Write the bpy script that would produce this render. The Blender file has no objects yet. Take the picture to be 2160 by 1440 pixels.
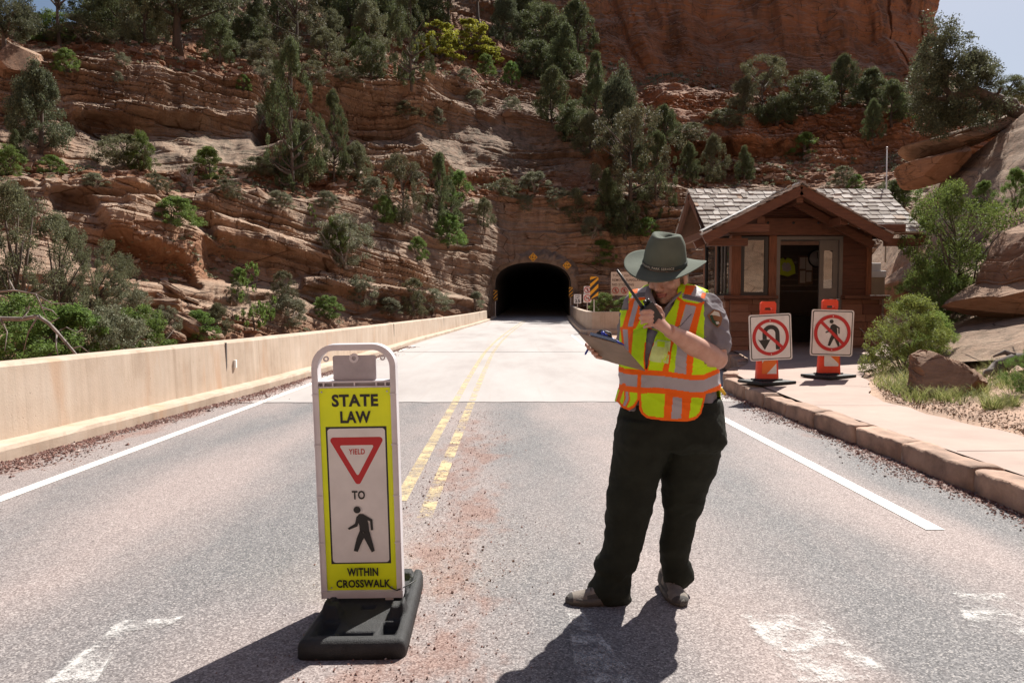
import bpy, bmesh, math, random
import numpy as np
from mathutils import Vector, Matrix
from mathutils.geometry import tessellate_polygon

sc = bpy.context.scene
COL = sc.collection
R = math.radians
CAM_H = 1.37
F = 1500.0                                   # focal length for a 2160 px wide frame
PITCH = math.atan(70.0 / F)
# ------------------------------------------------------------------ camera
cd = bpy.data.cameras.new("camera")
cam = bpy.data.objects.new("camera", cd)
COL.objects.link(cam)
cd.sensor_width = 36.0
cd.lens = 36.0 * F / 2160.0
cd.clip_start = 0.05
cd.clip_end = 3000
cam.location = (0, 0, CAM_H)
cam.rotation_euler = (R(90) - PITCH, 0, 0)
sc.camera = cam
# ------------------------------------------------------------------ sky and sun
SUN_EL, SUN_AZ = R(50), R(32.5)              # azimuth measured from +Y towards +X
w = bpy.data.worlds.new("World")
sc.world = w
w.use_nodes = True
wn = w.node_tree
wn.nodes.clear()
sky = wn.nodes.new("ShaderNodeTexSky")
sky.sky_type = 'NISHITA'
sky.sun_disc = False
sky.sun_elevation = SUN_EL
sky.sun_rotation = SUN_AZ
sky.air_density = 1.0
sky.dust_density = 1.8
sky.ozone_density = 1.0
bg = wn.nodes.new("ShaderNodeBackground")
bg.inputs[1].default_value = 0.050
wo = wn.nodes.new("ShaderNodeOutputWorld")
wn.links.new(sky.outputs[0], bg.inputs[0])
wn.links.new(bg.outputs[0], wo.inputs[0])
sl = bpy.data.lights.new("sun", 'SUN')
sl.energy = 5.0
sl.angle = R(0.53)
sl.color = (1.0, 0.95, 0.87)
sun = bpy.data.objects.new("sun", sl)
COL.objects.link(sun)
SUN_DIR = Vector((math.sin(SUN_AZ) * math.cos(SUN_EL), math.cos(SUN_AZ) * math.cos(SUN_EL), math.sin(SUN_EL)))
sun.rotation_euler = SUN_DIR.to_track_quat('Z', 'Y').to_euler()
sun.location = SUN_DIR * 60
vs = sc.view_settings
vs.view_transform = 'Standard'
vs.look = 'None'
vs.exposure = 0.8
vs.gamma = 1.0
sc.render.engine = 'CYCLES'
cy = sc.cycles
cy.max_bounces = 7
cy.diffuse_bounces = 3
cy.glossy_bounces = 3
cy.transmission_bounces = 4
cy.transparent_max_bounces = 8
cy.caustics_reflective = False
cy.caustics_refractive = False
cy.use_denoising = True


# ------------------------------------------------------------------ measuring helpers
CT, ST = math.cos(PITCH), math.sin(PITCH)


def P(u, v, Y):
    """World point at depth Y that the photograph shows at (u, v)."""
    dx, dy = (u - 1080) / F, (720 - v) / F
    t = Y / (CT + dy * ST)
    return Vector((dx * t, Y, CAM_H + (-ST + dy * CT) * t))


def G(u, v, z=0.0):
    """World point on the level z that the photograph shows at (u, v)."""
    dx, dy = (u - 1080) / F, (720 - v) / F
    t = (z - CAM_H) / (-ST + dy * CT)
    return Vector((dx * t, (CT + dy * ST) * t, z))


def proj(p):
    x, y, z = p[0], p[1], p[2] - CAM_H
    d = y * CT - z * ST
    h = y * ST + z * CT
    return 1080 + F * x / d, 720 - F * h / d


# ------------------------------------------------------------------ object helpers
def setp(o, label=None, cat=None, group=None, kind=None):
    if label:
        o["label"] = label
    if cat:
        o["category"] = cat
    if group:
        o["group"] = group
    if kind:
        o["kind"] = kind
    return o


def thing(name, loc, label, cat, group=None, rz=0.0):
    o = bpy.data.objects.new(name, None)
    o.empty_display_size = 0.1
    COL.objects.link(o)
    o.location = loc
    o.rotation_euler = (0, 0, rz)
    return setp(o, label, cat, group)


def link(name, me, parent=None, loc=None):
    o = bpy.data.objects.new(name, me)
    COL.objects.link(o)
    if parent is not None:
        o.parent = parent
    if loc is not None:
        o.location = loc
    return o


def dup(root, loc, rz=0.0, scale=None, label=None, group=None):
    r = root.copy()
    COL.objects.link(r)
    r.location = loc
    r.rotation_euler = (0, 0, rz)
    if scale is not None:
        r.scale = scale
    if label:
        r["label"] = label
    if group:
        r["group"] = group
    for ch in list(root.children):
        c = ch.copy()
        COL.objects.link(c)
        c.parent = r
        for g in list(ch.children):
            d = g.copy()
            COL.objects.link(d)
            d.parent = c
    return r


class MB:
    """Collects shapes and links them as one mesh object."""

    def __init__(self):
        self.v, self.f, self.m, self.s = [], [], [], []
        self.mats = []

    def mi(self, mat):
        if mat not in self.mats:
            self.mats.append(mat)
        return self.mats.index(mat)

    def add(self, vs, fs, mat, M=None, smooth=False):
        b = len(self.v)
        k = self.mi(mat)
        if M is None:
            self.v.extend([tuple(p) for p in vs])
        else:
            self.v.extend([tuple(M @ Vector(p)) for p in vs])
        for f in fs:
            self.f.append([b + i for i in f])
            self.m.append(k)
            self.s.append(smooth)
        return self

    def box(self, lo, hi, mat, M=None, bev=0.0):
        x0, y0, z0 = lo
        x1, y1, z1 = hi
        if bev <= 0:
            vs = [(x0, y0, z0), (x1, y0, z0), (x1, y1, z0), (x0, y1, z0), (x0, y0, z1), (x1, y0, z1), (x1, y1, z1), (x0, y1, z1)]
            fs = [(0, 3, 2, 1), (4, 5, 6, 7), (0, 1, 5, 4), (1, 2, 6, 5), (2, 3, 7, 6), (3, 0, 4, 7)]
            return self.add(vs, fs, mat, M)
        bm = bmesh.new()
        bmesh.ops.create_cube(bm, size=1)
        for v_ in bm.verts:
            v_.co = Vector(((x0 + x1) / 2 + v_.co.x * (x1 - x0), (y0 + y1) / 2 + v_.co.y * (y1 - y0), (z0 + z1) / 2 + v_.co.z * (z1 - z0)))
        bmesh.ops.bevel(bm, geom=list(bm.edges), offset=bev, segments=2, affect='EDGES', profile=0.6)
        return self.bm(bm, mat, M)

    def bm(self, bm, mat, M=None, smooth=False):
        bm.verts.index_update()
        self.add([v_.co.copy() for v_ in bm.verts], [[v_.index for v_ in f.verts] for f in bm.faces], mat, M, smooth)
        bm.free()
        return self

    def beam(self, a, b, wx, wz, mat, up=(0, 0, 1), bev=0.0):
        """A rectangular bar from a to b."""
        a, b = Vector(a), Vector(b)
        d = (b - a)
        L = d.length
        d.normalize()
        s = d.cross(Vector(up))
        if s.length < 1e-6:
            s = Vector((1, 0, 0))
        s.normalize()
        n = s.cross(d)
        M = Matrix(((s.x, d.x, n.x, a.x), (s.y, d.y, n.y, a.y), (s.z, d.z, n.z, a.z), (0, 0, 0, 1)))
        return self.box((-wx / 2, 0, -wz / 2), (wx / 2, L, wz / 2), mat, M, bev)

    def tube(self, pts, rad, mat, n=10, caps=True, M=None, flat=1.0, smooth=True):
        pts = [Vector(p) for p in pts]
        if not hasattr(rad, '__len__'):
            rad = [rad] * len(pts)
        vs, fs = [], []
        ref = None
        for i, p in enumerate(pts):
            t = (pts[min(i + 1, len(pts) - 1)] - pts[max(i - 1, 0)])
            if t.length < 1e-9:
                t = Vector((0, 0, 1))
            t.normalize()
            if ref is None:
                ref = t.orthogonal().normalized()
            ref = (ref - t * ref.dot(t))
            if ref.length < 1e-6:
                ref = t.orthogonal()
            ref.normalize()
            q = t.cross(ref)
            for k in range(n):
                a = 2 * math.pi * k / n
                vs.append(p + (ref * math.cos(a) + q * math.sin(a) * flat) * rad[i])
        for i in range(len(pts) - 1):
            for k in range(n):
                k2 = (k + 1) % n
                fs.append((i * n + k, i * n + k2, (i + 1) * n + k2, (i + 1) * n + k))
        if caps:
            fs.append(tuple(range(n - 1, -1, -1)))
            b = (len(pts) - 1) * n
            fs.append(tuple(b + k for k in range(n)))
        return self.add(vs, fs, mat, M, smooth)

    def loft(self, rings, mat, caps=True, M=None, smooth=True):
        n = len(rings[0])
        vs = [p for r_ in rings for p in r_]
        fs = []
        for i in range(len(rings) - 1):
            for k in range(n):
                k2 = (k + 1) % n
                fs.append((i * n + k, i * n + k2, (i + 1) * n + k2, (i + 1) * n + k))
        if caps:
            fs.append(tuple(range(n - 1, -1, -1)))
            b = (len(rings) - 1) * n
            fs.append(tuple(b + k for k in range(n)))
        return self.add(vs, fs, mat, M, smooth)

    def prism(self, poly, y0, y1, mat, M=None, smooth=False):
        """Polygon in (x, z), extruded from y0 to y1."""
        n = len(poly)
        vs = [(p[0], y0, p[1]) for p in poly] + [(p[0], y1, p[1]) for p in poly]
        tri = tessellate_polygon([[Vector((p[0], p[1], 0)) for p in poly]])
        fs = [tuple(t) for t in tri] + [tuple(n + i for i in reversed(t)) for t in tri]
        for k in range(n):
            k2 = (k + 1) % n
            fs.append((k, k2, n + k2, n + k))
        return self.add(vs, fs, mat, M, smooth)

    def ball(self, c, r, mat, seg=16, M=None, sc3=(1, 1, 1)):
        bm = bmesh.new()
        bmesh.ops.create_uvsphere(bm, u_segments=seg, v_segments=max(6, seg // 2), radius=1)
        for v_ in bm.verts:
            v_.co = Vector((c[0] + v_.co.x * r * sc3[0], c[1] + v_.co.y * r * sc3[1], c[2] + v_.co.z * r * sc3[2]))
        return self.bm(bm, mat, M, True)

    def mesh(self, name):
        me = bpy.data.meshes.new(name)
        me.from_pydata(self.v, [], self.f)
        for m_ in self.mats:
            me.materials.append(m_)
        me.polygons.foreach_set("material_index", self.m)
        me.polygons.foreach_set("use_smooth", self.s)
        bm = bmesh.new()
        bm.from_mesh(me)
        bmesh.ops.recalc_face_normals(bm, faces=bm.faces)
        bm.to_mesh(me)
        bm.free()
        me.update()
        return me

    def build(self, name, parent=None, loc=None):
        return link(name, self.mesh(name), parent, loc)


def np_mesh(name, V, Fq, mats, mi=None, smooth=False):
    me = bpy.data.meshes.new(name)
    V = np.asarray(V, np.float32)
    Fq = np.asarray(Fq, np.int32)
    k = Fq.shape[1]
    me.vertices.add(len(V))
    me.vertices.foreach_set("co", V.ravel())
    me.loops.add(Fq.size)
    me.loops.foreach_set("vertex_index", Fq.ravel())
    me.polygons.add(len(Fq))
    me.polygons.foreach_set("loop_start", np.arange(0, Fq.size, k, dtype=np.int32))
    for m_ in mats:
        me.materials.append(m_)
    if mi is not None:
        me.polygons.foreach_set("material_index", np.asarray(mi, np.int32))
    me.polygons.foreach_set("use_smooth", np.full(len(Fq), smooth, dtype=bool))
    me.update(calc_edges=True)
    me.validate()
    return me


def grid_faces(nr, nc, keep=None):
    i = np.arange(nr - 1)[:, None] * nc + np.arange(nc - 1)[None, :]
    Fq = np.stack([i, i + 1, i + nc + 1, i + nc], -1).reshape(-1, 4)
    if keep is not None:
        Fq = Fq[keep.ravel()]
    return Fq


# ------------------------------------------------------------------ noise for shapes
def hsh(*k):
    h = np.zeros(np.broadcast(*k).shape, np.uint32) + np.uint32(0x9E3779B9)
    for i, a in enumerate(k):
        a = np.asarray(np.floor(a), np.int64).astype(np.uint32)
        h = (h ^ (a * np.uint32([0x85EBCA6B, 0xC2B2AE35, 0x27D4EB2F, 0x165667B1][i % 4]))) * np.uint32(0x2C1B3C6D)
        h ^= h >> np.uint32(15)
        h = h * np.uint32(0x297A2D39)
        h ^= h >> np.uint32(13)
    return h.astype(np.float64) / 4294967295.0


def vn(x, y=0.0, z=0.0, seed=0):
    x, y, z = np.broadcast_arrays(np.asarray(x, float), np.asarray(y, float), np.asarray(z, float))
    x0, y0, z0 = np.floor(x), np.floor(y), np.floor(z)
    fx, fy, fz = x - x0, y - y0, z - z0
    fx, fy, fz = [t * t * (3 - 2 * t) for t in (fx, fy, fz)]
    out = 0
    for i in (0, 1):
        for j in (0, 1):
            for k in (0, 1):
                wt = (fx if i else 1 - fx) * (fy if j else 1 - fy) * (fz if k else 1 - fz)
                out = out + wt * hsh(x0 + i, y0 + j, z0 + k, np.full_like(x0, seed))
    return out


def fbm(x, y=0.0, z=0.0, seed=0, o=4):
    t, a, n = 0, 1.0, 0
    for i in range(o):
        t = t + a * vn(x * 2 ** i, y * 2 ** i, z * 2 ** i, seed + i * 17)
        n += a
        a *= 0.5
    return t / n


def sst(a, b, x):
    t = np.clip((np.asarray(x, float) - a) / (b - a), 0, 1)
    return t * t * (3 - 2 * t)


def inpoly(poly, X, Y_):
    poly = np.asarray(poly, float)
    ins = np.zeros(X.shape, bool)
    j = len(poly) - 1
    for i in range(len(poly)):
        xi, yi, xj, yj = poly[i, 0], poly[i, 1], poly[j, 0], poly[j, 1]
        c = ((yi > Y_) != (yj > Y_)) & (X < (xj - xi) * (Y_ - yi) / (yj - yi + 1e-12) + xi)
        ins ^= c
        j = i
    return ins


def near_line(pts, X, Y_):
    d = np.full(X.shape, 1e9)
    for (x1, y1), (x2, y2) in zip(pts[:-1], pts[1:]):
        L2 = (x2 - x1) ** 2 + (y2 - y1) ** 2 + 1e-9
        t_ = np.clip(((X - x1) * (x2 - x1) + (Y_ - y1) * (y2 - y1)) / L2, 0, 1)
        d = np.minimum(d, np.hypot(X - x1 - t_ * (x2 - x1), Y_ - y1 - t_ * (y2 - y1)))
    return d


np.seterr(over='ignore')
# ------------------------------------------------------------------ materials
class NT:
    def __init__(self, name):
        self.mat = bpy.data.materials.new(name)
        self.mat.use_nodes = True
        self.t = self.mat.node_tree
        self.t.nodes.clear()
        self.out = self.t.nodes.new("ShaderNodeOutputMaterial")

    def n(self, typ, ins=None, **kw):
        nd = self.t.nodes.new("ShaderNode" + typ)
        for k, v_ in kw.items():
            setattr(nd, k, v_)
        for k, v_ in (ins or {}).items():
            self.set(nd, k, v_)
        return nd

    def set(self, nd, k, v_):
        s = nd.inputs[k]
        if isinstance(v_, bpy.types.NodeSocket):
            self.t.links.new(v_, s)
        elif isinstance(v_, bpy.types.Node):
            self.t.links.new(v_.outputs[0], s)
        else:
            if isinstance(v_, tuple) and len(v_) == 3 and s.type == 'RGBA':
                v_ = v_ + (1,)
            s.default_value = v_

    def obj(self):
        return self.n("TexCoord").outputs["Object"]

    def geo(self):
        return self.n("NewGeometry")

    def noise(self, vec, scale, detail=4.0, rough=0.55, sc3=None, dist=0.0):
        if sc3:
            vec = self.n("Mapping", {"Vector": vec, "Scale": sc3}).outputs[0]
        return self.n("TexNoise", {"Vector": vec, "Scale": scale, "Detail": detail, "Roughness": rough, "Distortion": dist}).outputs["Fac"]

    def ramp(self, fac, stops, interp='LINEAR'):
        r_ = self.n("ValToRGB", {"Fac": fac})
        r_.color_ramp.interpolation = interp
        e = r_.color_ramp.elements
        while len(e) < len(stops):
            e.new(0.5)
        for i, (p, c) in enumerate(stops):
            e[i].position = p
            if not hasattr(c, '__len__'):
                c = (c, c, c)
            e[i].color = tuple(c) + (1,)
        return r_.outputs[0]

    def mix(self, fac, a, b, blend='MIX'):
        m_ = self.n("Mix", data_type='RGBA', blend_type=blend)
        self.set(m_, 0, fac)
        self.set(m_, 6, a)
        self.set(m_, 7, b)
        return m_.outputs[2]

    def math(self, op, a, b=0.0, c=0.0, clamp=False):
        m_ = self.n("Math", operation=op, use_clamp=clamp)
        self.set(m_, 0, a)
        self.set(m_, 1, b)
        self.set(m_, 2, c)
        return m_.outputs[0]

    def mapr(self, x, a, b, lo=0.0, hi=1.0):
        return self.n("MapRange", {"Value": x, "From Min": a, "From Max": b, "To Min": lo, "To Max": hi}, interpolation_type='SMOOTHSTEP').outputs[0]

    def bump(self, h, strength=0.5, dist=0.02):
        return self.n("Bump", {"Height": h, "Strength": strength, "Distance": dist}).outputs[0]

    def pbr(self, col, rough=0.7, metal=0.0, bump=None, spec=0.5, **kw):
        b = self.n("BsdfPrincipled", {"Base Color": col, "Roughness": rough, "Metallic": metal, "Specular IOR Level": spec})
        if bump is not None:
            self.set(b, "Normal", bump)
        for k, v_ in kw.items():
            self.set(b, k, v_)
        self.t.links.new(b.outputs[0], self.out.inputs[0])
        return self.mat


def simple(name, col, rough=0.6, var=0.12, scale=8.0, metal=0.0, bump=0.0, spec=0.5, sc3=None, bscale=None):
    """One colour with mottling and a little relief."""
    m = NT(name)
    o = m.obj()
    nz = m.noise(o, scale, 5, 0.6, sc3)
    c0 = tuple(max(0, x * (1 - var)) for x in col)
    c1 = tuple(min(1, x * (1 + var)) for x in col)
    c = m.ramp(nz, [(0.3, c0), (0.7, c1)])
    bp = None
    if bump:
        bp = m.bump(m.noise(o, bscale or scale * 6, 4, 0.6, sc3), bump, 0.01)
    return m.pbr(c, rough, metal, bp, spec)


def leaf_mat(name, col, trans=0.35, var=0.5, tip=None):
    m = NT(name)
    g = m.geo()
    rnd = g.outputs["Random Per Island"]
    big = m.noise(m.obj(), 2.2, 2)
    oi = m.n("ObjectInfo").outputs["Random"]
    k = m.math('ADD', m.math('MULTIPLY', rnd, 0.6), m.math('MULTIPLY', big, 0.4))
    lo = tuple(x * (1 - var) for x in col)
    hi = tuple(min(1, x * (1 + var)) for x in (tip or col))
    c = m.ramp(k, [(0.15, lo), (0.5, col), (0.85, hi)])
    c = m.n("HueSaturation", {"Hue": m.math('ADD', m.math('MULTIPLY', oi, 0.03), 0.485), "Saturation": 1.0,
                              "Value": m.math('ADD', m.math('MULTIPLY', oi, 0.35), 0.82), "Color": c}).outputs[0]
    d = m.n("BsdfPrincipled", {"Base Color": c, "Roughness": 0.6, "Specular IOR Level": 0.25})
    t = m.n("BsdfTranslucent", {"Color": c})
    mx = m.n("MixShader", {0: trans, 1: d.outputs[0], 2: t.outputs[0]})
    m.t.links.new(mx.outputs[0], m.out.inputs[0])
    return m.mat


def m_rock(name, near=False, red=0.0):
    """Layered sandstone; a point attribute 'zone' (r red rock, g soil, b lichen) sets which rock it is."""
    m = NT(name)
    o = m.obj()
    at = m.n("Attribute", attribute_name="zone", attribute_type='GEOMETRY')
    sp = m.n("SeparateColor", {"Color": at.outputs["Color"]})
    s = 4.0 if near else 1.0
    warp = m.noise(o, 0.12 * s, 3)
    lay = m.n("CombineXYZ", {"X": 0.0, "Y": 0.0, "Z": m.math('ADD', m.math('ADD', m.n("SeparateXYZ", {0: o}).outputs[2], m.math('MULTIPLY', m.n("SeparateXYZ", {0: o}).outputs[0], 0.08)), m.math('MULTIPLY', warp, 5.0 / s))}).outputs[0]
    bedv = m.math('ADD', at.outputs["Alpha"], m.math('MULTIPLY', m.noise(o, 0.6 * s, 4), 0.5 / s))
    bvec = m.n("CombineXYZ", {"X": 0.0, "Y": 0.0, "Z": bedv}).outputs[0]
    bands = m.noise(bvec, 0.8 * s, 6, 0.72)
    crev = m.noise(bvec, 2.6 * s, 3, 0.6)
    fine = m.math('ADD', m.math('MULTIPLY', m.noise(o, 3.0 * s, 6, 0.65, (0.35, 0.35, 2.2)), 0.6), m.math('MULTIPLY', m.noise(bvec, 5.0 * s, 4, 0.7), 0.4))
    mott = m.noise(o, 0.5 * s, 6, 0.65)
    buff = m.ramp(bands, [(0.25, (0.20, 0.130, 0.09)), (0.42, (0.35, 0.245, 0.18)), (0.55, (0.47, 0.355, 0.275)), (0.68, (0.27, 0.160, 0.105)), (0.8, (0.48, 0.375, 0.30))])
    redc = m.ramp(bands, [(0.25, (0.19, 0.078, 0.045)), (0.45, (0.38, 0.155, 0.080)), (0.6, (0.47, 0.205, 0.105)), (0.75, (0.27, 0.112, 0.065))])
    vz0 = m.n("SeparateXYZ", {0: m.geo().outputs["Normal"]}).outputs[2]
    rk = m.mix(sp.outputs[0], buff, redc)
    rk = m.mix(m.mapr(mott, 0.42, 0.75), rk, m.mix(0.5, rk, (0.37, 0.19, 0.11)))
    rk = m.mix(m.math('MULTIPLY', m.mapr(vz0, 0.30, 0.80), 0.40), rk, (0.50, 0.40, 0.32))  # upward faces paler: brightness of sunlit ledge tops put into the rock colour
    # desert varnish: dark streaks running down the faces
    streak = m.noise(o, 0.55 * s, 5, 0.6, (1.3, 1.3, 0.10))
    vz = m.n("SeparateXYZ", {0: m.geo().outputs["Normal"]}).outputs[2]
    steep = m.mapr(vz, 0.75, 0.2)
    rk = m.mix(m.math('MULTIPLY', m.mapr(streak, 0.50, 0.72), m.math('MULTIPLY', steep, 0.72)), rk, (0.070, 0.048, 0.040))
    streak2 = m.noise(o, 0.13 * s, 5, 0.65, (1.2, 1.2, 0.22))
    rk = m.mix(m.math('MULTIPLY', m.mapr(streak2, 0.50, 0.66), m.math('MULTIPLY', steep, 0.65)), rk, (0.075, 0.048, 0.038))
    # lichen and weathered grey skins on the slabs
    lich = m.math('MULTIPLY', m.mapr(m.noise(o, 1.3 * s, 8, 0.75), 0.44, 0.62), sp.outputs[2])
    rk = m.mix(lich, rk, (0.20, 0.165, 0.125))
    rk = m.mix(0.6, rk, m.ramp(fine, [(0.25, 0.15), (0.42, 0.62), (0.6, 0.95), (0.8, 1.0)]), 'MULTIPLY')
    rk = m.mix(m.math('MULTIPLY', m.mapr(crev, 0.40, 0.30), m.mapr(m.noise(o, 0.35 * s, 4), 0.40, 0.55)), rk, (0.045, 0.026, 0.02))
    crk = m.n('TexVoronoi', {'Vector': m.n('Mapping', {'Vector': o, 'Scale': (0.35, 0.35, 0.9)}).outputs[0], 'Scale': 0.8 * s}, feature='DISTANCE_TO_EDGE').outputs['Distance']
    rk = m.mix(m.math('MULTIPLY', m.mapr(crk, 0.030, 0.0), m.mapr(m.noise(o, 0.4 * s, 3), 0.45, 0.6)), rk, (0.05, 0.03, 0.022))
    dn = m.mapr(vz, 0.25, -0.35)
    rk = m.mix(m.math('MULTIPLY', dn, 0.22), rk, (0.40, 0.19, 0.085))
    soil = m.ramp(m.noise(o, 1.6 * s, 8, 0.7), [(0.3, (0.15, 0.068, 0.038)), (0.5, (0.28, 0.135, 0.075)), (0.7, (0.36, 0.22, 0.14))])
    col = m.mix(sp.outputs[1], rk, soil)
    h = m.math('ADD', m.math('MULTIPLY', fine, 1.0), m.math('MULTIPLY', m.noise(o, 9 * s, 5, 0.7), 0.5))
    col = m.mix(1.0, col, m.ramp(m.noise(o, 0.07 * s, 4, 0.6), [(0.38, (0.74, 0.70, 0.67)), (0.62, (1.08, 1.06, 1.03))]), 'MULTIPLY')
    return m.pbr(col, 0.92, 0, m.bump(h, 0.8, 0.3 / s), 0.15)


def m_asphalt():
    m = NT("asphalt")
    o = m.obj()
    xyz = m.n("SeparateXYZ", {0: o})
    X, Y = xyz.outputs[0], xyz.outputs[1]
    sp1 = m.n("TexVoronoi", {"Vector": o, "Scale": 150.0}).outputs["Color"]
    sp1 = m.n("SeparateColor", {0: sp1}).outputs[0]
    sp2 = m.noise(o, 120, 5, 0.75)
    sp = m.math('ADD', m.math('MULTIPLY', sp1, 0.6), m.math('MULTIPLY', sp2, 0.5))
    grey = m.ramp(sp, [(0.12, (0.050, 0.049, 0.052)), (0.45, (0.128, 0.124, 0.128)), (0.72, (0.21, 0.203, 0.206)), (0.95, (0.46, 0.43, 0.41))])
    pink = m.ramp(sp, [(0.12, (0.125, 0.098, 0.092)), (0.45, (0.255, 0.208, 0.197)), (0.72, (0.36, 0.302, 0.288)), (0.95, (0.55, 0.48, 0.45))])
    # wheel paths against dusted strips along the lane
    wob = m.math('MULTIPLY', m.math('SUBTRACT', m.noise(o, 0.35, 3, 0.5, (1, 0.4, 1)), 0.5), 1.6)
    xw = m.math('ADD', X, wob)
    lane = m.math('MULTIPLY', m.math('ADD', m.math('COSINE', m.math('MULTIPLY', m.math('SUBTRACT', xw, 0.95), 3.9)), 1.0), 0.5)
    big = m.noise(o, 0.9, 5, 0.6, (1, 0.35, 1))
    k = m.math('SUBTRACT', m.math('ADD', m.math('MULTIPLY', lane, 0.75), m.math('MULTIPLY', m.mapr(big, 0.35, 0.65), 0.55)), 0.18, clamp=True)
    col = m.mix(k, grey, pink)
    # red cinder dust spread along the centre line and against both edges
    dust = m.noise(o, 2.6, 7, 0.72, (1, 0.55, 1))
    cen = m.math('MULTIPLY', m.mapr(m.math('ABSOLUTE', m.math('ADD', X, 0.36)), 0.55, 0.05), m.mapr(Y, 10.2, 7.0))
    lft = m.mapr(X, -3.70, -4.2)
    rgt = m.mapr(X, 2.85, 3.45)
    edge = m.math('MAXIMUM', m.math('MULTIPLY', cen, 0.95), m.math('MAXIMUM', lft, m.math('MULTIPLY', rgt, 0.9)))
    dk = m.math('MULTIPLY', m.mapr(m.math('ADD', dust, m.math('MULTIPLY', edge, 0.22)), 0.60, 0.80), m.mapr(edge, 0.0, 0.45))
    red = m.ramp(sp, [(0.15, (0.10, 0.055, 0.046)), (0.5, (0.215, 0.13, 0.108)), (0.9, (0.36, 0.25, 0.215))])
    col = m.mix(m.math('MULTIPLY', dk, 0.85), col, red)
    # dark tar specks
    speck = m.mapr(m.n("TexVoronoi", {"Vector": o, "Scale": 6.0}).outputs["Distance"], 0.05, 0.03)
    col = m.mix(m.math('MULTIPLY', speck, 0.8), col, (0.03, 0.025, 0.025))
    h = m.math('ADD', sp1, sp2)
    return m.pbr(col, 0.85, 0, m.bump(h, 0.35, 0.006), 0.3)


def m_deck():
    m = NT("bridge_concrete")
    o = m.obj()
    X = m.n("SeparateXYZ", {0: o}).outputs[0]
    a = m.noise(o, 0.5, 6, 0.62, (1, 0.25, 1))
    b = m.noise(o, 70, 4, 0.7)
    c = m.ramp(a, [(0.3, (0.34, 0.30, 0.287)), (0.5, (0.425, 0.393, 0.38)), (0.7, (0.48, 0.452, 0.44))])
    c = m.mix(0.35, c, m.ramp(b, [(0.3, 0.55), (0.7, 1.0)]), 'MULTIPLY')
    ln = m.noise(o, 1.0, 4, 0.6, (2.5, 0.06, 1))
    c = m.mix(m.math('MULTIPLY', m.mapr(ln, 0.55, 0.75), 0.35), c, (0.34, 0.26, 0.23))
    e = m.mapr(X, -3.5, -4.1)
    c = m.mix(m.math('MULTIPLY', e, m.mapr(m.noise(o, 3, 6, 0.7), 0.35, 0.6)), c, (0.22, 0.12, 0.10))
    return m.pbr(c, 0.85, 0, m.bump(b, 0.2, 0.004), 0.3)


def m_concrete_wall():
    m = NT("wall_concrete")
    o = m.obj()
    a = m.noise(o, 1.1, 7, 0.65)
    st = m.noise(o, 2.2, 5, 0.6, (1.6, 1.6, 0.18))
    bd = m.noise(o, 9.0, 3, 0.5, (1.0, 1.0, 0.03))
    c = m.ramp(a, [(0.28, (0.41, 0.315, 0.24)), (0.5, (0.51, 0.405, 0.32)), (0.72, (0.57, 0.47, 0.385))])
    c = m.mix(m.math('MULTIPLY', m.mapr(st, 0.52, 0.72), 0.55), c, (0.60, 0.51, 0.42))
    c = m.mix(0.22, c, m.ramp(bd, [(0.35, 0.6), (0.6, 1.0)]), 'MULTIPLY')
    rs = m.noise(o, 1.4, 4, 0.6, (1.4, 1.4, 0.3))
    c = m.mix(m.math('MULTIPLY', m.mapr(rs, 0.56, 0.72), 0.4), c, (0.46, 0.25, 0.13))
    drip = m.noise(o, 3.2, 5, 0.65, (2.2, 2.2, 0.10))
    c = m.mix(m.math('MULTIPLY', m.mapr(drip, 0.56, 0.72), 0.38), c, (0.27, 0.185, 0.13))
    pit = m.mapr(m.n("TexVoronoi", {"Vector": o, "Scale": 17.0, "Randomness": 1.0}).outputs["Distance"], 0.13, 0.07)
    patch = m.mapr(m.noise(o, 1.7, 4, 0.6), 0.5, 0.66)
    pp = m.math('MULTIPLY', pit, patch)
    c = m.mix(m.math('MULTIPLY', pp, 0.75), c, (0.13, 0.08, 0.055))
    h = m.math('SUBTRACT', m.math('ADD', m.noise(o, 45, 4, 0.7), m.math('MULTIPLY', bd, 0.4)), pp)
    return m.pbr(c, 0.88, 0, m.bump(h, 0.35, 0.008), 0.25)


def m_wood(name, col, axis=(1, 12, 12), var=0.45, rough=0.6):
    m = NT(name)
    o = m.obj()
    g = m.noise(o, 3.0, 6, 0.65, axis, 0.4)
    c = m.ramp(g, [(0.28, tuple(x * (1 - var) for x in col)), (0.5, col), (0.75, tuple(min(1, x * (1 + var)) for x in col))])
    c = m.mix(m.math('MULTIPLY', m.mapr(m.noise(o, 1.3, 3), 0.45, 0.7), 0.35), c, tuple(x * 0.55 for x in col))
    return m.pbr(c, rough, 0, m.bump(g, 0.25, 0.006), 0.35)


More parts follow.
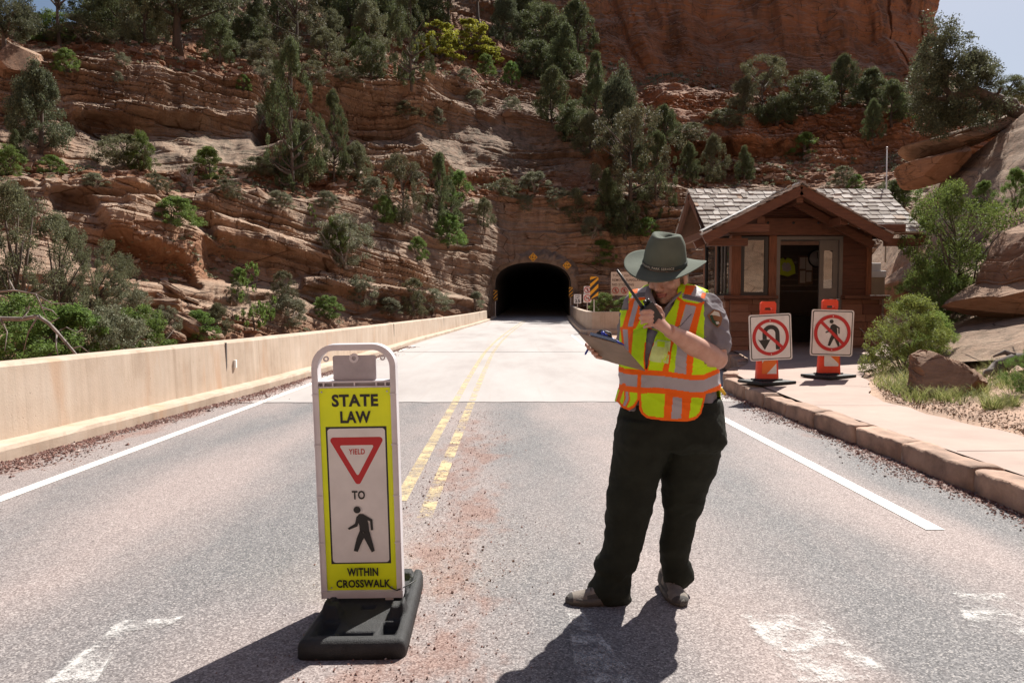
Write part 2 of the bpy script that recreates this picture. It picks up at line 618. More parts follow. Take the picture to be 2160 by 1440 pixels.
def m_paint(name, col, worn=0.25, scale=9.0, edge=0.62, soft=0.10, most=1.0, fade=False):
    """Road paint worn through in flecks: transparent where it is gone."""
    m = NT(name)
    o = m.obj()
    a = m.noise(o, scale, 8, 0.75)
    c = m.ramp(m.noise(o, 60, 4, 0.7), [(0.3, tuple(x * 0.78 for x in col)), (0.7, col)])
    b = m.n("BsdfPrincipled", {"Base Color": c, "Roughness": 0.75, "Specular IOR Level": 0.3})
    t = m.n("BsdfTransparent")
    aa = m.math('ADD', m.math('MULTIPLY', a, 0.75), m.math('MULTIPLY', m.noise(o, 120, 3, 0.7), 0.25))
    if fade:
        fv = m.n("SeparateColor", {0: m.n("Attribute", attribute_name="fade", attribute_type='GEOMETRY').outputs["Color"]}).outputs[0]
        aa = m.math('MULTIPLY_ADD', m.math('SUBTRACT', aa, 0.5), 2.4, 0.5)
        aa = m.math('ADD', aa, m.math('MULTIPLY', m.math('SUBTRACT', fv, 1.0), 0.30))
    f = m.mapr(aa, edge - worn, edge - worn + soft, 0.0, most)
    mx = m.n("MixShader", {0: f, 1: t.outputs[0], 2: b.outputs[0]})
    m.t.links.new(mx.outputs[0], m.out.inputs[0])
    return m.mat


def m_fabric(name, col, weave=900, var=0.1, rough=0.85, fold=0.0, sheen=0.0):
    m = NT(name)
    o = m.obj()
    nz = m.noise(o, 12, 4, 0.6)
    c = m.ramp(nz, [(0.3, tuple(x * (1 - var) for x in col)), (0.7, tuple(min(1, x * (1 + var)) for x in col))])
    h = m.noise(o, weave, 2, 0.5)
    if fold:
        h = m.math('ADD', m.math('MULTIPLY', h, 0.15), m.math('MULTIPLY', m.noise(o, 14, 4, 0.55, (1, 1, 2.2), 0.6), fold))
        bp = m.bump(h, 0.5, 0.02)
    else:
        bp = m.bump(h, 0.25, 0.001)
    return m.pbr(c, rough, 0, bp, 0.2, **({"Sheen Weight": sheen} if sheen else {}))


M = {}
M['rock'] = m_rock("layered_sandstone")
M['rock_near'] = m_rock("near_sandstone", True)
M['asphalt'] = m_asphalt()
M['deck'] = m_deck()
M['wall'] = m_concrete_wall()
M['white_line'] = m_paint("white_road_paint", (0.80, 0.78, 0.74), 0.30)
M['yellow_line'] = m_paint("yellow_road_paint", (0.72, 0.57, 0.33), 0.14, 4.0, 0.58, 0.14, 0.82)
M['yellow_line2'] = m_paint("yellow_road_paint_solid", (0.72, 0.57, 0.33), 0.20, 4.0, 0.58, 0.20, 0.80)
M['ghost_line'] = m_paint("worn_crossing_paint", (0.74, 0.72, 0.70), 0.0, 3.6, 0.35, 0.32, 0.75, True)
M['joint'] = simple("joint_tar", (0.09, 0.075, 0.07), 0.8)
M['kerb'] = simple("sandstone_kerb", (0.35, 0.225, 0.165), 0.88, 0.4, 3.5, bump=0.9, bscale=26)
M['walk'] = simple("pink_concrete", (0.37, 0.268, 0.225), 0.85, 0.14, 1.6, bump=0.15, bscale=120)
M['mortar'] = simple("kerb_mortar", (0.42, 0.36, 0.31), 0.9, 0.15, 12)
M['dirt'] = simple("pink_dirt", (0.38, 0.25, 0.18), 0.95, 0.3, 2.5, bump=0.6, bscale=60)
M['gravel'] = simple("red_gravel", (0.22, 0.12, 0.10), 0.9, 0.5, 40)
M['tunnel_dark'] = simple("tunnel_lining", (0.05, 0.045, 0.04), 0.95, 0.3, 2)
M['portal'] = simple("portal_stone", (0.235, 0.17, 0.125), 0.92, 0.35, 1.4, bump=0.9, bscale=5)
M['juniper'] = leaf_mat("juniper_leaf", (0.110, 0.130, 0.058), 0.38)
M['pinyon'] = leaf_mat("pinyon_needle", (0.112, 0.125, 0.070), 0.38)
M['pinpale'] = leaf_mat("near_pine_needle", (0.150, 0.160, 0.088), 0.40)  # paler olive needle colour of the near ravine pines
M['green'] = leaf_mat("green_leaf", (0.140, 0.205, 0.052), 0.45)
M['sage'] = leaf_mat("grey_green_leaf", (0.200, 0.205, 0.130), 0.30, 0.4)
M['yellow'] = leaf_mat("spring_leaf", (0.34, 0.36, 0.055), 0.50, 0.35)
M['olive'] = leaf_mat("olive_leaf", (0.150, 0.150, 0.080), 0.30, 0.45)
M['twig'] = simple("dry_twig", (0.24, 0.195, 0.17), 0.9, 0.3, 6)
M['bark'] = simple("bark", (0.105, 0.078, 0.062), 0.95, 0.4, 9, bump=0.7, bscale=30, sc3=(1, 1, 0.25))
M['greybark'] = simple("weathered_wood", (0.27, 0.23, 0.205), 0.95, 0.45, 7, bump=0.8, bscale=30, sc3=(0.4, 1, 1))
M['fresh'] = leaf_mat("fresh_yellow_green_leaf", (0.215, 0.275, 0.070), 0.45, 0.45)
M['deadwood'] = simple("dark_dead_wood", (0.15, 0.125, 0.11), 0.95, 0.55, 9, bump=1.0, bscale=34, sc3=(0.4, 1, 1))
M['grass'] = leaf_mat("grass_blade", (0.21, 0.24, 0.075), 0.4, 0.45, (0.34, 0.32, 0.16))
# ------------------------------------------------------------------ road line and levels
def road_c(Y):
    return -0.52 + 2.5 * np.clip((np.asarray(Y, float) - 20) / 49, 0, None) ** 1.6


def road_z(Y):
    return 0.5 * np.clip((np.asarray(Y, float) - 25) / 44, 0, None) ** 2.4


LEDGE = np.array([(-8, -5.2), (2, -4.78), (6.3, -4.53), (9, -4.34), (12, -4.13), (16, -3.98), (20, -3.88), (31, -3.72), (45, -3.05), (53, -2.5), (60, -1.95), (69, -1.45)])


def ledge_x(Y):
    return np.interp(Y, LEDGE[:, 0], LEDGE[:, 1])


def kerb_x(Y):
    return np.interp(Y, [-8, 3, 6.3, 12], [3.25, 3.36, 3.46, 3.46])


def right_edge(Y):
    Y = np.asarray(Y, float)
    far = np.interp(Y, [37, 69], [3.72, 5.45])
    return np.where(Y < 37, np.interp(Y, [-8, 3, 6.3, 11.5, 12.5, 14, 20, 37], [3.3, 3.40, 3.50, 3.50, 3.9, 4.6, 4.4, 3.72]), far)


def walk_z(X, Y):
    return 0.175 + 0.03 * np.clip(np.asarray(Y, float) - 9, 0, 9) + 0.02 * np.clip(np.asarray(X, float) - 3.6, 0, 6)


def strip(name, Ys, xl, xr, dz, mat, nx=2, zf=road_z):
    V = []
    for Y in Ys:
        a, b = float(xl(Y)), float(xr(Y))
        for i in range(nx):
            V.append((a + (b - a) * i / (nx - 1), Y, float(zf(Y)) + dz))
    return np_mesh(name, V, grid_faces(len(Ys), nx), [mat])


# ground: one sheet that falls away into the ravine left of the bridge wall
gx = np.unique(np.concatenate([np.linspace(-320, -30, 16), np.linspace(-30, 30, 91), np.linspace(30, 320, 16)]))
gy = np.unique(np.concatenate([np.linspace(-120, -10, 10), np.linspace(-10, 75, 86), np.linspace(75, 420, 18)]))
GX, GY = np.meshgrid(gx, gy)
lim = ledge_x(np.clip(GY, -8, 69)) - 0.7
drop = sst(0.2, 4.5, lim - GX)
GZ = road_z(np.clip(GY, 0, 69)) - 0.06 - drop * (4.2 + 1.2 * fbm(GX / 6, GY / 6, 0, 5))
me = np_mesh("ground", np.stack([GX, GY, GZ], -1).reshape(-1, 3), grid_faces(len(gy), len(gx)), [M['dirt']], smooth=True)
setp(link("ground", me), "bare pink dirt ground under the road and ravine", "ground", kind="structure")

SEAM = 10.35
Ya = np.linspace(-8, SEAM, 40)
setp(link("road", strip("road", Ya, lambda y: ledge_x(y) - 0.05, lambda y: right_edge(y) + 0.05, 0, M['asphalt'], 12)),
     "grey and pink speckled asphalt road in the foreground", "road", kind="structure")
Yb = np.concatenate([np.linspace(SEAM, 69, 70), np.linspace(70, 150, 20)])
setp(link("bridge_road", strip("bridge_road", Yb, lambda y: (ledge_x(y) - 0.05) if y < 69 else road_c(69) - 3.6 + 0.05 * (y - 69),
                               lambda y: (right_edge(y) + 0.05) if y < 69 else road_c(69) + 3.6 + 0.05 * (y - 69), 0, M['deck'], 10)),
     "pale concrete bridge road running up to the tunnel", "road", kind="structure")
jb = MB()
for (yy, ww) in ((SEAM, 0.028), (22.3, 0.06)):
    n_ = 60
    vs_, fs_ = [], []
    for i in range(n_):
        x = -4.3 + 7.9 * i / (n_ - 1)
        jit = 0.02 * math.sin(x * 7.0) + 0.014 * math.sin(x * 17 + 1) + 0.02 * x
        wj = ww * (0.6 + 0.4 * math.sin(x * 11) ** 2)
        vs_ += [(x, yy + jit - wj, 0.004), (x, yy + jit + wj, 0.004)]
    for i in range(n_ - 1):
        fs_.append((2 * i, 2 * i + 2, 2 * i + 3, 2 * i + 1))
    jb.add(vs_, fs_, M['joint'])
setp(jb.build("road_joint"), "dark joint lines across the road", "road joint", kind="structure")


def line_strip(name, Ys, xc, wd, mat, label):
    o = link(name, strip(name, Ys, lambda y: xc(y) - wd / 2, lambda y: xc(y) + wd / 2, 0.004, mat, 3))
    return setp(o, label, "road marking", kind="structure")


line_strip("road_marking_edge", np.linspace(-4, 26, 60), lambda y: float(road_c(y)) - 3.13 if y > 14 else -3.68 + 0.0035 * (y - 4), 0.115, M['white_line'], "solid white edge line along the bridge wall side of the road")
line_strip("road_marking_edge", np.linspace(4.34, 36, 60), lambda y: float(road_c(y)) + 3.14, 0.115, M['white_line'], "solid white edge line along the kerb side of the road")
YL = np.linspace(4.6, 68, 90)
line_strip("road_marking_centre", np.linspace(5.0, 68, 90), lambda y: float(road_c(y)) - 0.25 - 0.006 * min(y, 14), 0.10, M['yellow_line2'], "worn yellow centre line, the unbroken one of the pair")
line_strip("road_marking_centre", YL, lambda y: float(road_c(y)) - 0.04 - 0.003 * min(y, 14), 0.10, M['yellow_line'], "worn yellow centre line, the patchy one nearer the ranger")


def ghost(pix, label):
    gm = MB()
    pts = [G(u, v, 0.004) for u, v in pix]
    # a fine sheet so that its edge can fray
    c = sum(pts, Vector()) / len(pts)
    n_ = len(pts)
    V = [tuple(c + (p - c) * k) for k in (1.08, 0.9, 0.72) for p in pts]
    fs_ = [(r_ * n_ + i, r_ * n_ + (i + 1) % n_, (r_ + 1) * n_ + (i + 1) % n_, (r_ + 1) * n_ + i) for r_ in (0, 1) for i in range(n_)]
    gm.add(V, fs_ + [tuple(2 * n_ + i for i in range(n_))], M['ghost_line'])
    o = gm.build("road_marking_crossing")
    fa = o.data.color_attributes.new("fade", 'FLOAT_COLOR', 'POINT')
    fa.data.foreach_set("color", np.repeat(np.array([0, 0.9, 0.75]), n_)[:, None].repeat(4, 1).astype(np.float32).ravel())
    return setp(o, label, "road marking", kind="structure")
    return setp(gm.build("road_marking_crossing"), label, "road marking", kind="structure")


ghost([(255, 1305), (385, 1300), (370, 1312), (270, 1325), (200, 1440), (95, 1440)], "almost worn away white crossing bar left of the yield sign")
ghost([(1560, 1290), (1720, 1290), (1900, 1440), (1680, 1440)], "almost worn away white crossing bar in front of the ranger")
ghost([(2010, 1250), (2115, 1248), (2200, 1300), (2200, 1345), (2040, 1322)], "almost worn away white crossing bar at the right edge")
ghost([(1195, 1290), (1230, 1290), (1350, 1440), (1215, 1440)], "worn white crossing bar lying in the ranger's shadow")

# kerb ledge and bridge wall on the left
Yw = np.concatenate([np.linspace(-8, 20, 80), np.linspace(20.5, 61, 70)])


def sweep(Ys, prof, xf, zf, jit=0.0, seed=1):
    """Profile [(dx, dz)] swept along Y, closed at both ends."""
    V = []
    n = len(prof)
    for i, Y in enumerate(Ys):
        x, z = float(xf(Y)), float(zf(Y))
        for k, (dx, dz) in enumerate(prof):
            j = jit * (hsh(np.array(i), np.array(k), np.array(seed), np.array(0)).item() - 0.5)
            V.append((x + dx + j, Y, z + dz + j * 0.6))
    return V, n


def sweep_obj(name, Ys, prof, xf, zf, mat, jit=0.0, parent=None):
    V, n = sweep(Ys, prof, xf, zf, jit)
    fs = []
    for i in range(len(Ys) - 1):
        for k in range(n):
            k2 = (k + 1) % n
            fs.append((i * n + k, i * n + k2, (i + 1) * n + k2, (i + 1) * n + k))
    fs.append(tuple(range(n)))
    fs.append(tuple((len(Ys) - 1) * n + k for k in range(n)))
    b = MB()
    b.add(V, fs, mat)
    return b.build(name, parent)


bw = thing("bridge_wall", (0, 0, 0), "long low tan concrete wall along the left edge of the bridge", "wall")
Yl2 = np.concatenate([np.linspace(-8, 20, 110), np.linspace(20.5, 68.6, 80)])
sweep_obj("ledge", Yl2, [(0, -0.3), (0.0, 0.10), (-0.02, 0.135), (-0.30, 0.15), (-0.30, -0.3)], ledge_x, road_z, M['wall'], 0.014, bw)
wall_h = lambda y: float(road_z(y)) + 0.0
sweep_obj("parapet", Yw, [(-0.235, 0.10), (-0.262, 0.82), (-0.285, 0.85), (-0.56, 0.85), (-0.58, 0.82), (-0.60, -4.5), (-0.235, -4.5)], ledge_x, wall_h, M['wall'], 0.006, bw)
jg = MB()
for Yj in (11.05, 24.5, 38.0, 55.5):
    x = float(ledge_x(Yj)) - 0.25
    jg.box((x - 0.02, Yj - 0.018, 0.16 + float(road_z(Yj))), (x + 0.004, Yj + 0.018, 0.835 + float(road_z(Yj))), M['joint'])
jg.build("joint", bw)
# white reflector on the wall
rf = MB()
x = float(ledge_x(11.3)) - 0.245
rf.box((x - 0.004, 11.27, 0.42), (x + 0.035, 11.33, 0.55), simple("white_plastic", (0.8, 0.8, 0.78), 0.4, 0.05), bev=0.008)
setp(rf.build("reflector"), "small white reflector fixed to the bridge wall by its joint", "reflector")

# low wall right of the tunnel, turning away at its corner
rw = thing("tunnel_wall", (0, 0, 0), "short tan concrete wall turning the corner right of the tunnel mouth", "wall")
path = [(5.62, 68.5), (4.05, 38.6), (4.25, 37.9), (4.7, 37.75), (14.5, 38.6)]
pts = []
for i in range(len(path) - 1):
    a, b = Vector(path[i] + (0,)), Vector(path[i + 1] + (0,))
    n_ = max(2, int((b - a).length / 1.2))
    pts += [a.lerp(b, k / n_) for k in range(n_)]
pts.append(Vector(path[-1] + (0,)))


def poly_sweep(b, pts, prof, mat, z_of):
    V, fs, n = [], [], len(prof)
    for i, p in enumerate(pts):
        t = (pts[min(i + 1, len(pts) - 1)] - pts[max(i - 1, 0)]).normalized()
        s = Vector((-t.y, t.x, 0))            # left of travel
        z = z_of(p)
        for (dx, dz) in prof:
            V.append((p.x + s.x * dx, p.y + s.y * dx, z + dz))
    for i in range(len(pts) - 1):
        for k in range(n):
            k2 = (k + 1) % n
            fs.append((i * n + k, i * n + k2, (i + 1) * n + k2, (i + 1) * n + k))
    fs.append(tuple(range(n)))
    fs.append(tuple((len(pts) - 1) * n + k for k in range(n)))
    b.add(V, fs, mat)


b = MB()
poly_sweep(b, pts, [(0, 0.12), (0.02, 1.13), (0.04, 1.16), (0.33, 1.16), (0.35, 1.13), (0.36, -0.3), (0, -0.3)], M['wall'], lambda p: float(road_z(p.y)))
b.build("parapet", rw)
b = MB()
poly_sweep(b, pts, [(-0.32, -0.2), (-0.32, 0.17), (-0.29, 0.2), (-0.004, 0.21), (-0.004, -0.2)], M['wall'], lambda p: float(road_z(p.y)))
b.build("ledge", rw)

# ------------------------------------------------------------------ sandstone kerb
random.seed(4)
kb = MB()
kp = []
Yk = -2.0
while Yk < 11.2:
    kp.append((float(kerb_x(Yk)), Yk))
    Yk += random.uniform(0.75, 1.15)
kp += [(3.55, 11.9), (3.85, 12.7), (4.25, 13.4), (4.55, 14.3), (4.72, 15.3), (4.8, 16.3)]
KW = 0.25
for i in range(len(kp) - 1):
    a, c = Vector(kp[i] + (0,)), Vector(kp[i + 1] + (0,))
    t = (c - a).normalized()
    s = Vector((t.y, -t.x, 0))
    L = (c - a).length - 0.016
    nx, ny, nz_ = 7, 12, 6
    bm = bmesh.new()
    bmesh.ops.create_cube(bm, size=1)
    bmesh.ops.subdivide_edges(bm, edges=list(bm.edges), cuts=9, use_grid_fill=True)
    z0 = float(walk_z(3.6, a.y))
    jx, jz = random.uniform(-0.012, 0.012), random.uniform(-0.012, 0.014)
    co = np.array([v_.co for v_ in bm.verts])
    lx, ly, lz = co[:, 0] * KW, (co[:, 1] + 0.5) * L, co[:, 2] * 0.36
    wx = a.x + t.x * ly + s.x * (lx + KW / 2)
    wy = a.y + t.y * ly + s.y * (lx + KW / 2)
    rr = (np.abs(co[:, 0]) * 2) ** 6 + (np.abs(co[:, 1]) * 2) ** 14 + (np.abs(co[:, 2]) * 2) ** 6
    sh = 1 - 0.06 * np.clip(rr - 1, 0, 2) / 2
    d = 1.6 * (fbm(wx * 6, wy * 6, lz * 6, 3, 5) - 0.5)
    d2 = (fbm(wx * 2.2, wy * 2.2, lz * 4, 9, 3) - 0.5)
    lx2 = lx * sh - d * 0.05 - d2 * 0.05 * (lx < 0.06)
    lz2 = lz * sh + (d * 0.035 + d2 * 0.04) * (lz > 0)
    for q, v_ in enumerate(bm.verts):
        zz = z0 - 0.18 + lz2[q] + jz * (lz[q] > 0)
        pp = a + t * (ly[q] + 0.008) + s * (lx2[q] + KW / 2 + jx * 0.5)
        v_.co = Vector((pp.x, pp.y, zz))
    kb.bm(bm, M['kerb'], None, True)
# mortar between the blocks and along the back
for i in range(len(kp) - 1):
    a, c = Vector(kp[i] + (0,)), Vector(kp[i + 1] + (0,))
    t = (c - a).normalized()
    s = Vector((t.y, -t.x, 0))
    z0 = float(walk_z(3.6, a.y))
    q0, q1 = a + s * 0.02, a + s * (KW + 0.03)
    kb.beam((q0.x, q0.y, z0 - 0.17), (q1.x, q1.y, z0 - 0.17), 0.022, 0.30, M['mortar'])
setp(kb.build("kerb"), "rough red sandstone block kerb along the pavement", "kerb", kind="structure")

# pavement: a pink concrete sheet behind the kerb, widening in front of the kiosk
wx0 = np.array([-2, 3, 6.3, 9.0, 11.2, 11.9, 12.7, 13.4, 14.3, 15.3, 16.3, 18.5])
wxl = np.array([3.28, 3.36, 3.46, 3.46, 3.46, 3.52, 3.82, 4.22, 4.52, 4.69, 4.77, 4.8]) + KW - 0.01
wxr = np.array([4.55, 4.60, 4.66, 4.66, 5.55, 5.95, 6.55, 7.05, 7.7, 8.9, 9.2, 9.4])
Yp = np.linspace(-2, 18.5, 80)
V = []
for Y in Yp:
    a, c = np.interp(Y, wx0, wxl), np.interp(Y, wx0, wxr)
    c += 0.04 * math.sin(Y * 3.1) + 0.03 * math.sin(Y * 7.7)
    for i in range(10):
        X = a + (c - a) * i / 9
        V.append((X, Y, float(walk_z(X, Y))))
setp(link("pavement", np_mesh("pavement", V, grid_faces(len(Yp), 10), [M['walk']], smooth=True)), "pink concrete pavement behind the kerb", "pavement", kind="structure")
pj = MB()
for (p0, p1) in (((3.72, 8.7), (4.65, 8.55)), ((3.72, 5.9), (4.62, 5.85)), ((3.72, 11.35), (5.4, 9.9)), ((4.35, 12.9), (6.2, 12.2)), ((3.72, 3.6), (4.6, 3.5))):
    a, c = Vector((p0[0], p0[1], float(walk_z(*p0)) + 0.0035)), Vector((p1[0], p1[1], float(walk_z(*p1)) + 0.0035))
    t = (c - a).normalized()
    s = Vector((-t.y, t.x, 0)) * 0.006
    pj.add([a - s, c - s, c + s, a + s], [(0, 1, 2, 3)], M['joint'])
setp(pj.build("pavement_joint"), "thin joint lines in the pavement", "pavement joint", kind="structure")
# drain grate set in the pavement
dg = MB()
gm_ = simple("rusty_grate", (0.26, 0.17, 0.13), 0.7, 0.3, 20)
for k in range(16):
    y = 4.30 + k * 0.045
    z = float(walk_z(4.1, y)) + 0.006
    dg.box((3.90, y, z - 0.004), (4.50, y + 0.016, z + 0.006), gm_)
dg.box((3.88, 4.27, float(walk_z(4.1, 4.3)) + 0.002), (3.905, 5.02, float(walk_z(4.1, 4.3)) + 0.013), gm_)
setp(dg.build("drain_grate"), "rusty slotted drain grate let into the pavement at the right edge", "drain grate")

# ------------------------------------------------------------------ the dirt bank right of the pavement
by = np.linspace(-2, 30, 100)
bx = np.linspace(0, 1, 60)
V = []
for Y in by:
    a = np.interp(Y, wx0, wxr) - 0.12
    for s_ in bx:
        X = a + 22 * s_ ** 1.6
        d_ = X - a
        rise = 0.10 * np.clip(d_ - 0.2, 0, 8) + 0.22 * np.clip(d_ - 1.6, 0, 7)
        z = float(walk_z(a, Y)) + rise - 0.03 + 0.05 * sst(0.1, 0.5, d_) + 0.10 * sst(0.15, 0.8, d_) * (fbm(np.array(X * 1.4), np.array(Y * 1.4), 0, 8).item() - 0.5)
        V.append((X, Y, z))
BANK = np.array(V).reshape(len(by), len(bx), 3)
setp(link("dirt_bank", np_mesh("dirt_bank", V, grid_faces(len(by), len(bx)), [M['dirt']], smooth=True)), "bare pink dirt bank rising right of the pavement", "bank", kind="structure")


def bank_z(X, Y):
    a = np.interp(Y, wx0, wxr) - 0.12
    d_ = max(0.0, X - a)
    rise = 0.10 * min(max(d_ - 0.2, 0), 8) + 0.22 * min(max(d_ - 1.6, 0), 7)
    return float(walk_z(a, Y)) + rise + 0.02 * min(1, d_ / 0.5)


# ------------------------------------------------------------------ the canyon side: layered sandstone
CU = [-420, 0, 300, 600, 850, 1000, 1060, 1124, 1200, 1260, 1450, 1700, 1850, 2000]
ROWS = [  # (v per column), (depth per column)
    ([790, 790, 770, 735, 715, 705, 705, 705, 705, 700, 700, 690, 690, 690], [20, 25, 29, 37, 47, 58, 68, 69.3, 69, 66, 62, 56, 52, 50]),
    ([600, 610, 600, 580, 570, 570, 600, 640, 640, 610, 590, 560, 560, 560], [22, 28, 33, 42, 52, 61, 69, 69.6, 69.4, 68, 66, 60, 56, 54]),
    ([500, 510, 500, 490, 490, 480, 500, 545, 545, 520, 500, 470, 470, 470], [24, 31, 36, 45, 55, 64, 69.5, 70, 70, 70, 71, 68, 64, 62]),
    ([390, 398, 408, 420, 420, 420, 430, 430, 430, 430, 420, 410, 410, 410], [28, 34.5, 39, 47.5, 58, 67, 70.5, 71, 71, 72, 77, 76, 74, 72]),
    ([370, 375, 372, 385, 400, 402, 405, 405, 405, 405, 385, 370, 370, 370], [33, 41, 44, 53, 61, 69.5, 72, 73, 74, 75, 82, 82, 80, 78]),
    ([320, 335, 330, 330, 335, 335, 335, 335, 335, 335, 320, 310, 310, 310], [35.5, 43.5, 46, 55, 63.5, 72, 76.5, 79, 80, 81, 88, 89, 87, 85]),
    ([260, 280, 270, 270, 265, 265, 265, 265, 262, 258, 250, 245, 250, 250], [41, 50, 54, 62, 71, 79.5, 83, 84.5, 85, 87, 94, 96, 94, 92]),
    ([120, 112, 165, 195, 195, 195, 195, 195, 195, 200, 205, 200, 205, 215], [45, 52.5, 56.5, 65, 75, 86, 91, 94, 96, 99, 106, 110, 108, 106]),
    ([90, 84, 112, 140, 150, 150, 150, 150, 152, 160, 180, 180, 190, 205], [55, 62, 66, 75, 86, 99, 105, 109, 112, 114, 119, 122, 121, 120]),
    ([80, 72, 55, 50, 50, 60, 65, 60, 60, 70, 90, 80, 90, 120], [70, 78, 84, 96, 108, 118, 122, 125, 126, 125, 126, 127, 126, 126]),
    ([84, 74, -40, -120, -150, -150, -150, -150, -150, -150, -150, -150, -150, -150], [95, 110, 120, 128, 136, 142, 144, 145, 145, 142, 137, 133, 133, 133]),
]
_cu = CU[:]
CU = sorted(CU + [150])
ROWS = [([float(np.interp(c, _cu, a)) for c in CU], [float(np.interp(c, _cu, b)) for c in CU]) for a, b in ROWS]
_k = CU.index(150)
ROWS[8][0][_k], ROWS[9][0][_k], ROWS[10][0][_k] = 92, 84, 88
KR = len(ROWS)
UE = [2420, 2420, 2420, 2420, 2400, 2400, 2400, 2350, 2110, 1968, 2008]     # where each level ends on the right
NU, NTt = 1180, 740
tt = np.linspace(0, KR - 1, NTt)
ss = np.linspace(0, 1, NU)
ue = np.interp(tt, range(KR), UE)
ue = ue + sst(7.5, 8.5, tt) * 34 * (fbm(tt * 9, 0, 0, 3, 4) - 0.5)
U = -420 + (ue[:, None] + 420) * np.clip(ss / 0.97, 0, 1)[None, :]
wrap = np.clip((ss - 0.97) / 0.03, 0, 1)[None, :] * np.ones_like(U)
cuf = np.linspace(-420, 2500, 731)
ker = np.exp(-0.5 * (np.arange(-30, 31) / 9.0) ** 2)
ker /= ker.sum()


def smooth_row(vals):
    a = np.interp(cuf, CU, vals)
    p = np.pad(a, 30, mode='edge')
    return np.convolve(p, ker, 'valid')


RV = np.array([smooth_row(r[0]) for r in ROWS])
RY = np.array([smooth_row(r[1]) for r in ROWS])
i0 = np.clip(np.floor(tt).astype(int), 0, KR - 2)
ft = (tt - i0)
fs = ft * 0.7 + 0.3 * ft * ft * (3 - 2 * ft)
Vv = np.zeros_like(U)
Yy = np.zeros_like(U)
for r in range(NTt):
    va = np.interp(U[r], cuf, RV[i0[r]])
    vb = np.interp(U[r], cuf, RV[i0[r] + 1])
    ya = np.interp(U[r], cuf, RY[i0[r]])
    yb = np.interp(U[r], cuf, RY[i0[r] + 1])
    Vv[r] = va + (vb - va) * fs[r]
    Yy[r] = ya + (yb - ya) * fs[r]
Vv = Vv + (fbm(U / 95, tt[:, None] * 0.8, 0, 19, 4) - 0.5) * 60 * (sst(1.2, 2.2, tt) * sst(9.3, 8.5, tt))[:, None]
# the big cliff rounds away at its right end
rnd = np.clip((ss - 0.86) / 0.11, 0, 1)[None, :] * sst(7.4, 8.6, tt)[:, None]
Yy = Yy + rnd ** 2.2 * 16
DX, DY = (U - 1080) / F, (720 - Vv) / F
Tq = Yy / (CT + DY * ST)
TX, TY, TZ = DX * Tq, Yy.copy(), CAM_H + (-ST + DY * CT) * Tq
TY = TY + wrap * 45 * sst(6.8, 8.5, tt)[:, None]


def strata(w_, X, seed, th, soft=0.12):
    """Blocky bedding: every layer is cut into blocks that stand out by different amounts."""
    q = w_ / th
    k = np.floor(q)
    f = q - k
    ln = th * (1.6 + 4.2 * hsh(k, np.full_like(k, seed + 3), k * 0, k * 0))
    xb = X / ln + 17.3 * hsh(k, np.full_like(k, seed + 5), k * 0, k * 0)
    kb_ = np.floor(xb)
    fb = xb - kb_
    h1 = hsh(k, kb_, np.full_like(k, seed), k * 0)
    h0 = hsh(k, kb_ - 1, np.full_like(k, seed), k * 0)
    lay_h = hsh(k, np.full_like(k, seed + 9), k * 0, k * 0)
    h = lay_h * 0.45 + 0.55 * (h0 + (h1 - h0) * sst(0, 0.06, fb))
    e = sst(0, soft, f) * sst(0, soft * 0.8, 1 - f) * (0.45 + 0.55 * f)
    gap = 1 - 0.35 * (1 - sst(0, 0.03, fb) * sst(0, 0.03, 1 - fb))
    return h * e * gap


wob = fbm(TX / 14, TY / 14, TZ / 9, 2, 4) - 0.5
lowleft = sst(1150, 850, U) * sst(1.0, 2.0, tt)[:, None] * 0 + sst(1120, 900, U) * sst(3.9, 3.2, tt)[:, None]
fault = 1.4 * hsh(np.floor((TX + 0.35 * TY) / 11 + wob * 3), np.floor(TZ / 14), TX * 0, TX * 0)
set_q = (TZ + 0.06 * TX + wob * 5.0) / 6.0
set_i = np.floor(set_q)
set_d = hsh(set_i, set_i * 0 + 4, TX * 0, TX * 0)
w1 = TZ + (0.14 * set_d - 0.05) * TX + wob * 2.0 + fault + 31.7 * set_i                                   # level bedding
w2 = TZ + (0.16 + 0.22 * set_d) * TX + 0.05 * TY + wob * 2.2 + fault + 31.7 * set_i                        # dipping bedding low on the left
w3 = TZ + (0.10 - 0.34 * set_d) * TX + wob * 3.0 + fault + 31.7 * set_i                                   # cross bedding high on the right
Sx = TX + 0.35 * TY
hiR = sst(1150, 1350, U) * sst(2.0, 4.0, tt)[:, None]


thin = sst(0.40, 0.62, fbm(TX / 13, TY / 13, TZ / 4, 131, 3))
thick = sst(0.42, 0.6, fbm(TX / 16, TY / 16, TZ / 6, 137, 3))


def bed(w_):
    return (1.1 * strata(w_ + 0.8 * wob, Sx, 7, 5.2, 0.06) + 0.75 * strata(w_, Sx, 11, 2.1, 0.08) * (0.35 + 0.65 * thick) + 0.85 * strata(w_ + 0.4 * wob, Sx, 23, 0.85) * (0.35 + 0.65 * thin) + 0.55 * strata(w_ + wob, Sx, 37, 0.36) * (0.3 + 0.7 * thin))


D = bed(w1) * (1 - lowleft) * (1 - hiR) + bed(w2) * lowleft + bed(w3) * hiR * (1 - lowleft)
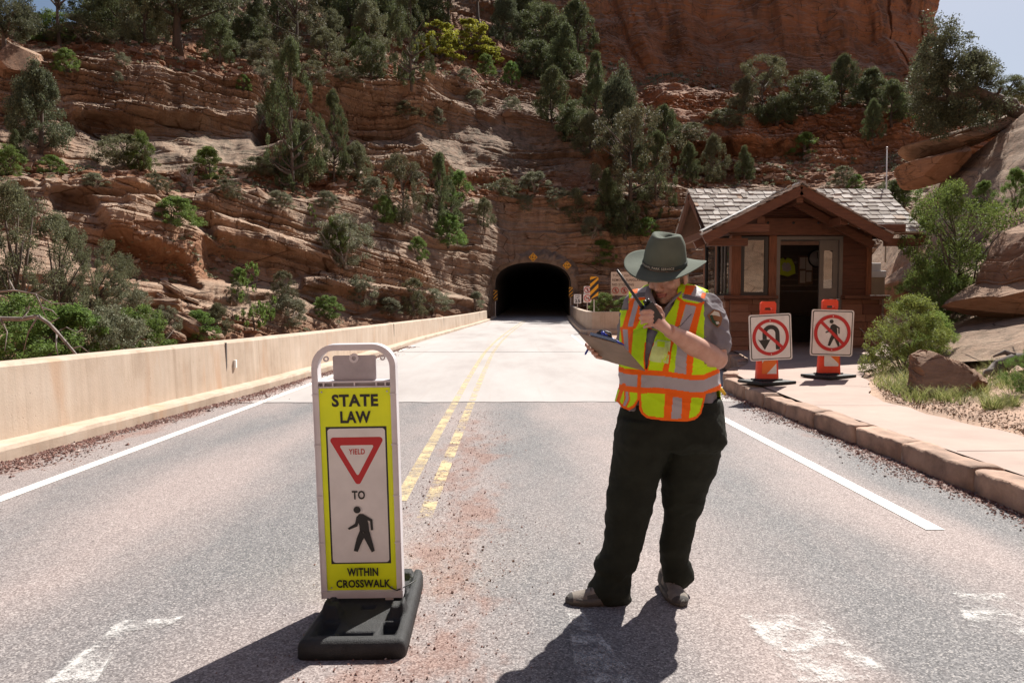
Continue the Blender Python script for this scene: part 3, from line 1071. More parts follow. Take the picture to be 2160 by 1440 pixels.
# where the rock is massive (slabs, the big red cliff) the bedding hardly shows
tcol = tt[:, None] * np.ones_like(U)
slab = np.clip(sst(170, 230, U) * sst(600, 540, U) + sst(660, 720, U), 0, 1) * sst(4.2, 4.8, tcol) * sst(6.25, 5.6, tcol) * sst(1300, 1050, U) * sst(0.42, 0.55, fbm(TX / 9, TY / 9, TZ / 6, 77, 3) + 0.04)
big = sst(8.2, 8.6, tcol) * sst(1180, 1380, U)
portal = 0.75 * sst(125, 50, np.abs(U - 1124) + 50 * (fbm(U / 60, tt[:, None] * 2, 0, 29, 3) - 0.5)) * sst(3.4, 2.8, tcol)
amp = (1 - 0.78 * slab) * (1 - 0.72 * big) * (1 - 0.85 * portal)
soil = (sst(3.1, 3.4, tcol) * sst(4.7, 4.2, tcol) + sst(7.1, 7.4, tcol) * sst(9.4, 8.8, tcol) * sst(1350, 1100, U)
        + 0.9 * sst(7.1, 7.5, tcol) * sst(8.5, 8.1, tcol) * sst(1100, 1350, U) + sst(0.55, 0.1, tcol))
soil = np.clip(soil, 0, 1)
scree = sst(0.9, 1.2, tcol) * sst(2.3, 1.6, tcol) * sst(140, 260, U) * sst(560, 430, U)
soil = np.clip(np.maximum(soil * (0.45 + 1.1 * fbm(TX / 4, TY / 4, TZ / 3, 51, 4)), scree * 0.8), 0, 1)
rough = (fbm(TX / 2.2, TY / 2.2, TZ / 1.6, 61, 5) - 0.5) + 0.55 * (0.5 - np.abs(2 * fbm(TX / 1.7, TY / 1.7, TZ / 0.8, 63, 4) - 1)) * (1 - 0.8 * slab) * (1 - 0.5 * big)
cell = hsh(np.floor(Sx / 1.3 + 2.0 * wob), np.floor(w1 / 0.7), TX * 0 + 5, TX * 0) * thin
rough = rough + 0.45 * cell * (1 - 0.8 * slab) * (1 - 0.8 * big)
lump = (fbm(TX / 11, TY / 11, TZ / 8, 71, 3) - 0.5)
near = np.clip(TY / 60, 0.45, 1.3)
sgap = sst(0, 0.05, set_q - set_i) * sst(0, 0.05, 1 - (set_q - set_i))
D = D * (0.55 + 0.45 * sgap)
disp = (D * amp * (1 - 0.55 * soil) * 1.45 + rough * (0.55 + 0.5 * soil) * (1 - 0.6 * portal) + lump * 2.4 * (1 - portal)) * near
disp += big * (3.8 * (0.5 - np.abs(2 * fbm(Sx / 9, TZ / 40, 0, 83, 4) - 1)) + 2.2 * (fbm(Sx / 5, TZ / 12, 0, 85, 4) - 0.5) - 0.9 * sst(0.05, 0.0, np.abs(fbm(Sx / 12, TZ / 45, 0, 87, 3) - 0.5)))
# ledges that overhang, and the shaded hollows under them


def soft_mask(poly, wd):
    d = near_line(list(poly) + [poly[0]], U, Vv)
    return sst(-wd, wd, np.where(inpoly(poly, U, Vv), d, -d))


for poly, a_, wd in (([(190, 425), (330, 436), (452, 520), (392, 556), (230, 500)], 1.5, 10), ([(225, 512), (392, 562), (420, 610), (250, 585)], -1.3, 14),
                     ([(440, 462), (700, 540), (705, 566), (450, 506)], 1.2, 8), ([(430, 520), (690, 575), (570, 612), (425, 590)], -1.1, 14),
                     ([(150, 245), (560, 250), (560, 268), (150, 270)], 0.8, 7), ([(130, 272), (580, 270), (580, 296), (130, 300)], -0.8, 10),
                     ([(560, 190), (610, 190), (600, 300), (540, 300)], -3.0, 16), ([(660, 235), (850, 225), (880, 330), (680, 330)], -3.2, 22),
                     ([(90, 390), (380, 396), (380, 414), (95, 420)], 0.7, 6), ([(110, 420), (260, 424), (270, 455), (110, 452)], -0.9, 9),
                     ([(640, 590), (1000, 640), (1000, 650), (640, 612)], 0.9, 6), ([(1180, 210), (1380, 200), (1400, 245), (1180, 250)], -2.5, 16),
                     ([(1250, 330), (1700, 300), (1700, 316), (1250, 350)], 1.8, 8), ([(1250, 352), (1700, 318), (1700, 345), (1250, 380)], -1.8, 10)):
    disp += a_ * soft_mask(poly, wd) * (0.7 + 0.6 * fbm(TX / 4, TY / 4, TZ / 3, 17, 3))
# the rim of rock that bulges out over the left of the tunnel
disp += 2.4 * np.exp(-((U - 1008 + 40 * (fbm(tt[:, None] * 2.5, 0, 0, 61, 3) - 0.5)) / 42) ** 2) * sst(0.5, 1.4, tcol) * sst(3.2, 2.6, tcol)
nh = np.sqrt(DX ** 2 + 1)
TX2 = TX - disp * DX / nh
TY2 = TY - disp / nh
TZ2 = TZ + 0.18 * disp * (1 - 0.6 * slab) + soil * 0.4 * (fbm(TX * 1.1, TY * 1.1, TZ, 91, 4) - 0.5)
# leave the tunnel mouth open
pu = 1080 + F * TX2 / (TY2 * CT - (TZ2 - CAM_H) * ST)
pv = 720 - F * (TY2 * ST + (TZ2 - CAM_H) * CT) / (TY2 * CT - (TZ2 - CAM_H) * ST)
TCX, TCY = P(1124, 668, 69.0).x, 69.0
RAD_W, SPR, TOPZ = 3.62, 3.2, 5.75
rz69 = 0.5


def arch_pts(grow=0.0, n=40):
    """Tunnel outline from the left foot over the crown to the right foot, (x, z)."""
    out = [(-RAD_W - grow, -0.3), (-RAD_W - grow, SPR * 0.5)]
    for i in range(n + 1):
        a = math.pi - math.pi * i / n
        out.append(((RAD_W + grow) * math.copysign(abs(math.cos(a)) ** 0.86, math.cos(a)), SPR + (TOPZ - SPR - rz69 + grow) * math.sin(a) ** 0.9))
    out += [(RAD_W + grow, SPR * 0.5), (RAD_W + grow, -0.3)]
    return [(x + TCX, z + rz69) for x, z in out]


ax = (TX2 - TCX) / (RAD_W + 0.25)
top = rz69 + SPR + (TOPZ - SPR - rz69 + 0.25) * np.sqrt(np.clip(1 - np.abs(ax) ** 2.2, 0, 1)) ** 0.95
inside = (np.abs(ax) < 1) & (TZ2 < top) & (TY2 > 60) & (TY2 < 80)
hole = inside[:-1, :-1] | inside[1:, :-1] | inside[:-1, 1:] | inside[1:, 1:]
Fq = grid_faces(NTt, NU, ~hole)
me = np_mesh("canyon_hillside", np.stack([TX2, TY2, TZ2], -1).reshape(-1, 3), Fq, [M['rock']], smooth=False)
redz = np.clip(0.05 + 0.9 * sst(1150, 1400, U) * sst(3.0, 5.0, tcol) + 0.25 * sst(7.0, 7.6, tcol) + 0.2 * sst(3.2, 2.0, tcol) * sst(700, 300, U)
               + 0.7 * (fbm(TX / 10, TY / 10, TZ / 3, 5, 3) - 0.5), 0, 1) * (1 - 0.8 * slab) * (1 - 0.9 * portal)
lich_ = np.clip(slab * 0.9 + 0.25 + 0.5 * portal, 0, 1)
bedw = (TZ + (0.14 * set_d - 0.05) * TX + wob * 2.0 + fault) * (1 - lowleft) * (1 - hiR) + (TZ + (0.16 + 0.22 * set_d) * TX + 0.05 * TY + wob * 2.2 + fault) * lowleft + (TZ + (0.10 - 0.34 * set_d) * TX + wob * 3.0 + fault) * hiR * (1 - lowleft)
col = np.stack([redz, soil * (1 - slab), lich_, bedw], -1).reshape(-1, 4).astype(np.float32)
ca = me.color_attributes.new("zone", 'FLOAT_COLOR', 'POINT')
ca.data.foreach_set("color", col.ravel())
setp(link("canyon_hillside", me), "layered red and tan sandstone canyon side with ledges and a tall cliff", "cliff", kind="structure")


def on_hill(u, v):
    """Where the hillside is first met below (u, v) in the photograph."""
    d = (pu - u) ** 2 + 2.0 * (pv - v) ** 2
    d = d + 0.02 * (TY2 - 20)
    i = np.unravel_index(np.argmin(d), d.shape)
    return Vector((TX2[i], TY2[i], TZ2[i]))


# rubble and low growth on the soil of the ledges
rng = np.random.default_rng(17)
_vis = (pu > -120) & (pu < 2120) & (pv > -60) & (pv < 760)
_ok = np.argwhere((soil * (1 - slab) > 0.38) & _vis & ~inside)
_pick = _ok[rng.integers(len(_ok), size=5200)]
c = np.stack([TX2, TY2, TZ2], -1)[_pick[:, 0], _pick[:, 1]]
n_ = len(c)
base = np.array([(1, 1, -0.7), (-1, 1, -0.7), (-1, -1, -0.7), (1, -1, -0.7), (1, 1, 0.7), (-1, 1, 0.7), (-1, -1, 0.7), (1, -1, 0.7)], float)
sz = 0.055 * np.minimum(np.exp(rng.normal(0, 0.75, n_)), 4.0) * np.minimum(c[:, 1], 75) / 45
Vr = base[None] * (1 + rng.normal(0, 0.22, (n_, 8, 3))) * sz[:, None, None] * np.array([1.3, 1.0, 0.7])
aa = rng.random(n_) * 6.283
Vr = np.stack([Vr[..., 0] * np.cos(aa)[:, None] - Vr[..., 1] * np.sin(aa)[:, None], Vr[..., 0] * np.sin(aa)[:, None] + Vr[..., 1] * np.cos(aa)[:, None], Vr[..., 2] + 0.25 * Vr[..., 0]], -1) + c[:, None, :]
qf = np.array([(0, 3, 2, 1), (4, 5, 6, 7), (0, 1, 5, 4), (1, 2, 6, 5), (2, 3, 7, 6), (3, 0, 4, 7)])
rm_ = NT("rubble_stone")
rmt = rm_.pbr(rm_.ramp(rm_.geo().outputs["Random Per Island"], [(0, (0.14, 0.075, 0.05)), (0.5, (0.29, 0.185, 0.13)), (1, (0.42, 0.33, 0.27))]), 0.95)
setp(link("rubble", np_mesh("rubble", Vr.reshape(-1, 3), (qf[None] + (np.arange(n_) * 8)[:, None, None]).reshape(-1, 4), [rmt])), "broken red and tan stones scattered over the soil of the ledges", "rubble", kind="stuff")
_ok = np.argwhere((soil * (1 - slab) > 0.42) & _vis & ~inside & (fbm(TX / 3, TY / 3, TZ / 3, 41, 3) > 0.47))
_pick = _ok[rng.integers(len(_ok), size=1500)]
c = np.stack([TX2, TY2, TZ2], -1)[_pick[:, 0], _pick[:, 1]]
Vs = []
for q in c:
    r_ = 0.16 * math.exp(rng.normal(0, 0.45)) * q[1] / 45
    m_ = 34
    d = rng.normal(0, 1, (m_, 3))
    d /= np.linalg.norm(d, axis=1)[:, None]
    d[:, 2] = np.abs(d[:, 2]) * 0.8
    p = q[None] + d * r_ * rng.random((m_, 1)) ** 0.4
    a = rng.normal(0, 1, (m_, 3)) + np.array([0, 0, 0.6])
    b_ = np.cross(a, rng.normal(0, 1, (m_, 3)))
    a /= np.linalg.norm(a, axis=1)[:, None]
    b_ /= np.linalg.norm(b_, axis=1)[:, None]
    s_ = 0.07 * q[1] / 45
    Vs.append(np.stack([p - a * s_, p + b_ * s_ * 0.5, p + a * s_, p - b_ * s_ * 0.5], 1))
V = np.concatenate(Vs).reshape(-1, 3)
setp(link("undergrowth", np_mesh("undergrowth", V, np.arange(len(V)).reshape(-1, 4), [M['sage']])), "low grey-green growth dotted over the ledges", "undergrowth", kind="stuff")

# ------------------------------------------------------------------ tunnel
tn = thing("tunnel", (0, 0, 0), "dark arched road tunnel mouth cut into the cliff", "tunnel")
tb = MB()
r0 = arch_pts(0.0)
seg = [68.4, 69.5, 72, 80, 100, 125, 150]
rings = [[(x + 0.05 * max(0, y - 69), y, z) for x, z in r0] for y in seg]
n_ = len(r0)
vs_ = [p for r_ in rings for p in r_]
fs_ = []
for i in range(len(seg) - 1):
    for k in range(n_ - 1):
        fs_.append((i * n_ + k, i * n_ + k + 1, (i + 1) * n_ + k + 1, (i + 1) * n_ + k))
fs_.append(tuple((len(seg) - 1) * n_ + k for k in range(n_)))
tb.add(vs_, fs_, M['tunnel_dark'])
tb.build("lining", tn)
# rough stone surround standing a little proud of the rock
ro, ri = arch_pts(1.0), arch_pts(0.002)
sb = MB()
vs_, fs_ = [], []
random.seed(9)
for k in range(n_):
    j = [random.uniform(-0.22, 0.22) for _ in range(4)]
    cx_, cz_ = (ro[k][0] - ri[k][0]), (ro[k][1] - ri[k][1])
    vs_ += [(ri[k][0], 68.38, ri[k][1]), (ri[k][0] + cx_ * 0.35, 68.3 + j[0] * 0.4, ri[k][1] + cz_ * 0.35), (ri[k][0] + cx_ * (0.75 + j[1]), 68.42 + j[2], ri[k][1] + cz_ * (0.75 + j[1])),
            (ro[k][0] + cx_ * 0.8, 70.2, ro[k][1] + cz_ * 0.8), (ri[k][0], 70.2, ri[k][1])]
for k in range(n_ - 1):
    for q in range(4):
        fs_.append((k * 5 + q, k * 5 + q + 1, (k + 1) * 5 + q + 1, (k + 1) * 5 + q))
sb.add(vs_, fs_, M['portal'])
sb.build("portal_surround", tn)

# red gravel swept against the ledge, the kerb and the centre line
rng = np.random.default_rng(3)


def gravel(name, n, place, label, size=(0.0025, 0.009)):
    c = np.array([place(rng) for _ in range(n)])
    s = rng.uniform(size[0], size[1], n) * np.where(rng.random(n) < 0.06, 2.0, 1.0)
    base = np.array([(1, 1, 0.2), (-1, 1, 0.3), (-1, -1, 0.15), (1, -1, 0.25), (0.2, 0.1, 1.1), (0, 0, -0.5)], float)
    V = (c[:, None, :] + (base[None] + rng.normal(0, 0.35, (n, 6, 3))) * s[:, None, None])
    tri = np.array([(0, 1, 4), (1, 2, 4), (2, 3, 4), (3, 0, 4), (1, 0, 5), (2, 1, 5), (3, 2, 5), (0, 3, 5)])
    Fq = (tri[None] + (np.arange(n) * 6)[:, None, None]).reshape(-1, 3)
    m_ = NT(name + "_stone")
    rp = m_.geo().outputs["Random Per Island"]
    mt = m_.pbr(m_.ramp(rp, [(0.0, (0.07, 0.035, 0.03)), (0.5, (0.19, 0.09, 0.072)), (0.85, (0.28, 0.15, 0.12)), (1.0, (0.5, 0.42, 0.38))]), 0.9)
    return setp(link(name, np_mesh(name, V.reshape(-1, 3), Fq, [mt])), label, "gravel", kind="stuff")


def pl_left(r):
    Y = 3.5 + 22 * r.random() ** 1.7
    w_ = 0.30 + 0.12 * math.sin(Y * 1.3) + 0.08 * math.sin(Y * 3.1)
    return (float(ledge_x(Y)) + abs(r.normal(0, 0.5)) * w_ + 0.01, Y, 0.003)


def pl_right(r):
    Y = 3.2 + 8.6 * r.random() ** 1.2
    return (float(kerb_x(Y)) - abs(r.normal(0, 0.5)) * (0.26 + 0.1 * math.sin(Y * 2.3)) - 0.01, Y, 0.003)


def pl_mid(r):
    Y = 2.4 + 7.0 * r.random() ** 1.3
    return (-0.42 + r.normal(0, 0.24) + 0.1 * math.sin(Y * 2), Y, 0.0025)


gravel("gravel", 17000, pl_left, "dark red gravel swept against the bridge wall ledge")
gravel("gravel", 5000, pl_right, "dark red gravel lying along the foot of the sandstone kerb", (0.002, 0.008))
gravel("gravel", 3800, pl_mid, "red cinder gravel scattered along the worn centre line", (0.001, 0.0035))

# the canyon side behind the camera, seen only in reflections; it also shuts off that part of the sky
hx, hq = np.meshgrid(np.linspace(-150, 150, 90), np.linspace(0, 1, 50))
hy = -34 - 0.0022 * hx ** 2 * -1 - 52 * hq ** 1.3 - 9 * fbm(hx / 14, hq * 6, 0, 6, 4)
hy = hy - 0.0010 * hx ** 2
hzz = -1 + 58 * hq + 5 * fbm(hx / 20, hq * 3, 0, 16, 3)
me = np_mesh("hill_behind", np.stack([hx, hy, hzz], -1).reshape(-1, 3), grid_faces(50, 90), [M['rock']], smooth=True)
hc = np.zeros((50 * 90, 4), np.float32)
hc[:, 0], hc[:, 1], hc[:, 2], hc[:, 3] = 0.3, 0.2, 0.4, 1
me.color_attributes.new("zone", 'FLOAT_COLOR', 'POINT').data.foreach_set("color", hc.ravel())
setp(link("hill", me), "sandstone hillside on the near side of the canyon", "hill", kind="structure")
# ------------------------------------------------------------------ the timber and stone kiosk
M['log'] = m_wood("kiosk_beam_wood", (0.132, 0.054, 0.031), (1.2, 12, 12))
M['post'] = m_wood("kiosk_post_wood", (0.175, 0.068, 0.035), (12, 12, 1.0))
M['plank'] = m_wood("kiosk_plank", (0.10, 0.037, 0.022), (1.2, 12, 12))
M['soffit'] = m_wood("kiosk_soffit", (0.14, 0.062, 0.034), (8, 1, 8))
M['shake'] = None


def m_shake():
    m = NT("weathered_shake")
    rp = m.geo().outputs["Random Per Island"]
    c = m.ramp(rp, [(0.0, (0.24, 0.20, 0.175)), (0.4, (0.40, 0.355, 0.32)), (0.75, (0.50, 0.455, 0.42)), (0.93, (0.58, 0.53, 0.49)), (1.0, (0.40, 0.25, 0.16))])
    o = m.obj()
    g = m.noise(o, 6, 5, 0.65, (9, 1, 1))
    c = m.mix(0.45, c, m.ramp(g, [(0.3, 0.45), (0.7, 1.0)]), 'MULTIPLY')
    return m.pbr(c, 0.9, 0, m.bump(g, 0.4, 0.008), 0.2)


def m_stonewall():
    m = NT("kiosk_stone")
    rp = m.geo().outputs["Random Per Island"]
    o = m.obj()
    c = m.ramp(rp, [(0.0, (0.155, 0.070, 0.046)), (0.35, (0.235, 0.115, 0.075)), (0.7, (0.30, 0.155, 0.105)), (1.0, (0.215, 0.125, 0.09))])
    n = m.noise(o, 5, 6, 0.65, (1, 1, 3))
    c = m.mix(0.5, c, m.ramp(n, [(0.3, 0.5), (0.7, 1.0)]), 'MULTIPLY')
    return m.pbr(c, 0.9, 0, m.bump(m.noise(o, 22, 5, 0.7), 0.5, 0.02), 0.2)


def m_glass(name, col=(0.02, 0.022, 0.022), a=0.72):
    m = NT(name)
    g = m.n("BsdfGlossy", {"Color": (0.85, 0.85, 0.85), "Roughness": 0.02})
    t = m.n("BsdfTransparent", {"Color": (0.55, 0.57, 0.56)})
    fr = m.n("Fresnel", {"IOR": 1.9})
    mx = m.n("MixShader", {0: m.math('ADD', fr, 0.10, clamp=True), 1: t.outputs[0], 2: g.outputs[0]})
    m.t.links.new(mx.outputs[0], m.out.inputs[0])
    return m.mat


M['shake'] = m_shake()
M['stone'] = m_stonewall()
M['glass'] = m_glass("window_glass")
M['black_metal'] = simple("black_metal", (0.02, 0.02, 0.022), 0.45, 0.1)
M['grey_metal'] = simple("grey_painted_metal", (0.145, 0.128, 0.116), 0.5, 0.08)
M['inner'] = simple("inner_wall", (0.085, 0.07, 0.056), 0.8, 0.1)
M['galv'] = simple("galvanised_metal", (0.46, 0.46, 0.47), 0.38, 0.15, 14, metal=0.7)
M['flash'] = simple("valley_flashing", (0.58, 0.57, 0.56), 0.35, 0.1, 5, metal=0.5)
M['brass'] = simple("brass", (0.55, 0.38, 0.14), 0.35, 0.1, metal=0.8)

KY = 16.2
kx = lambda u, Y=KY: P(u, 600, Y).x
kz = lambda v, Y=KY: P(1500, v, Y).z
XL, XR = kx(1541), kx(1836)
XD0, XD1 = kx(1636), kx(1771)                       # door frame
ZF = float(walk_z(6.5, 16.2)) - 0.02
ZC = kz(626)                                        # counter
ZB = kz(500)                                        # underside of the beam
YB = 18.5
ks = thing("ranger_kiosk", (0, 0, 0), "brown timber and stone ranger kiosk with grey shingle cross-gable roof", "kiosk")
# stone base
random.seed(12)


def stones(b, p0, p1, z0, z1, nrm, proud=0.05):
    """Coursed blocks on the face from p0 to p1."""
    p0, p1 = Vector(p0), Vector(p1)
    t = (p1 - p0).normalized()
    n_ = Vector(nrm)
    L = (p1 - p0).length
    z = z0
    while z < z1 - 0.03:
        h = min(random.choice([0.13, 0.17, 0.2, 0.24]), z1 - z)
        s_ = 0.0
        while s_ < L - 0.01:
            w_ = min(random.uniform(0.25, 0.6), L - s_)
            d = proud + random.uniform(-0.022, 0.022)
            a = p0 + t * (s_ + 0.004)
            c = p0 + t * (s_ + w_ - 0.004)
            q = [a, c, c + n_ * d, a + n_ * d]
            vs_ = [(x.x, x.y, z + 0.004) for x in q] + [(x.x, x.y, z + h - 0.004) for x in q]
            b.add(vs_, [(0, 1, 2, 3), (4, 5, 6, 7), (0, 1, 5, 4), (1, 2, 6, 5), (2, 3, 7, 6), (3, 0, 4, 7)], M['stone'])
            s_ += w_
        z += h


b = MB()
b.box((XL - 0.02, KY, ZF - 0.1), (XD0 - 0.03, KY + 0.2, ZC - 0.05), M['plank'])
b.box((XL - 0.02, KY + 0.205, ZF - 0.1), (XL + 0.18, YB - 0.01, ZC - 0.05), M['plank'])
stones(b, (XL - 0.021, KY, 0), (XL - 0.021, YB, 0), ZF - 0.08, ZC - 0.055, (-1, 0, 0), 0.10)
stones(b, (XL - 0.02, KY, 0), (XD0 - 0.03, KY, 0), ZF - 0.08, ZC - 0.055, (0, -1, 0), 0.10)
b.build("stone_base", ks)
b = MB()
b.box((XD1 + 0.03, KY, ZF - 0.1), (XR + 0.02, KY + 0.2, ZC - 0.05), M['plank'])
b.box((XR - 0.18, KY + 0.205, ZF - 0.1), (XR + 0.02, YB - 0.01, ZC - 0.05), M['plank'])
stones(b, (XD1 + 0.03, KY, 0), (XR + 0.22, KY, 0), ZF - 0.08, ZC - 0.055, (0, -1, 0), 0.10)
stones(b, (XR + 0.021, KY + 0.004, 0), (XR + 0.021, YB, 0), ZF - 0.08, ZC - 0.055, (1, 0, 0), 0.20)
b.build("stone_base", ks)
b = MB()
b.box((XL - 0.22, KY - 0.24, ZC - 0.05), (XD0 - 0.02, KY + 0.06, ZC + 0.03), M['log'], bev=0.008)
b.box((XL - 0.22, KY + 0.065, ZC - 0.05), (XL + 0.02, YB, ZC + 0.03), M['log'], bev=0.008)
b.build("counter", ks)
b = MB()
b.box((XD1 + 0.02, KY - 0.24, ZC - 0.05), (XR + 0.34, KY + 0.06, ZC + 0.03), M['log'], bev=0.008)
b.build("counter", ks)
# upper walls
b = MB()
n_ = 9
for i in range(n_):
    z0, z1 = ZC + 0.03 + (ZB + 0.02 - ZC - 0.03) * i / n_, ZC + 0.03 + (ZB + 0.02 - ZC - 0.03) * (i + 1) / n_
    b.box((XD1 + 0.05, KY - 0.012 - 0.008 * (i % 2), z0 + 0.004), (XR - 0.09, KY + 0.03, z1), M['plank'])
    b.box((XR - 0.03, KY + 0.10, z0 + 0.004), (XR + 0.012, YB, z1), M['plank'])
    b.box((XL + 0.05, YB - 0.05, (z0 if i else ZF - 0.1) + 0.004), (XR - 0.05, YB, z1), M['inner'])
b.build("wall", ks)
b = MB()
b.box((XL, KY + 0.3, ZF - 0.06), (XR - 0.03, YB - 0.05, ZF + 0.0), simple("floor_mat", (0.03, 0.027, 0.025), 0.9))
b.build("floor", ks)
b = MB()
b.box((XL, KY + 0.1, ZB + 0.12), (XR - 0.03, YB, ZB + 0.15), M['inner'])
b.build("ceiling", ks)
for (u0, u1) in ((1541, 1561), (1620, 1636), (1825, 1836)):
    b = MB()
    b.box((kx(u0), KY - 0.05, ZC + 0.032), (kx(u1), KY + 0.13, ZB + 0.03), M['post'], bev=0.006)
    b.build("post", ks)
for (Y0) in (17.35, YB - 0.08):
    b = MB()
    b.box((XL + 0.004, Y0, ZC + 0.032), (XL + 0.12, Y0 + 0.13, ZB + 0.03), M['post'], bev=0.006)
    b.build("post", ks)


def window(xa, xb, z0, z1, Y, side=False, muls=(), fr=0.05):
    """A framed pane in the front (or the left side) wall."""
    f = MB()
    if not side:
        f.box((xa, Y - 0.02, z0), (xb, Y + 0.06, z0 + fr), M['black_metal'])
        f.box((xa, Y - 0.02, z1 - fr), (xb, Y + 0.06, z1), M['black_metal'])
        f.box((xa, Y - 0.02, z0 + fr), (xa + fr, Y + 0.06, z1 - fr), M['black_metal'])
        f.box((xb - fr, Y - 0.02, z0 + fr), (xb, Y + 0.06, z1 - fr), M['black_metal'])
        w_ = f.build("window", ks)
        g = MB()
        g.box((xa + fr, Y + 0.015, z0 + fr), (xb - fr, Y + 0.022, z1 - fr), M['glass'])
    else:
        x = Y
        f.box((x - 0.02, xa, z0), (x + 0.06, xb, z0 + fr), M['black_metal'])
        f.box((x - 0.02, xa, z1 - fr), (x + 0.06, xb, z1), M['black_metal'])
        f.box((x - 0.02, xa, z0 + fr), (x + 0.06, xa + fr, z1 - fr), M['black_metal'])
        f.box((x - 0.02, xb - fr, z0 + fr), (x + 0.06, xb, z1 - fr), M['black_metal'])
        for q in muls:
            f.box((x - 0.012, q - 0.018, z0 + fr), (x + 0.05, q + 0.018, z1 - fr), M['grey_metal'])
        w_ = f.build("window", ks)
        g = MB()
        g.box((x + 0.015, xa + fr, z0 + fr), (x + 0.022, xb - fr, z1 - fr), M['glass'])
    g.build("pane", w_)


window(kx(1562), kx(1619), ZC + 0.035, ZB + 0.01, KY, fr=0.075)
window(KY + 0.16, 17.34, ZC + 0.035, ZB + 0.01, XL + 0.03, True, (16.75, 17.0))
window(17.49, YB - 0.09, ZC + 0.035, ZB + 0.01, XL + 0.03, True, ())
# door frame, door leaf
b = MB()
fr = 0.085
ZD = kz(506)
b.box((XD0, KY - 0.03, ZF), (XD0 + fr, KY + 0.10, ZD), M['grey_metal'])
b.box((XD1 - 0.03, KY - 0.03, ZF), (XD1 + 0.048, KY + 0.10, ZD), M['grey_metal'])
b.box((XD0, KY - 0.031, ZD), (XD1 + 0.048, KY + 0.10, ZB + 0.015), M['grey_metal'])
b.build("door_frame", ks)
dx0, dx1 = kx(1729), XD1 - 0.035
dY = KY + 0.03
b = MB()
gz0, gz1 = kz(608), kz(528)
gx0, gx1 = kx(1738), kx(1757)
b.box((dx0, dY, ZF + 0.01), (dx1, dY + 0.045, gz0), M['grey_metal'])
b.box((dx0, dY, gz1), (dx1, dY + 0.045, ZD - 0.006), M['grey_metal'])
b.box((dx0, dY, gz0), (gx0, dY + 0.045, gz1), M['grey_metal'])
b.box((gx1, dY, gz0), (dx1, dY + 0.045, gz1), M['grey_metal'])
door = b.build("door", ks)
b = MB()
b.box((gx0, dY + 0.015, gz0), (gx1, dY + 0.022, gz1), M['glass'])
b.build("pane", door)
b = MB()
hz = kz(631)
b.tube([(dx1 - 0.06, dY, hz), (dx1 - 0.06, dY - 0.06, hz)], 0.028, M['brass'], 10)
b.tube([(dx1 - 0.06, dY - 0.055, hz), (dx1 - 0.20, dY - 0.06, hz)], [0.016, 0.012], M['galv'], 8)
b.tube([(dx1 - 0.05, dY - 0.055, hz), (dx1 + 0.06, dY - 0.06, hz)], [0.016, 0.014], M['galv'], 8)
b.build("handle", door)
# beams, brackets and gable
GY0 = 15.0
GXc, GZp = P(1690, 390, GY0).x, P(1690, 390, GY0).z
GXl, GXr, GZe = P(1485, 493, GY0).x, P(1880, 492, GY0).x, P(1485, 494, GY0).z
RY_, RZ_ = 17.0, P(1500, 403, 17.0).z
EX0, EX1, EY, EZ = 4.22, 8.80, 15.3, P(1487, 492, 15.3).z
b = MB()
zb1 = kz(462)
b.box((XL - 0.25, KY - 0.17, ZB + 0.03), (XR + 0.22, KY + 0.02, zb1), M['log'], bev=0.01)
for u in (1612, 1665, 1717):
    b.tube([(kx(u), KY - 0.17, kz(472)), (kx(u), KY - 0.185, kz(472))], 0.028, M['black_metal'], 10)
b.build("beam", ks)
for u in (1603, 1778):
    b = MB()
    b.box((kx(u, 15.15) - 0.08, 15.15, kz(474, 15.15)), (kx(u, 15.15) + 0.08, KY - 0.175, kz(456, 15.15)), M['log'], bev=0.01)
    b.build("bracket", ks)
for (xa, xb_) in ((XL - 0.55, XL + 0.45), (XR - 0.65, XR + 0.15)):
    b = MB()
    b.box((xa, 15.06, ZB - 0.005), (xb_, 15.22, ZB + 0.16), M['log'], bev=0.01)
    b.build("beam", ks)
b = MB()
nb = 7
for i in range(nb):
    z0 = zb1 + (GZp - 0.15 - zb1) * i / nb
    z1 = zb1 + (GZp - 0.15 - zb1) * (i + 1) / nb
    hw = max(0.05, (GZp - 0.12 - (z0 + z1) / 2) / (GZp - GZe) * (GXr - GXl) / 2)
    b.box((GXc - hw, KY - 0.06 - 0.008 * (i % 2), z0 + 0.006), (GXc + hw, KY, z1), M['plank'])
b.build("gable_wall", ks)
# rake boards and inner rafters of the front gable
for Yr, wd, ht, off, m_ in ((GY0, 0.07, 0.20, 0.0, 'log'), (GY0 + 0.75, 0.10, 0.16, 0.05, 'log')):
    for sx, xe in ((-1, GXl), (1, GXr)):
        b = MB()
        b.beam((GXc + sx * 0.002, Yr, GZp - 0.115 - off), (xe, Yr, GZe - 0.115 - off), wd, ht, M[m_])
        b.build("rake_board" if Yr == GY0 else "rafter", ks)
b = MB()
b.beam((GXc, GY0 + 0.05, GZp - 0.28), (GXc, 16.9, GZp - 0.28), 0.14, 0.16, M['log'])
b.build("beam", ks)
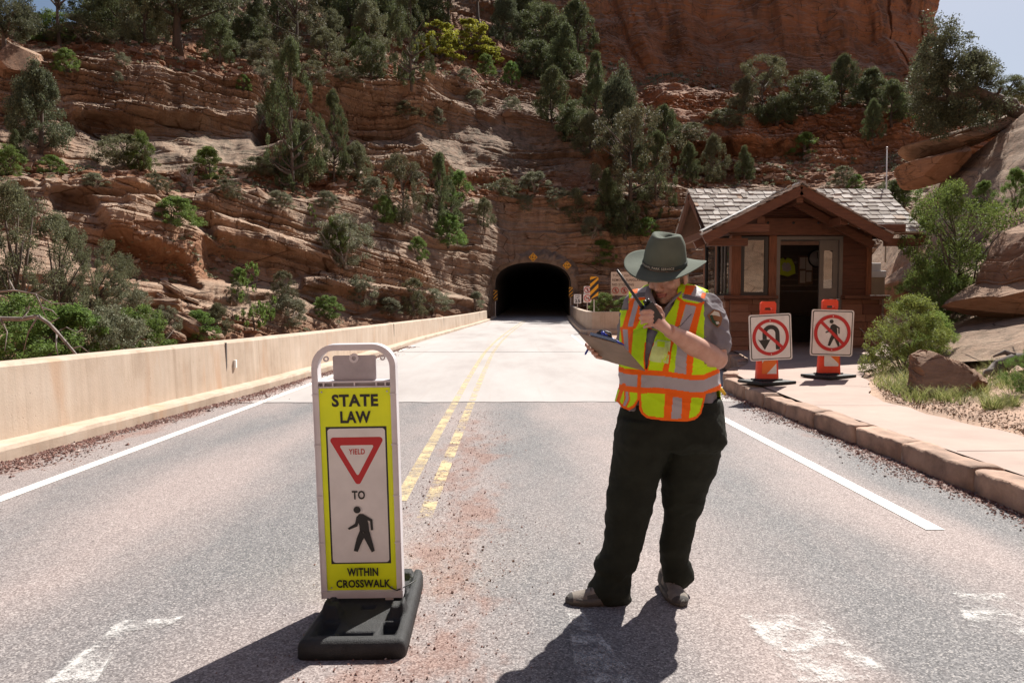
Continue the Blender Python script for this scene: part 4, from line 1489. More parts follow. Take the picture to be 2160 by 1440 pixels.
# ends of the main roof
for X_, nm in ((EX0, "rake_board"), (EX1, "rake_board")):
    for Ye in (EY, 2 * RY_ - EY):
        b = MB()
        b.beam((X_, RY_, RZ_ - 0.12), (X_, Ye, EZ - 0.12), 0.07, 0.18, M['log'])
        b.build(nm, ks)
b = MB()
b.add([(EX0 + 0.5, EY + 0.2, EZ), (EX0 + 0.5, 2 * RY_ - EY - 0.2, EZ), (EX0 + 0.5, RY_, RZ_ - 0.2)], [(0, 1, 2)], M['plank'])
b.box((EX0 + 0.02, RY_ - 1.2, EZ - 0.02), (EX0 + 0.12, RY_ + 1.2, EZ + 0.12), M['log'])
b.build("gable_wall", ks)
b = MB()
b.add([(EX1 - 0.4, EY + 0.2, EZ), (EX1 - 0.4, 2 * RY_ - EY - 0.2, EZ), (EX1 - 0.4, RY_, RZ_ - 0.2)], [(0, 1, 2)], M['plank'])
b.build("gable_wall", ks)
b = MB()
b.box((EX0, EY + 0.05, EZ - 0.26), (XL + 0.1, EY + 0.2, EZ - 0.10), M['log'])
b.build("beam", ks)
b = MB()
b.box((XR - 0.1, EY + 0.05, EZ - 0.26), (EX1, EY + 0.2, EZ - 0.10), M['log'])
b.build("beam", ks)


def zg(x):
    return GZp - (GZp - GZe) * (abs(x - GXc) / ((GXr - GXc) if x > GXc else (GXc - GXl)))


def zm(y):
    return RZ_ - (RZ_ - EZ) * abs(y - RY_) / (RY_ - EY)


# shingles laid course by course on sloping boards
rb = MB()
random.seed(5)


def shingle_plane(b, org, ax, dn, L, H, keep, exp=0.205):
    """org: eave start; ax: along the eave; dn: up the slope."""
    n_ = ax.cross(dn).normalized()
    if n_.z < 0:
        n_ = -n_
    rows = int(round(H / exp))
    for r_ in range(rows + 1):
        s_ = random.uniform(-0.15, 0)
        while s_ < L:
            w_ = random.choice([0.11, 0.15, 0.18, 0.22, 0.25])
            a, c = max(0.0, s_ + 0.006), min(L, s_ + w_ - 0.006)
            s_ += w_
            if c - a < 0.03:
                continue
            h0 = r_ * exp - random.uniform(0.0, 0.03)
            h1 = min(h0 + exp * 1.55, H + 0.02)
            mid = org + ax * ((a + c) / 2) + dn * (h0 + exp * 0.5)
            if not keep(mid):
                continue
            t0 = 0.018 + random.uniform(0.012, 0.034)
            lo = [org + ax * a + dn * h0, org + ax * c + dn * (h0 + random.uniform(-0.012, 0.012)), org + ax * c + dn * h1, org + ax * a + dn * h1]
            up = [lo[0] + n_ * t0, lo[1] + n_ * (t0 + random.uniform(-0.006, 0.006)), lo[2] + n_ * 0.012, lo[3] + n_ * 0.012]
            b.add([p + n_ * 0.003 for p in lo] + up, [(0, 1, 2, 3), (4, 5, 6, 7), (0, 1, 5, 4), (1, 2, 6, 5), (2, 3, 7, 6), (3, 0, 4, 7)], M['shake'])


def vec(*a):
    return Vector(a)


dnm = (vec(0, RY_, RZ_) - vec(0, EY, EZ))
Hm = dnm.length
dnm.normalize()
shingle_plane(rb, vec(EX0 - 0.05, EY, EZ), vec(1, 0, 0), dnm, EX1 - EX0 + 0.1, Hm, lambda p: zg(p.x) < zm(p.y) + 0.03)
dnb = vec(0, -dnm.y, dnm.z)
shingle_plane(rb, vec(EX0 - 0.05, 2 * RY_ - EY, EZ), vec(1, 0, 0), dnb, EX1 - EX0 + 0.1, Hm, lambda p: True)
for xe in (GXl, GXr):
    dg_ = vec(GXc, 0, GZp) - vec(xe, 0, GZe)
    Hg = dg_.length
    dg_.normalize()
    shingle_plane(rb, vec(xe, GY0 - 0.06, GZe), vec(0, 1, 0), dg_, 2.2, Hg, lambda p: zm(p.y) < zg(p.x) + 0.03 or p.y < EY)
# ridge caps
x = EX0 - 0.06
while x < EX1:
    w_ = 0.2
    if abs(x + w_ / 2 - GXc) > 0.5:
        for sy in (-1, 1):
            rb.add([(x, RY_, RZ_ + 0.055), (x + w_, RY_, RZ_ + 0.04), (x + w_, RY_ + sy * 0.16, RZ_ - 0.075), (x, RY_ + sy * 0.16, RZ_ - 0.05),
                    (x, RY_, RZ_ + 0.035), (x + w_, RY_, RZ_ + 0.02), (x + w_, RY_ + sy * 0.16, RZ_ - 0.095), (x, RY_ + sy * 0.16, RZ_ - 0.07)],
                   [(0, 1, 2, 3), (4, 5, 6, 7), (0, 1, 5, 4), (1, 2, 6, 5), (2, 3, 7, 6), (3, 0, 4, 7)], M['shake'])
    x += w_ - 0.01
y = GY0 - 0.07
while y < 16.8:
    for sx in (-1, 1):
        rb.add([(GXc, y, GZp + 0.06), (GXc, y + 0.2, GZp + 0.045), (GXc + sx * 0.16, y + 0.2, GZp - 0.045), (GXc + sx * 0.16, y, GZp - 0.03),
                (GXc, y, GZp + 0.04), (GXc, y + 0.2, GZp + 0.025), (GXc + sx * 0.16, y + 0.2, GZp - 0.065), (GXc + sx * 0.16, y, GZp - 0.05)],
               [(0, 1, 2, 3), (4, 5, 6, 7), (0, 1, 5, 4), (1, 2, 6, 5), (2, 3, 7, 6), (3, 0, 4, 7)], M['shake'])
    y += 0.19


def slab(b, q, t, mat):
    q = [Vector(p) for p in q]
    lo = [p - Vector((0, 0, t)) for p in q]
    n_ = len(q)
    b.add(q + lo, [tuple(range(n_)), tuple(range(2 * n_ - 1, n_ - 1, -1))] + [(i, (i + 1) % n_, n_ + (i + 1) % n_, n_ + i) for i in range(n_)], mat)


yl_ = lambda x: RY_ - (RZ_ - zg(x)) / (RZ_ - EZ) * (RY_ - EY)      # where the two roofs meet
slab(rb, [(EX0, RY_, RZ_), (EX0, EY, EZ), (GXl + 0.05, EY, EZ), (GXc, yl_(GXc), GZp), (GXc, RY_, RZ_)], 0.03, M['soffit'])
slab(rb, [(EX1, RY_, RZ_), (GXc + 0.001, RY_, RZ_), (GXc + 0.001, yl_(GXc), GZp), (GXr - 0.03, EY, EZ), (EX1, EY, EZ)], 0.03, M['soffit'])
slab(rb, [(EX0, RY_ + 0.001, RZ_), (EX1, RY_ + 0.001, RZ_), (EX1, 2 * RY_ - EY, EZ), (EX0, 2 * RY_ - EY, EZ)], 0.03, M['soffit'])
slab(rb, [(GXc - 0.001, GY0 - 0.03, GZp), (GXl, GY0 - 0.03, GZe), (GXl, EY, GZe), (GXc - 0.001, yl_(GXc) - 0.01, GZp)], 0.035, M['soffit'])
slab(rb, [(GXc + 0.001, GY0 - 0.03, GZp), (GXc + 0.001, yl_(GXc) - 0.01, GZp), (GXr, EY, GZe), (GXr, GY0 - 0.03, GZe)], 0.035, M['soffit'])
roof = rb.build("roof", ks)
fb = MB()
fb.beam((GXl + 0.02, EY - 0.03, EZ + 0.055), (GXc - 0.35, yl_(GXc - 0.35) - 0.0, zg(GXc - 0.35) + 0.055), 0.11, 0.012, M['flash'])
fb.build("valley_flashing", roof)

# things inside the kiosk, seen through the open door
ib = MB()
ib.box((kx(1645, 18.1), 17.9, ZF), (kx(1720, 18.1), 18.4, ZF + 0.75), simple("desk_wood", (0.02, 0.017, 0.015), 0.6), bev=0.01)
ib.box((kx(1640, 18.1), 17.85, ZF + 0.752), (kx(1725, 18.1), 18.42, ZF + 0.79), simple("desk_top", (0.05, 0.04, 0.034), 0.5), bev=0.006)
setp(ib.build("desk"), "dark desk inside the kiosk seen through the open door", "desk")
cb = MB()
cx_, cz_ = kx(1722, 18.42), kz(545, 18.42)
cb.tube([(cx_, 18.44, cz_), (cx_, 18.40, cz_)], 0.24, M['black_metal'], 28)
ck = cb.build("wall_clock")
setp(ck, "round black wall clock hanging inside the kiosk doorway", "clock")
cb = MB()
cb.tube([(cx_, 18.398, cz_), (cx_, 18.394, cz_)], 0.20, simple("clock_face", (0.5, 0.49, 0.46), 0.5), 28)
cb.box((cx_ - 0.008, 18.386, cz_), (cx_ + 0.008, 18.39, cz_ + 0.15), M['black_metal'])
cb.box((cx_, 18.380, cz_ - 0.007), (cx_ + 0.1, 18.384, cz_ + 0.007), M['black_metal'])
cb.build("face", ck)
pb = MB()
paper = simple("paper", (0.62, 0.60, 0.55), 0.8, 0.08)
px0, px1, pz0, pz1 = kx(1684, 18.42), kx(1714, 18.42), kz(600, 18.42), kz(540, 18.42)
pb.box((px0, 18.41, pz0), (px1, 18.44, pz1), simple("cork_board", (0.22, 0.15, 0.10), 0.9))
nb_ = pb.build("notice_board")
setp(nb_, "notice board with pale papers on the back wall of the kiosk", "notice board")
for i, (fx, fz, w_, h_) in enumerate(((0.05, 0.55, 0.4, 0.4), (0.5, 0.5, 0.42, 0.45), (0.08, 0.06, 0.38, 0.42), (0.53, 0.1, 0.36, 0.34))):
    pb = MB()
    W_, H_ = px1 - px0, pz1 - pz0
    pb.box((px0 + fx * W_, 18.402, pz0 + fz * H_), (px0 + (fx + w_) * W_, 18.406, pz0 + (fz + h_) * H_), paper)
    pb.build("paper", nb_)
vb = MB()
lime0 = simple("lime_cloth", (0.55, 0.75, 0.03), 0.7, 0.1)
vx, vz = kx(1656, 18.3), kz(560, 18.3)
ring = [(-0.22, 0.02), (-0.16, 0.16), (-0.06, 0.2), (0, 0.13), (0.06, 0.2), (0.16, 0.16), (0.24, 0.0), (0.26, -0.2), (0.08, -0.28), (-0.18, -0.22)]
vb.prism([(vx + a, vz + c) for a, c in ring], 18.3, 18.36, lime0)
vb.prism([(vx + a * 0.5 + 0.02, vz + c * 0.5 - 0.02) for a, c in ring], 18.294, 18.298, simple("silver_tape", (0.5, 0.5, 0.5), 0.4))
setp(vb.build("safety_vest"), "lime safety vest hanging inside the kiosk", "vest")
# antenna and cabinet beside the kiosk
ab = MB()
A0 = P(1870, 450, 17.6)
A1 = P(1871, 312, 17.6)
ab.tube([A0 - Vector((0, 0, 1.2)), A1], [0.022, 0.012], simple("white_pole", (0.75, 0.75, 0.75), 0.4, 0.05), 8)
ab.ball(A1, 0.028, M['galv'], 8)
setp(ab.build("antenna_pole"), "thin white antenna pole rising behind the kiosk roof", "antenna")
ub = MB()
ua, uc = P(1842, 556, 18.2), P(1857, 640, 18.2)
tan_ = simple("tan_metal", (0.34, 0.26, 0.175), 0.55, 0.08)
ub.box((ua.x - 0.3, 18.0, ZF - 0.2), (uc.x, 18.7, P(1850, 586, 18.2).z), tan_, bev=0.01)
ut = ub.build("utility_cabinet")
setp(ut, "tan utility cabinet with white top at the kiosk's right side", "cabinet")
ub = MB()
ub.box((ua.x - 0.32, 17.97, P(1850, 586, 18.2).z + 0.002), (uc.x + 0.02, 18.73, P(1850, 572, 18.2).z), simple("white_metal", (0.72, 0.72, 0.72), 0.4, 0.05), bev=0.012)
ub.box((ua.x - 0.3, 18.0, P(1850, 572, 18.2).z + 0.002), (ua.x + 0.10, 18.4, P(1850, 556, 18.2).z), simple("white_metal_lid", (0.75, 0.75, 0.75), 0.4, 0.05), bev=0.012)
ub.build("lid", ut)
# ------------------------------------------------------------------ the near rocks right of the kiosk
OU = [1790, 1840, 1900, 1960, 2040, 2160, 2420]
OROW = [
    ([792, 785, 775, 768, 762, 756, 750], [16.5, 15.0, 13.0, 11.6, 10.8, 10.0, 9.0]),
    ([742, 735, 725, 722, 705, 690, 670], [19.5, 17.5, 15.2, 13.6, 12.6, 11.8, 10.6]),
    ([702, 700, 700, 690, 672, 650, 620], [22.5, 20.0, 17.0, 15.0, 14.2, 13.4, 12.2]),
    ([660, 652, 640, 612, 590, 560, 500], [25.0, 22.5, 19.2, 17.4, 16.6, 15.6, 14.2]),
    ([618, 585, 540, 492, 450, 400, 310], [27.5, 25.5, 22.5, 20.8, 19.6, 18.2, 16.5]),
    ([600, 540, 466, 408, 346, 248, 120], [30.0, 29.0, 27.0, 25.2, 23.8, 21.8, 19.4]),
    ([620, 560, 490, 430, 366, 266, 140], [34.0, 33.0, 32.0, 30.5, 29.0, 27.0, 24.5]),
]
nu, nt = 300, 330
uu = np.linspace(OU[0], OU[-1], nu)
t2 = np.linspace(0, len(OROW) - 1, nt)
k2 = np.ones(21) / 21.0
cu2 = np.linspace(1790, 2420, 316)


def sm2(vals):
    return np.convolve(np.pad(np.interp(cu2, OU, vals), 10, mode='edge'), k2, 'valid')


OV = np.array([np.interp(uu, cu2, sm2(r[0])) for r in OROW])
OY = np.array([np.interp(uu, cu2, sm2(r[1])) for r in OROW])
i0 = np.clip(np.floor(t2).astype(int), 0, len(OROW) - 2)
f2 = (t2 - i0)[:, None]
vv = OV[i0] * (1 - f2) + OV[i0 + 1] * f2
yy = OY[i0] * (1 - f2) + OY[i0 + 1] * f2
dx_, dy_ = (uu[None, :] - 1080) / F, (720 - vv) / F
tq = yy / (CT + dy_ * ST)
ox, oy, oz = dx_ * tq, yy, CAM_H + (-ST + dy_ * CT) * tq
wb = fbm(ox / 4, oy / 4, oz / 3, 12, 4) - 0.5
wl = oz - 0.42 * ox - 0.10 * oy + wb * 0.9
dd = 0.16 * strata(wl, ox + oy, 41, 0.85, 0.2) + 0.07 * strata(wl + 0.2 * wb, ox + oy, 43, 0.25, 0.2)
dd = dd * sst(0.35, 0.6, fbm(ox / 3.5, oy / 3.5, oz / 2, 33, 3)) + (fbm(ox / 1.4, oy / 1.4, oz / 1.0, 35, 5) - 0.5) * 0.24 + wb * 1.0
dd = dd * sst(0, 0.5, t2)[:, None]
nn = np.sqrt(dx_ ** 2 + 1)
ox2, oy2, oz2 = ox - dd * dx_ / nn * 0.7, oy - dd / nn * 0.7, oz + 0.45 * dd
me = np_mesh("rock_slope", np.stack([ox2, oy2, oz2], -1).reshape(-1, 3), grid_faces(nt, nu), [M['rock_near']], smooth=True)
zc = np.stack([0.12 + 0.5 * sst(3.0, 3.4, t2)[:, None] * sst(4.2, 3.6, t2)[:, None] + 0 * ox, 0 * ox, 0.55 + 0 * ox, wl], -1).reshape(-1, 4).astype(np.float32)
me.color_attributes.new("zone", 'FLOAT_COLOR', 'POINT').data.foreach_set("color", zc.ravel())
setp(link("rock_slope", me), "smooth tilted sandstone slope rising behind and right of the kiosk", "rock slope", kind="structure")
opu = 1080 + F * ox2 / (oy2 * CT - (oz2 - CAM_H) * ST)
opv = 720 - F * (oy2 * ST + (oz2 - CAM_H) * CT) / (oy2 * CT - (oz2 - CAM_H) * ST)


def on_slope(u, v):
    d = (opu - u) ** 2 + 2 * (opv - v) ** 2
    i = np.unravel_index(np.argmin(d), d.shape)
    return Vector((ox2[i], oy2[i], oz2[i]))


def rock(name, outline, Y, depth, label, red=0.6, seed=1, dip=0.3, rough=1.0, lich=0.3, lean=0.0, cat="rock", sq=0.75, facets=9):
    """A solid rock: the outline gives its height and width, depth its thickness."""
    pts = [P(u, v, Y) for u, v in outline]
    c = sum(pts, Vector()) / len(pts)
    ang = np.array([math.atan2(p.z - c.z, p.x - c.x) for p in pts])
    rad = np.array([math.hypot(p.z - c.z, p.x - c.x) for p in pts])
    # sample the real polygon edge by angle
    na, nl = 300, 130
    pol = [(p.x - c.x, p.z - c.z) for p in pts]
    th = np.linspace(-math.pi, math.pi, na, endpoint=False)
    rr = np.zeros(na)
    for q, a in enumerate(th):
        ca_, sa_ = math.cos(a), math.sin(a)
        best = 0
        for i in range(len(pol)):
            (x1, z1), (x2, z2) = pol[i], pol[(i + 1) % len(pol)]
            den = ca_ * (z2 - z1) - sa_ * (x2 - x1)
            if abs(den) < 1e-9:
                continue
            t_ = (x1 * (z2 - z1) - z1 * (x2 - x1)) / den
            s_ = (x1 * sa_ - z1 * ca_) / den
            if t_ > 0 and -1e-6 <= s_ <= 1 + 1e-6:
                best = max(best, t_)
        rr[q] = best
    la = np.linspace(-math.pi / 2, math.pi / 2, nl)
    TH, LA = np.meshgrid(th, la)
    cr = np.abs(np.cos(LA)) ** sq
    dy = np.sign(np.sin(LA)) * np.abs(np.sin(LA)) ** 0.9 * depth / 2
    x = c.x + rr[None, :] * cr * np.cos(TH)
    z = c.z + rr[None, :] * cr * np.sin(TH)
    y = Y + dy + lean * (z - c.z)
    s = float(np.mean(rr))
    wbb = fbm(x / s * 0.7, y / s * 0.7, z / s * 0.7, seed, 4) - 0.5
    wl_ = z + dip * x + wbb * s * 0.6
    d_ = rough * (0.24 * s * strata(wl_, x + y, seed + 3, s * 0.42, 0.08) + 0.10 * s * strata(wl_, x + y, seed + 7, s * 0.15, 0.12)
                  + (fbm(x / s * 2.4, y / s * 2.4, z / s * 2.4, seed + 2, 5) - 0.5) * 0.26 * s + (0.5 - np.abs(2 * fbm(x / s * 1.5, y / s * 1.5, z / s * 1.5, seed + 12, 5) - 1)) * 0.10 * s) - 0.06 * s
    nx_, nz_ = cr * np.cos(TH), cr * np.sin(TH)
    ny_ = np.sin(LA)
    x, y, z = x + d_ * nx_ * 0.6, y + d_ * ny_, z + d_ * nz_ * 0.6
    V = np.stack([x, y, z], -1).reshape(-1, 3)
    cc_ = np.array([c.x, Y, c.z])
    ext = np.array([np.ptp(V[:, 0]), np.ptp(V[:, 1]), np.ptp(V[:, 2])]) / 2
    pr = np.random.default_rng(seed + 50)
    for _ in range(facets):                                # broken flat faces
        n0 = pr.normal(0, 1, 3)
        n0[1] = -abs(n0[1])
        n0 /= np.linalg.norm(n0)
        dist = np.linalg.norm(ext * n0) * pr.uniform(0.55, 0.85)
        ov = (V - cc_) @ n0 - dist
        V = V - np.where(ov > 0, ov * 0.88, 0)[:, None] * n0[None]
    Fq = []
    for j in range(nl - 1):
        for i in range(na):
            Fq.append((j * na + i, j * na + (i + 1) % na, (j + 1) * na + (i + 1) % na, (j + 1) * na + i))
    base = Vector((c.x, Y, min(p.z for p in pts)))
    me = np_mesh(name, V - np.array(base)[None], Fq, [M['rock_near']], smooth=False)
    zc = np.zeros((len(V), 4), np.float32)
    zc[:, 0] = red
    zc[:, 2] = lich
    zc[:, 3] = wl_.ravel()
    me.color_attributes.new("zone", 'FLOAT_COLOR', 'POINT').data.foreach_set("color", zc.ravel())
    return setp(link(name, me, None, base), label, cat)


rock("boulder", [(1932, 850), (1930, 818), (1944, 790), (1958, 752), (1978, 744), (2012, 762), (2045, 782), (2066, 800), (2082, 832), (2078, 856)], 9.15, 0.9,
     "reddish angular boulder in grass beside the pavement", 0.45, 3, -0.6, 1.0, 0.1, lean=0.75)
rock("overhanging_rock", [(2400, 400), (2230, 430), (2180, 470), (2150, 515), (2125, 560), (2110, 598), (2080, 618), (2030, 640), (1996, 660), (2004, 680), (2060, 680), (2120, 668), (2220, 655), (2420, 630)], 13.2, 2.0,
     "big dark undercut red rock ledge at the right edge", 0.5, 8, -0.35, 0.75, 0.15, lean=0.2, facets=6)
rock("overhanging_rock", [(1903, 338), (1914, 312), (1950, 298), (1992, 285), (2060, 268), (2170, 225), (2280, 180), (2288, 212), (2170, 258), (2085, 290), (2015, 322), (1965, 338), (1915, 348)], 24.0, 2.4,
     "flat grey caprock running up to the leaning tree's foot", 0.15, 14, -0.36, 1.2, 0.5, facets=6)
rock("overhanging_rock", [(1906, 346), (1940, 338), (1985, 328), (2040, 305), (2046, 318), (2005, 350), (1985, 376), (1962, 398), (1944, 404), (1924, 388)], 23.7, 2.8,
     "orange overhanging rock nose under the flat grey caprock", 0.5, 16, -0.36, 1.0, 0.1, facets=8)
rock("tilted_rock", [(1845, 640), (1870, 600), (1930, 555), (2000, 520), (2040, 520), (2000, 580), (1940, 640), (1890, 680), (1850, 690)], 19.0, 1.8,
     "tilted red slab between the kiosk and the tall green bush", 0.65, 18, -0.6, 0.9, 0.2)
rock("boulder", [(-10, 190), (0, 105), (30, 92), (62, 96), (80, 130), (72, 160), (40, 168), (20, 195)], 50.5, 4.5,
     "big pale boulder perched on the cliff top at the left edge", 0.35, 21, 0.1, 0.8, 0.3)

# ------------------------------------------------------------------ plants
def leaf_cloud(rng, centers, radii, per, size, aspect=0.5, up=0.0, flat=0.0):
    """Many small leaves gathered round the twig ends."""
    Vs = []
    for (c, r_) in zip(centers, radii):
        n_ = int(per)
        d = rng.normal(0, 1, (n_, 3))
        d /= np.linalg.norm(d, axis=1)[:, None] + 1e-9
        rad = r_ * rng.random(n_) ** 0.45
        p = np.array(c)[None] + d * rad[:, None] * np.array([1, 1, 1 - flat])[None]
        a = rng.normal(0, 1, (n_, 3))
        a[:, 2] += up
        a += d * 0.5
        a /= np.linalg.norm(a, axis=1)[:, None] + 1e-9
        b_ = np.cross(a, rng.normal(0, 1, (n_, 3)))
        b_ /= np.linalg.norm(b_, axis=1)[:, None] + 1e-9
        s = size * rng.uniform(0.55, 1.35, n_)[:, None]
        Vs.append(np.stack([p - a * s * 0.5, p + b_ * s * aspect * 0.5 + a * s * 0.05, p + a * s * 0.5, p - b_ * s * aspect * 0.5 + a * s * 0.05], 1))
    V = np.concatenate(Vs).reshape(-1, 3)
    return V, np.arange(len(V)).reshape(-1, 4)


PROTO = {}


def make_proto(key, cat_name, leaf, seed, shape, nc, per, size, cr, trunk=0.05, bark='bark', stems=1, aspect=0.5, up=0.0, base=0.12, limbs=10, flat=0.0, gap=0.42):
    """Unit plant: one high, about one across. Kept as mesh data; objects come later."""
    rng = np.random.default_rng(seed)
    rnd_ = random.Random(seed)
    cs, rs = [], []
    tries = 0
    lob = [(rnd_.uniform(0, 6.28), rnd_.uniform(0.3, 0.9), rnd_.uniform(0.75, 1.2)) for _ in range(5)]
    while len(cs) < nc and tries < 20000:
        tries += 1
        z = base + (1 - base) * rng.random()
        q = (z - base) / (1 - base)
        if shape == 'cone':
            R_ = 0.5 * (1 - q) ** 0.75 * (0.55 + 0.45 * min(1, q * 6)) + 0.03
        elif shape == 'column':
            R_ = 0.5 * min(1, (q * 5 + 0.35)) * (1 - q ** 3.0) ** 0.8 + 0.02
        elif shape == 'round':
            R_ = 0.5 * math.sqrt(max(0.0, 1 - (2 * q - 0.9) ** 2 / 1.25)) + 0.02
        elif shape == 'umbrella':
            R_ = 0.5 * math.sin(min(1, q * 1.15 + 0.1) * math.pi * 0.62)
            if q < 0.3:
                continue
        elif shape == 'dome':
            R_ = 0.5 * math.sqrt(max(0.0, 1 - q * q)) + 0.02
        else:
            R_ = 0.5 * (0.35 + 0.65 * q) * (1.0 if q < 0.8 else 1.25 - 0.3 * q)
        a = rng.random() * 6.283
        for (la_, lq, lw) in lob:
            if abs((a - la_ + 3.14) % 6.283 - 3.14) < 0.7 and abs(q - lq) < 0.22:
                R_ *= lw
        rr_ = R_ * rng.random() ** (0.42 if shape != 'cone' else 0.38)
        c = np.array([rr_ * math.cos(a), rr_ * math.sin(a), z])
        if vn(np.array(c[0] * 4.5), np.array(c[1] * 4.5), np.array(c[2] * 5.5), seed).item() < gap:
            continue
        cs.append(c)
        rs.append(cr * rnd_.uniform(0.6, 1.25))
    V, Fq = leaf_cloud(rng, cs, rs, per, size, aspect, up, flat)
    crown = np_mesh("crown_" + key, V, Fq, [M[leaf]], smooth=False)
    tb_ = MB()
    pick = [cs[rnd_.randrange(len(cs))] for _ in range(limbs)]
    for s_ in range(stems):
        bx_, by_ = (rnd_.uniform(-0.05, 0.05) * (stems > 1), rnd_.uniform(-0.05, 0.05) * (stems > 1))
        topz = 0.85 if shape in ('cone', 'column') else 0.62
        lx_, ly_ = rnd_.uniform(-0.08, 0.08) * (1 + stems), rnd_.uniform(-0.08, 0.08) * (1 + stems)
        pth = [(bx_, by_, -0.08), (bx_ + lx_ * 0.2, by_ + ly_ * 0.3, 0.15), (bx_ + lx_ * 0.7, by_ + ly_ * 0.4, topz * 0.6), (bx_ + lx_, by_ + ly_, topz)]
        tb_.tube(pth, [trunk * 1.2, trunk, trunk * 0.65, trunk * 0.2], M[bark], 7)
    for c in pick:
        z0 = max(0.05, min(c[2] * 0.7 - 0.04, 0.6))
        mid = (c[0] * 0.45 + rnd_.uniform(-.03, .03), c[1] * 0.45, (z0 + c[2]) / 2 - 0.02)
        tb_.tube([(0, 0, z0), mid, tuple(c)], [trunk * 0.5, trunk * 0.33, trunk * 0.1], M[bark], 5)
    wood = tb_.mesh("trunk_" + key)
    PROTO[key] = (crown, wood, cat_name)


make_proto('junA', 'juniper', 'juniper', 1, 'column', 170, 150, 0.026, 0.085, 0.030, limbs=16, up=0.8, base=0.04)
make_proto('junB', 'juniper', 'juniper', 2, 'round', 170, 160, 0.026, 0.09, 0.038, limbs=16, up=0.6, base=0.05)
make_proto('junC', 'juniper', 'juniper', 3, 'cone', 170, 150, 0.026, 0.085, 0.03, limbs=14, up=0.7, base=0.04)
make_proto('junD', 'juniper', 'olive', 14, 'column', 160, 150, 0.026, 0.085, 0.03, limbs=16, up=0.8, base=0.04)
make_proto('pinA', 'pinyon pine', 'pinyon', 4, 'cone', 170, 170, 0.025, 0.085, 0.034, limbs=14)
make_proto('pinB', 'pinyon pine', 'pinyon', 5, 'umbrella', 150, 170, 0.025, 0.085, 0.042, limbs=16, base=0.1)
make_proto('pinC', 'pine', 'pinyon', 15, 'umbrella', 80, 140, 0.024, 0.075, 0.026, limbs=12, base=0.35)
make_proto('grnA', 'shrub', 'green', 6, 'dome', 130, 120, 0.034, 0.09, 0.018, stems=4, base=0.02, limbs=18)
make_proto('grnB', 'shrub', 'green', 7, 'round', 140, 120, 0.032, 0.085, 0.018, stems=4, base=0.04, limbs=18)
make_proto('sagA', 'shrub', 'sage', 8, 'dome', 140, 120, 0.030, 0.085, 0.016, 'greybark', stems=5, base=0.02, limbs=22)
make_proto('sagB', 'shrub', 'sage', 9, 'round', 120, 120, 0.030, 0.09, 0.016, 'greybark', stems=5, base=0.04, limbs=22)
make_proto('olvA', 'shrub', 'olive', 10, 'dome', 140, 120, 0.030, 0.085, 0.016, 'greybark', stems=5, base=0.02, limbs=22)
make_proto('yelA', 'oak', 'yellow', 11, 'dome', 120, 70, 0.05, 0.075, 0.02, stems=4, base=0.04, limbs=16, flat=0.3)
make_proto('sapA', 'sapling', 'green', 12, 'column', 46, 40, 0.05, 0.06, 0.012, stems=2, base=0.1, limbs=14)
make_proto('bigG', 'shrub', 'green', 20, 'round', 330, 95, 0.020, 0.07, 0.012, stems=7, base=0.03, limbs=40)
make_proto('lowG', 'shrub', 'fresh', 21, 'dome', 240, 120, 0.026, 0.075, 0.008, stems=7, base=0.0, limbs=30, up=0.7, aspect=0.35)


def make_bare(key, seed, n0=7, depth=4, spread=0.75, wood='twig', th=0.022):
    rnd_ = random.Random(seed)
    tb_ = MB()

    def grow(p, d, L, r_, k):
        q = p + d * L
        m_ = p + d * L * 0.5 + Vector((rnd_.uniform(-1, 1), rnd_.uniform(-1, 1), rnd_.uniform(-1, 1))) * L * 0.09
        tb_.tube([p, m_, q], [r_, r_ * 0.8, r_ * 0.6], M[wood], 4 if k > 1 else 6, caps=False)
        if k >= depth:
            return
        for _ in range(rnd_.choice([2, 3, 3]) if k else n0):
            nd = (d + Vector((rnd_.uniform(-1, 1), rnd_.uniform(-1, 1), rnd_.uniform(-0.5, 0.8))) * spread).normalized()
            grow(q if rnd_.random() < 0.6 else m_, nd, L * rnd_.uniform(0.6, 0.85), r_ * 0.58, k + 1)

    grow(Vector((0, 0, -0.04)), Vector((0.05, 0, 1)).normalized(), 0.26, th, 0)
    PROTO[key] = (None, tb_.mesh("trunk_" + key), 'dry shrub')


make_proto('pinV', 'pinyon pine', 'pinpale', 31, 'column', 150, 230, 0.0135, 0.055, 0.022, limbs=34, base=0.06, gap=0.50)
make_proto('pinW', 'pinyon pine', 'pinpale', 33, 'round', 150, 230, 0.0135, 0.058, 0.022, limbs=34, base=0.06, gap=0.50)
make_proto('junE', 'juniper', 'juniper', 41, 'column', 135, 190, 0.021, 0.062, 0.026, limbs=26, up=0.7, base=0.02, gap=0.52)
make_proto('junF', 'juniper', 'olive', 47, 'round', 130, 190, 0.021, 0.066, 0.026, limbs=26, up=0.7, base=0.03, gap=0.52)
make_bare('dryA', 2)
make_bare('dryB', 5, 9, 4, 0.9)
NEVER = []
made = {}


def plant(key, base, H, W, name, label, cat, group=None, rz=None):
    """The first of a kind is built here; further ones are copies of it with copied parts."""
    rz = random.uniform(0, 6.28) if rz is None else rz
    crown, wood, _ = PROTO[key]
    if (key, name) in made:
        r = dup(made[(key, name)], base, rz, (W, W, H), label, group)
        r["category"] = cat
        return r
    r = thing(name, base, label, cat, group, rz)
    r.scale = (W, W, H)
    if wood is not None:
        link("trunk" if 'tree' in name or 'pine' in name or 'oak' in name or 'sapling' in name else "stems", wood, r)
    if crown is not None:
        link("crown" if 'tree' in name or 'pine' in name or 'oak' in name or 'sapling' in name else "foliage", crown, r)
    made[(key, name)] = r
    return r


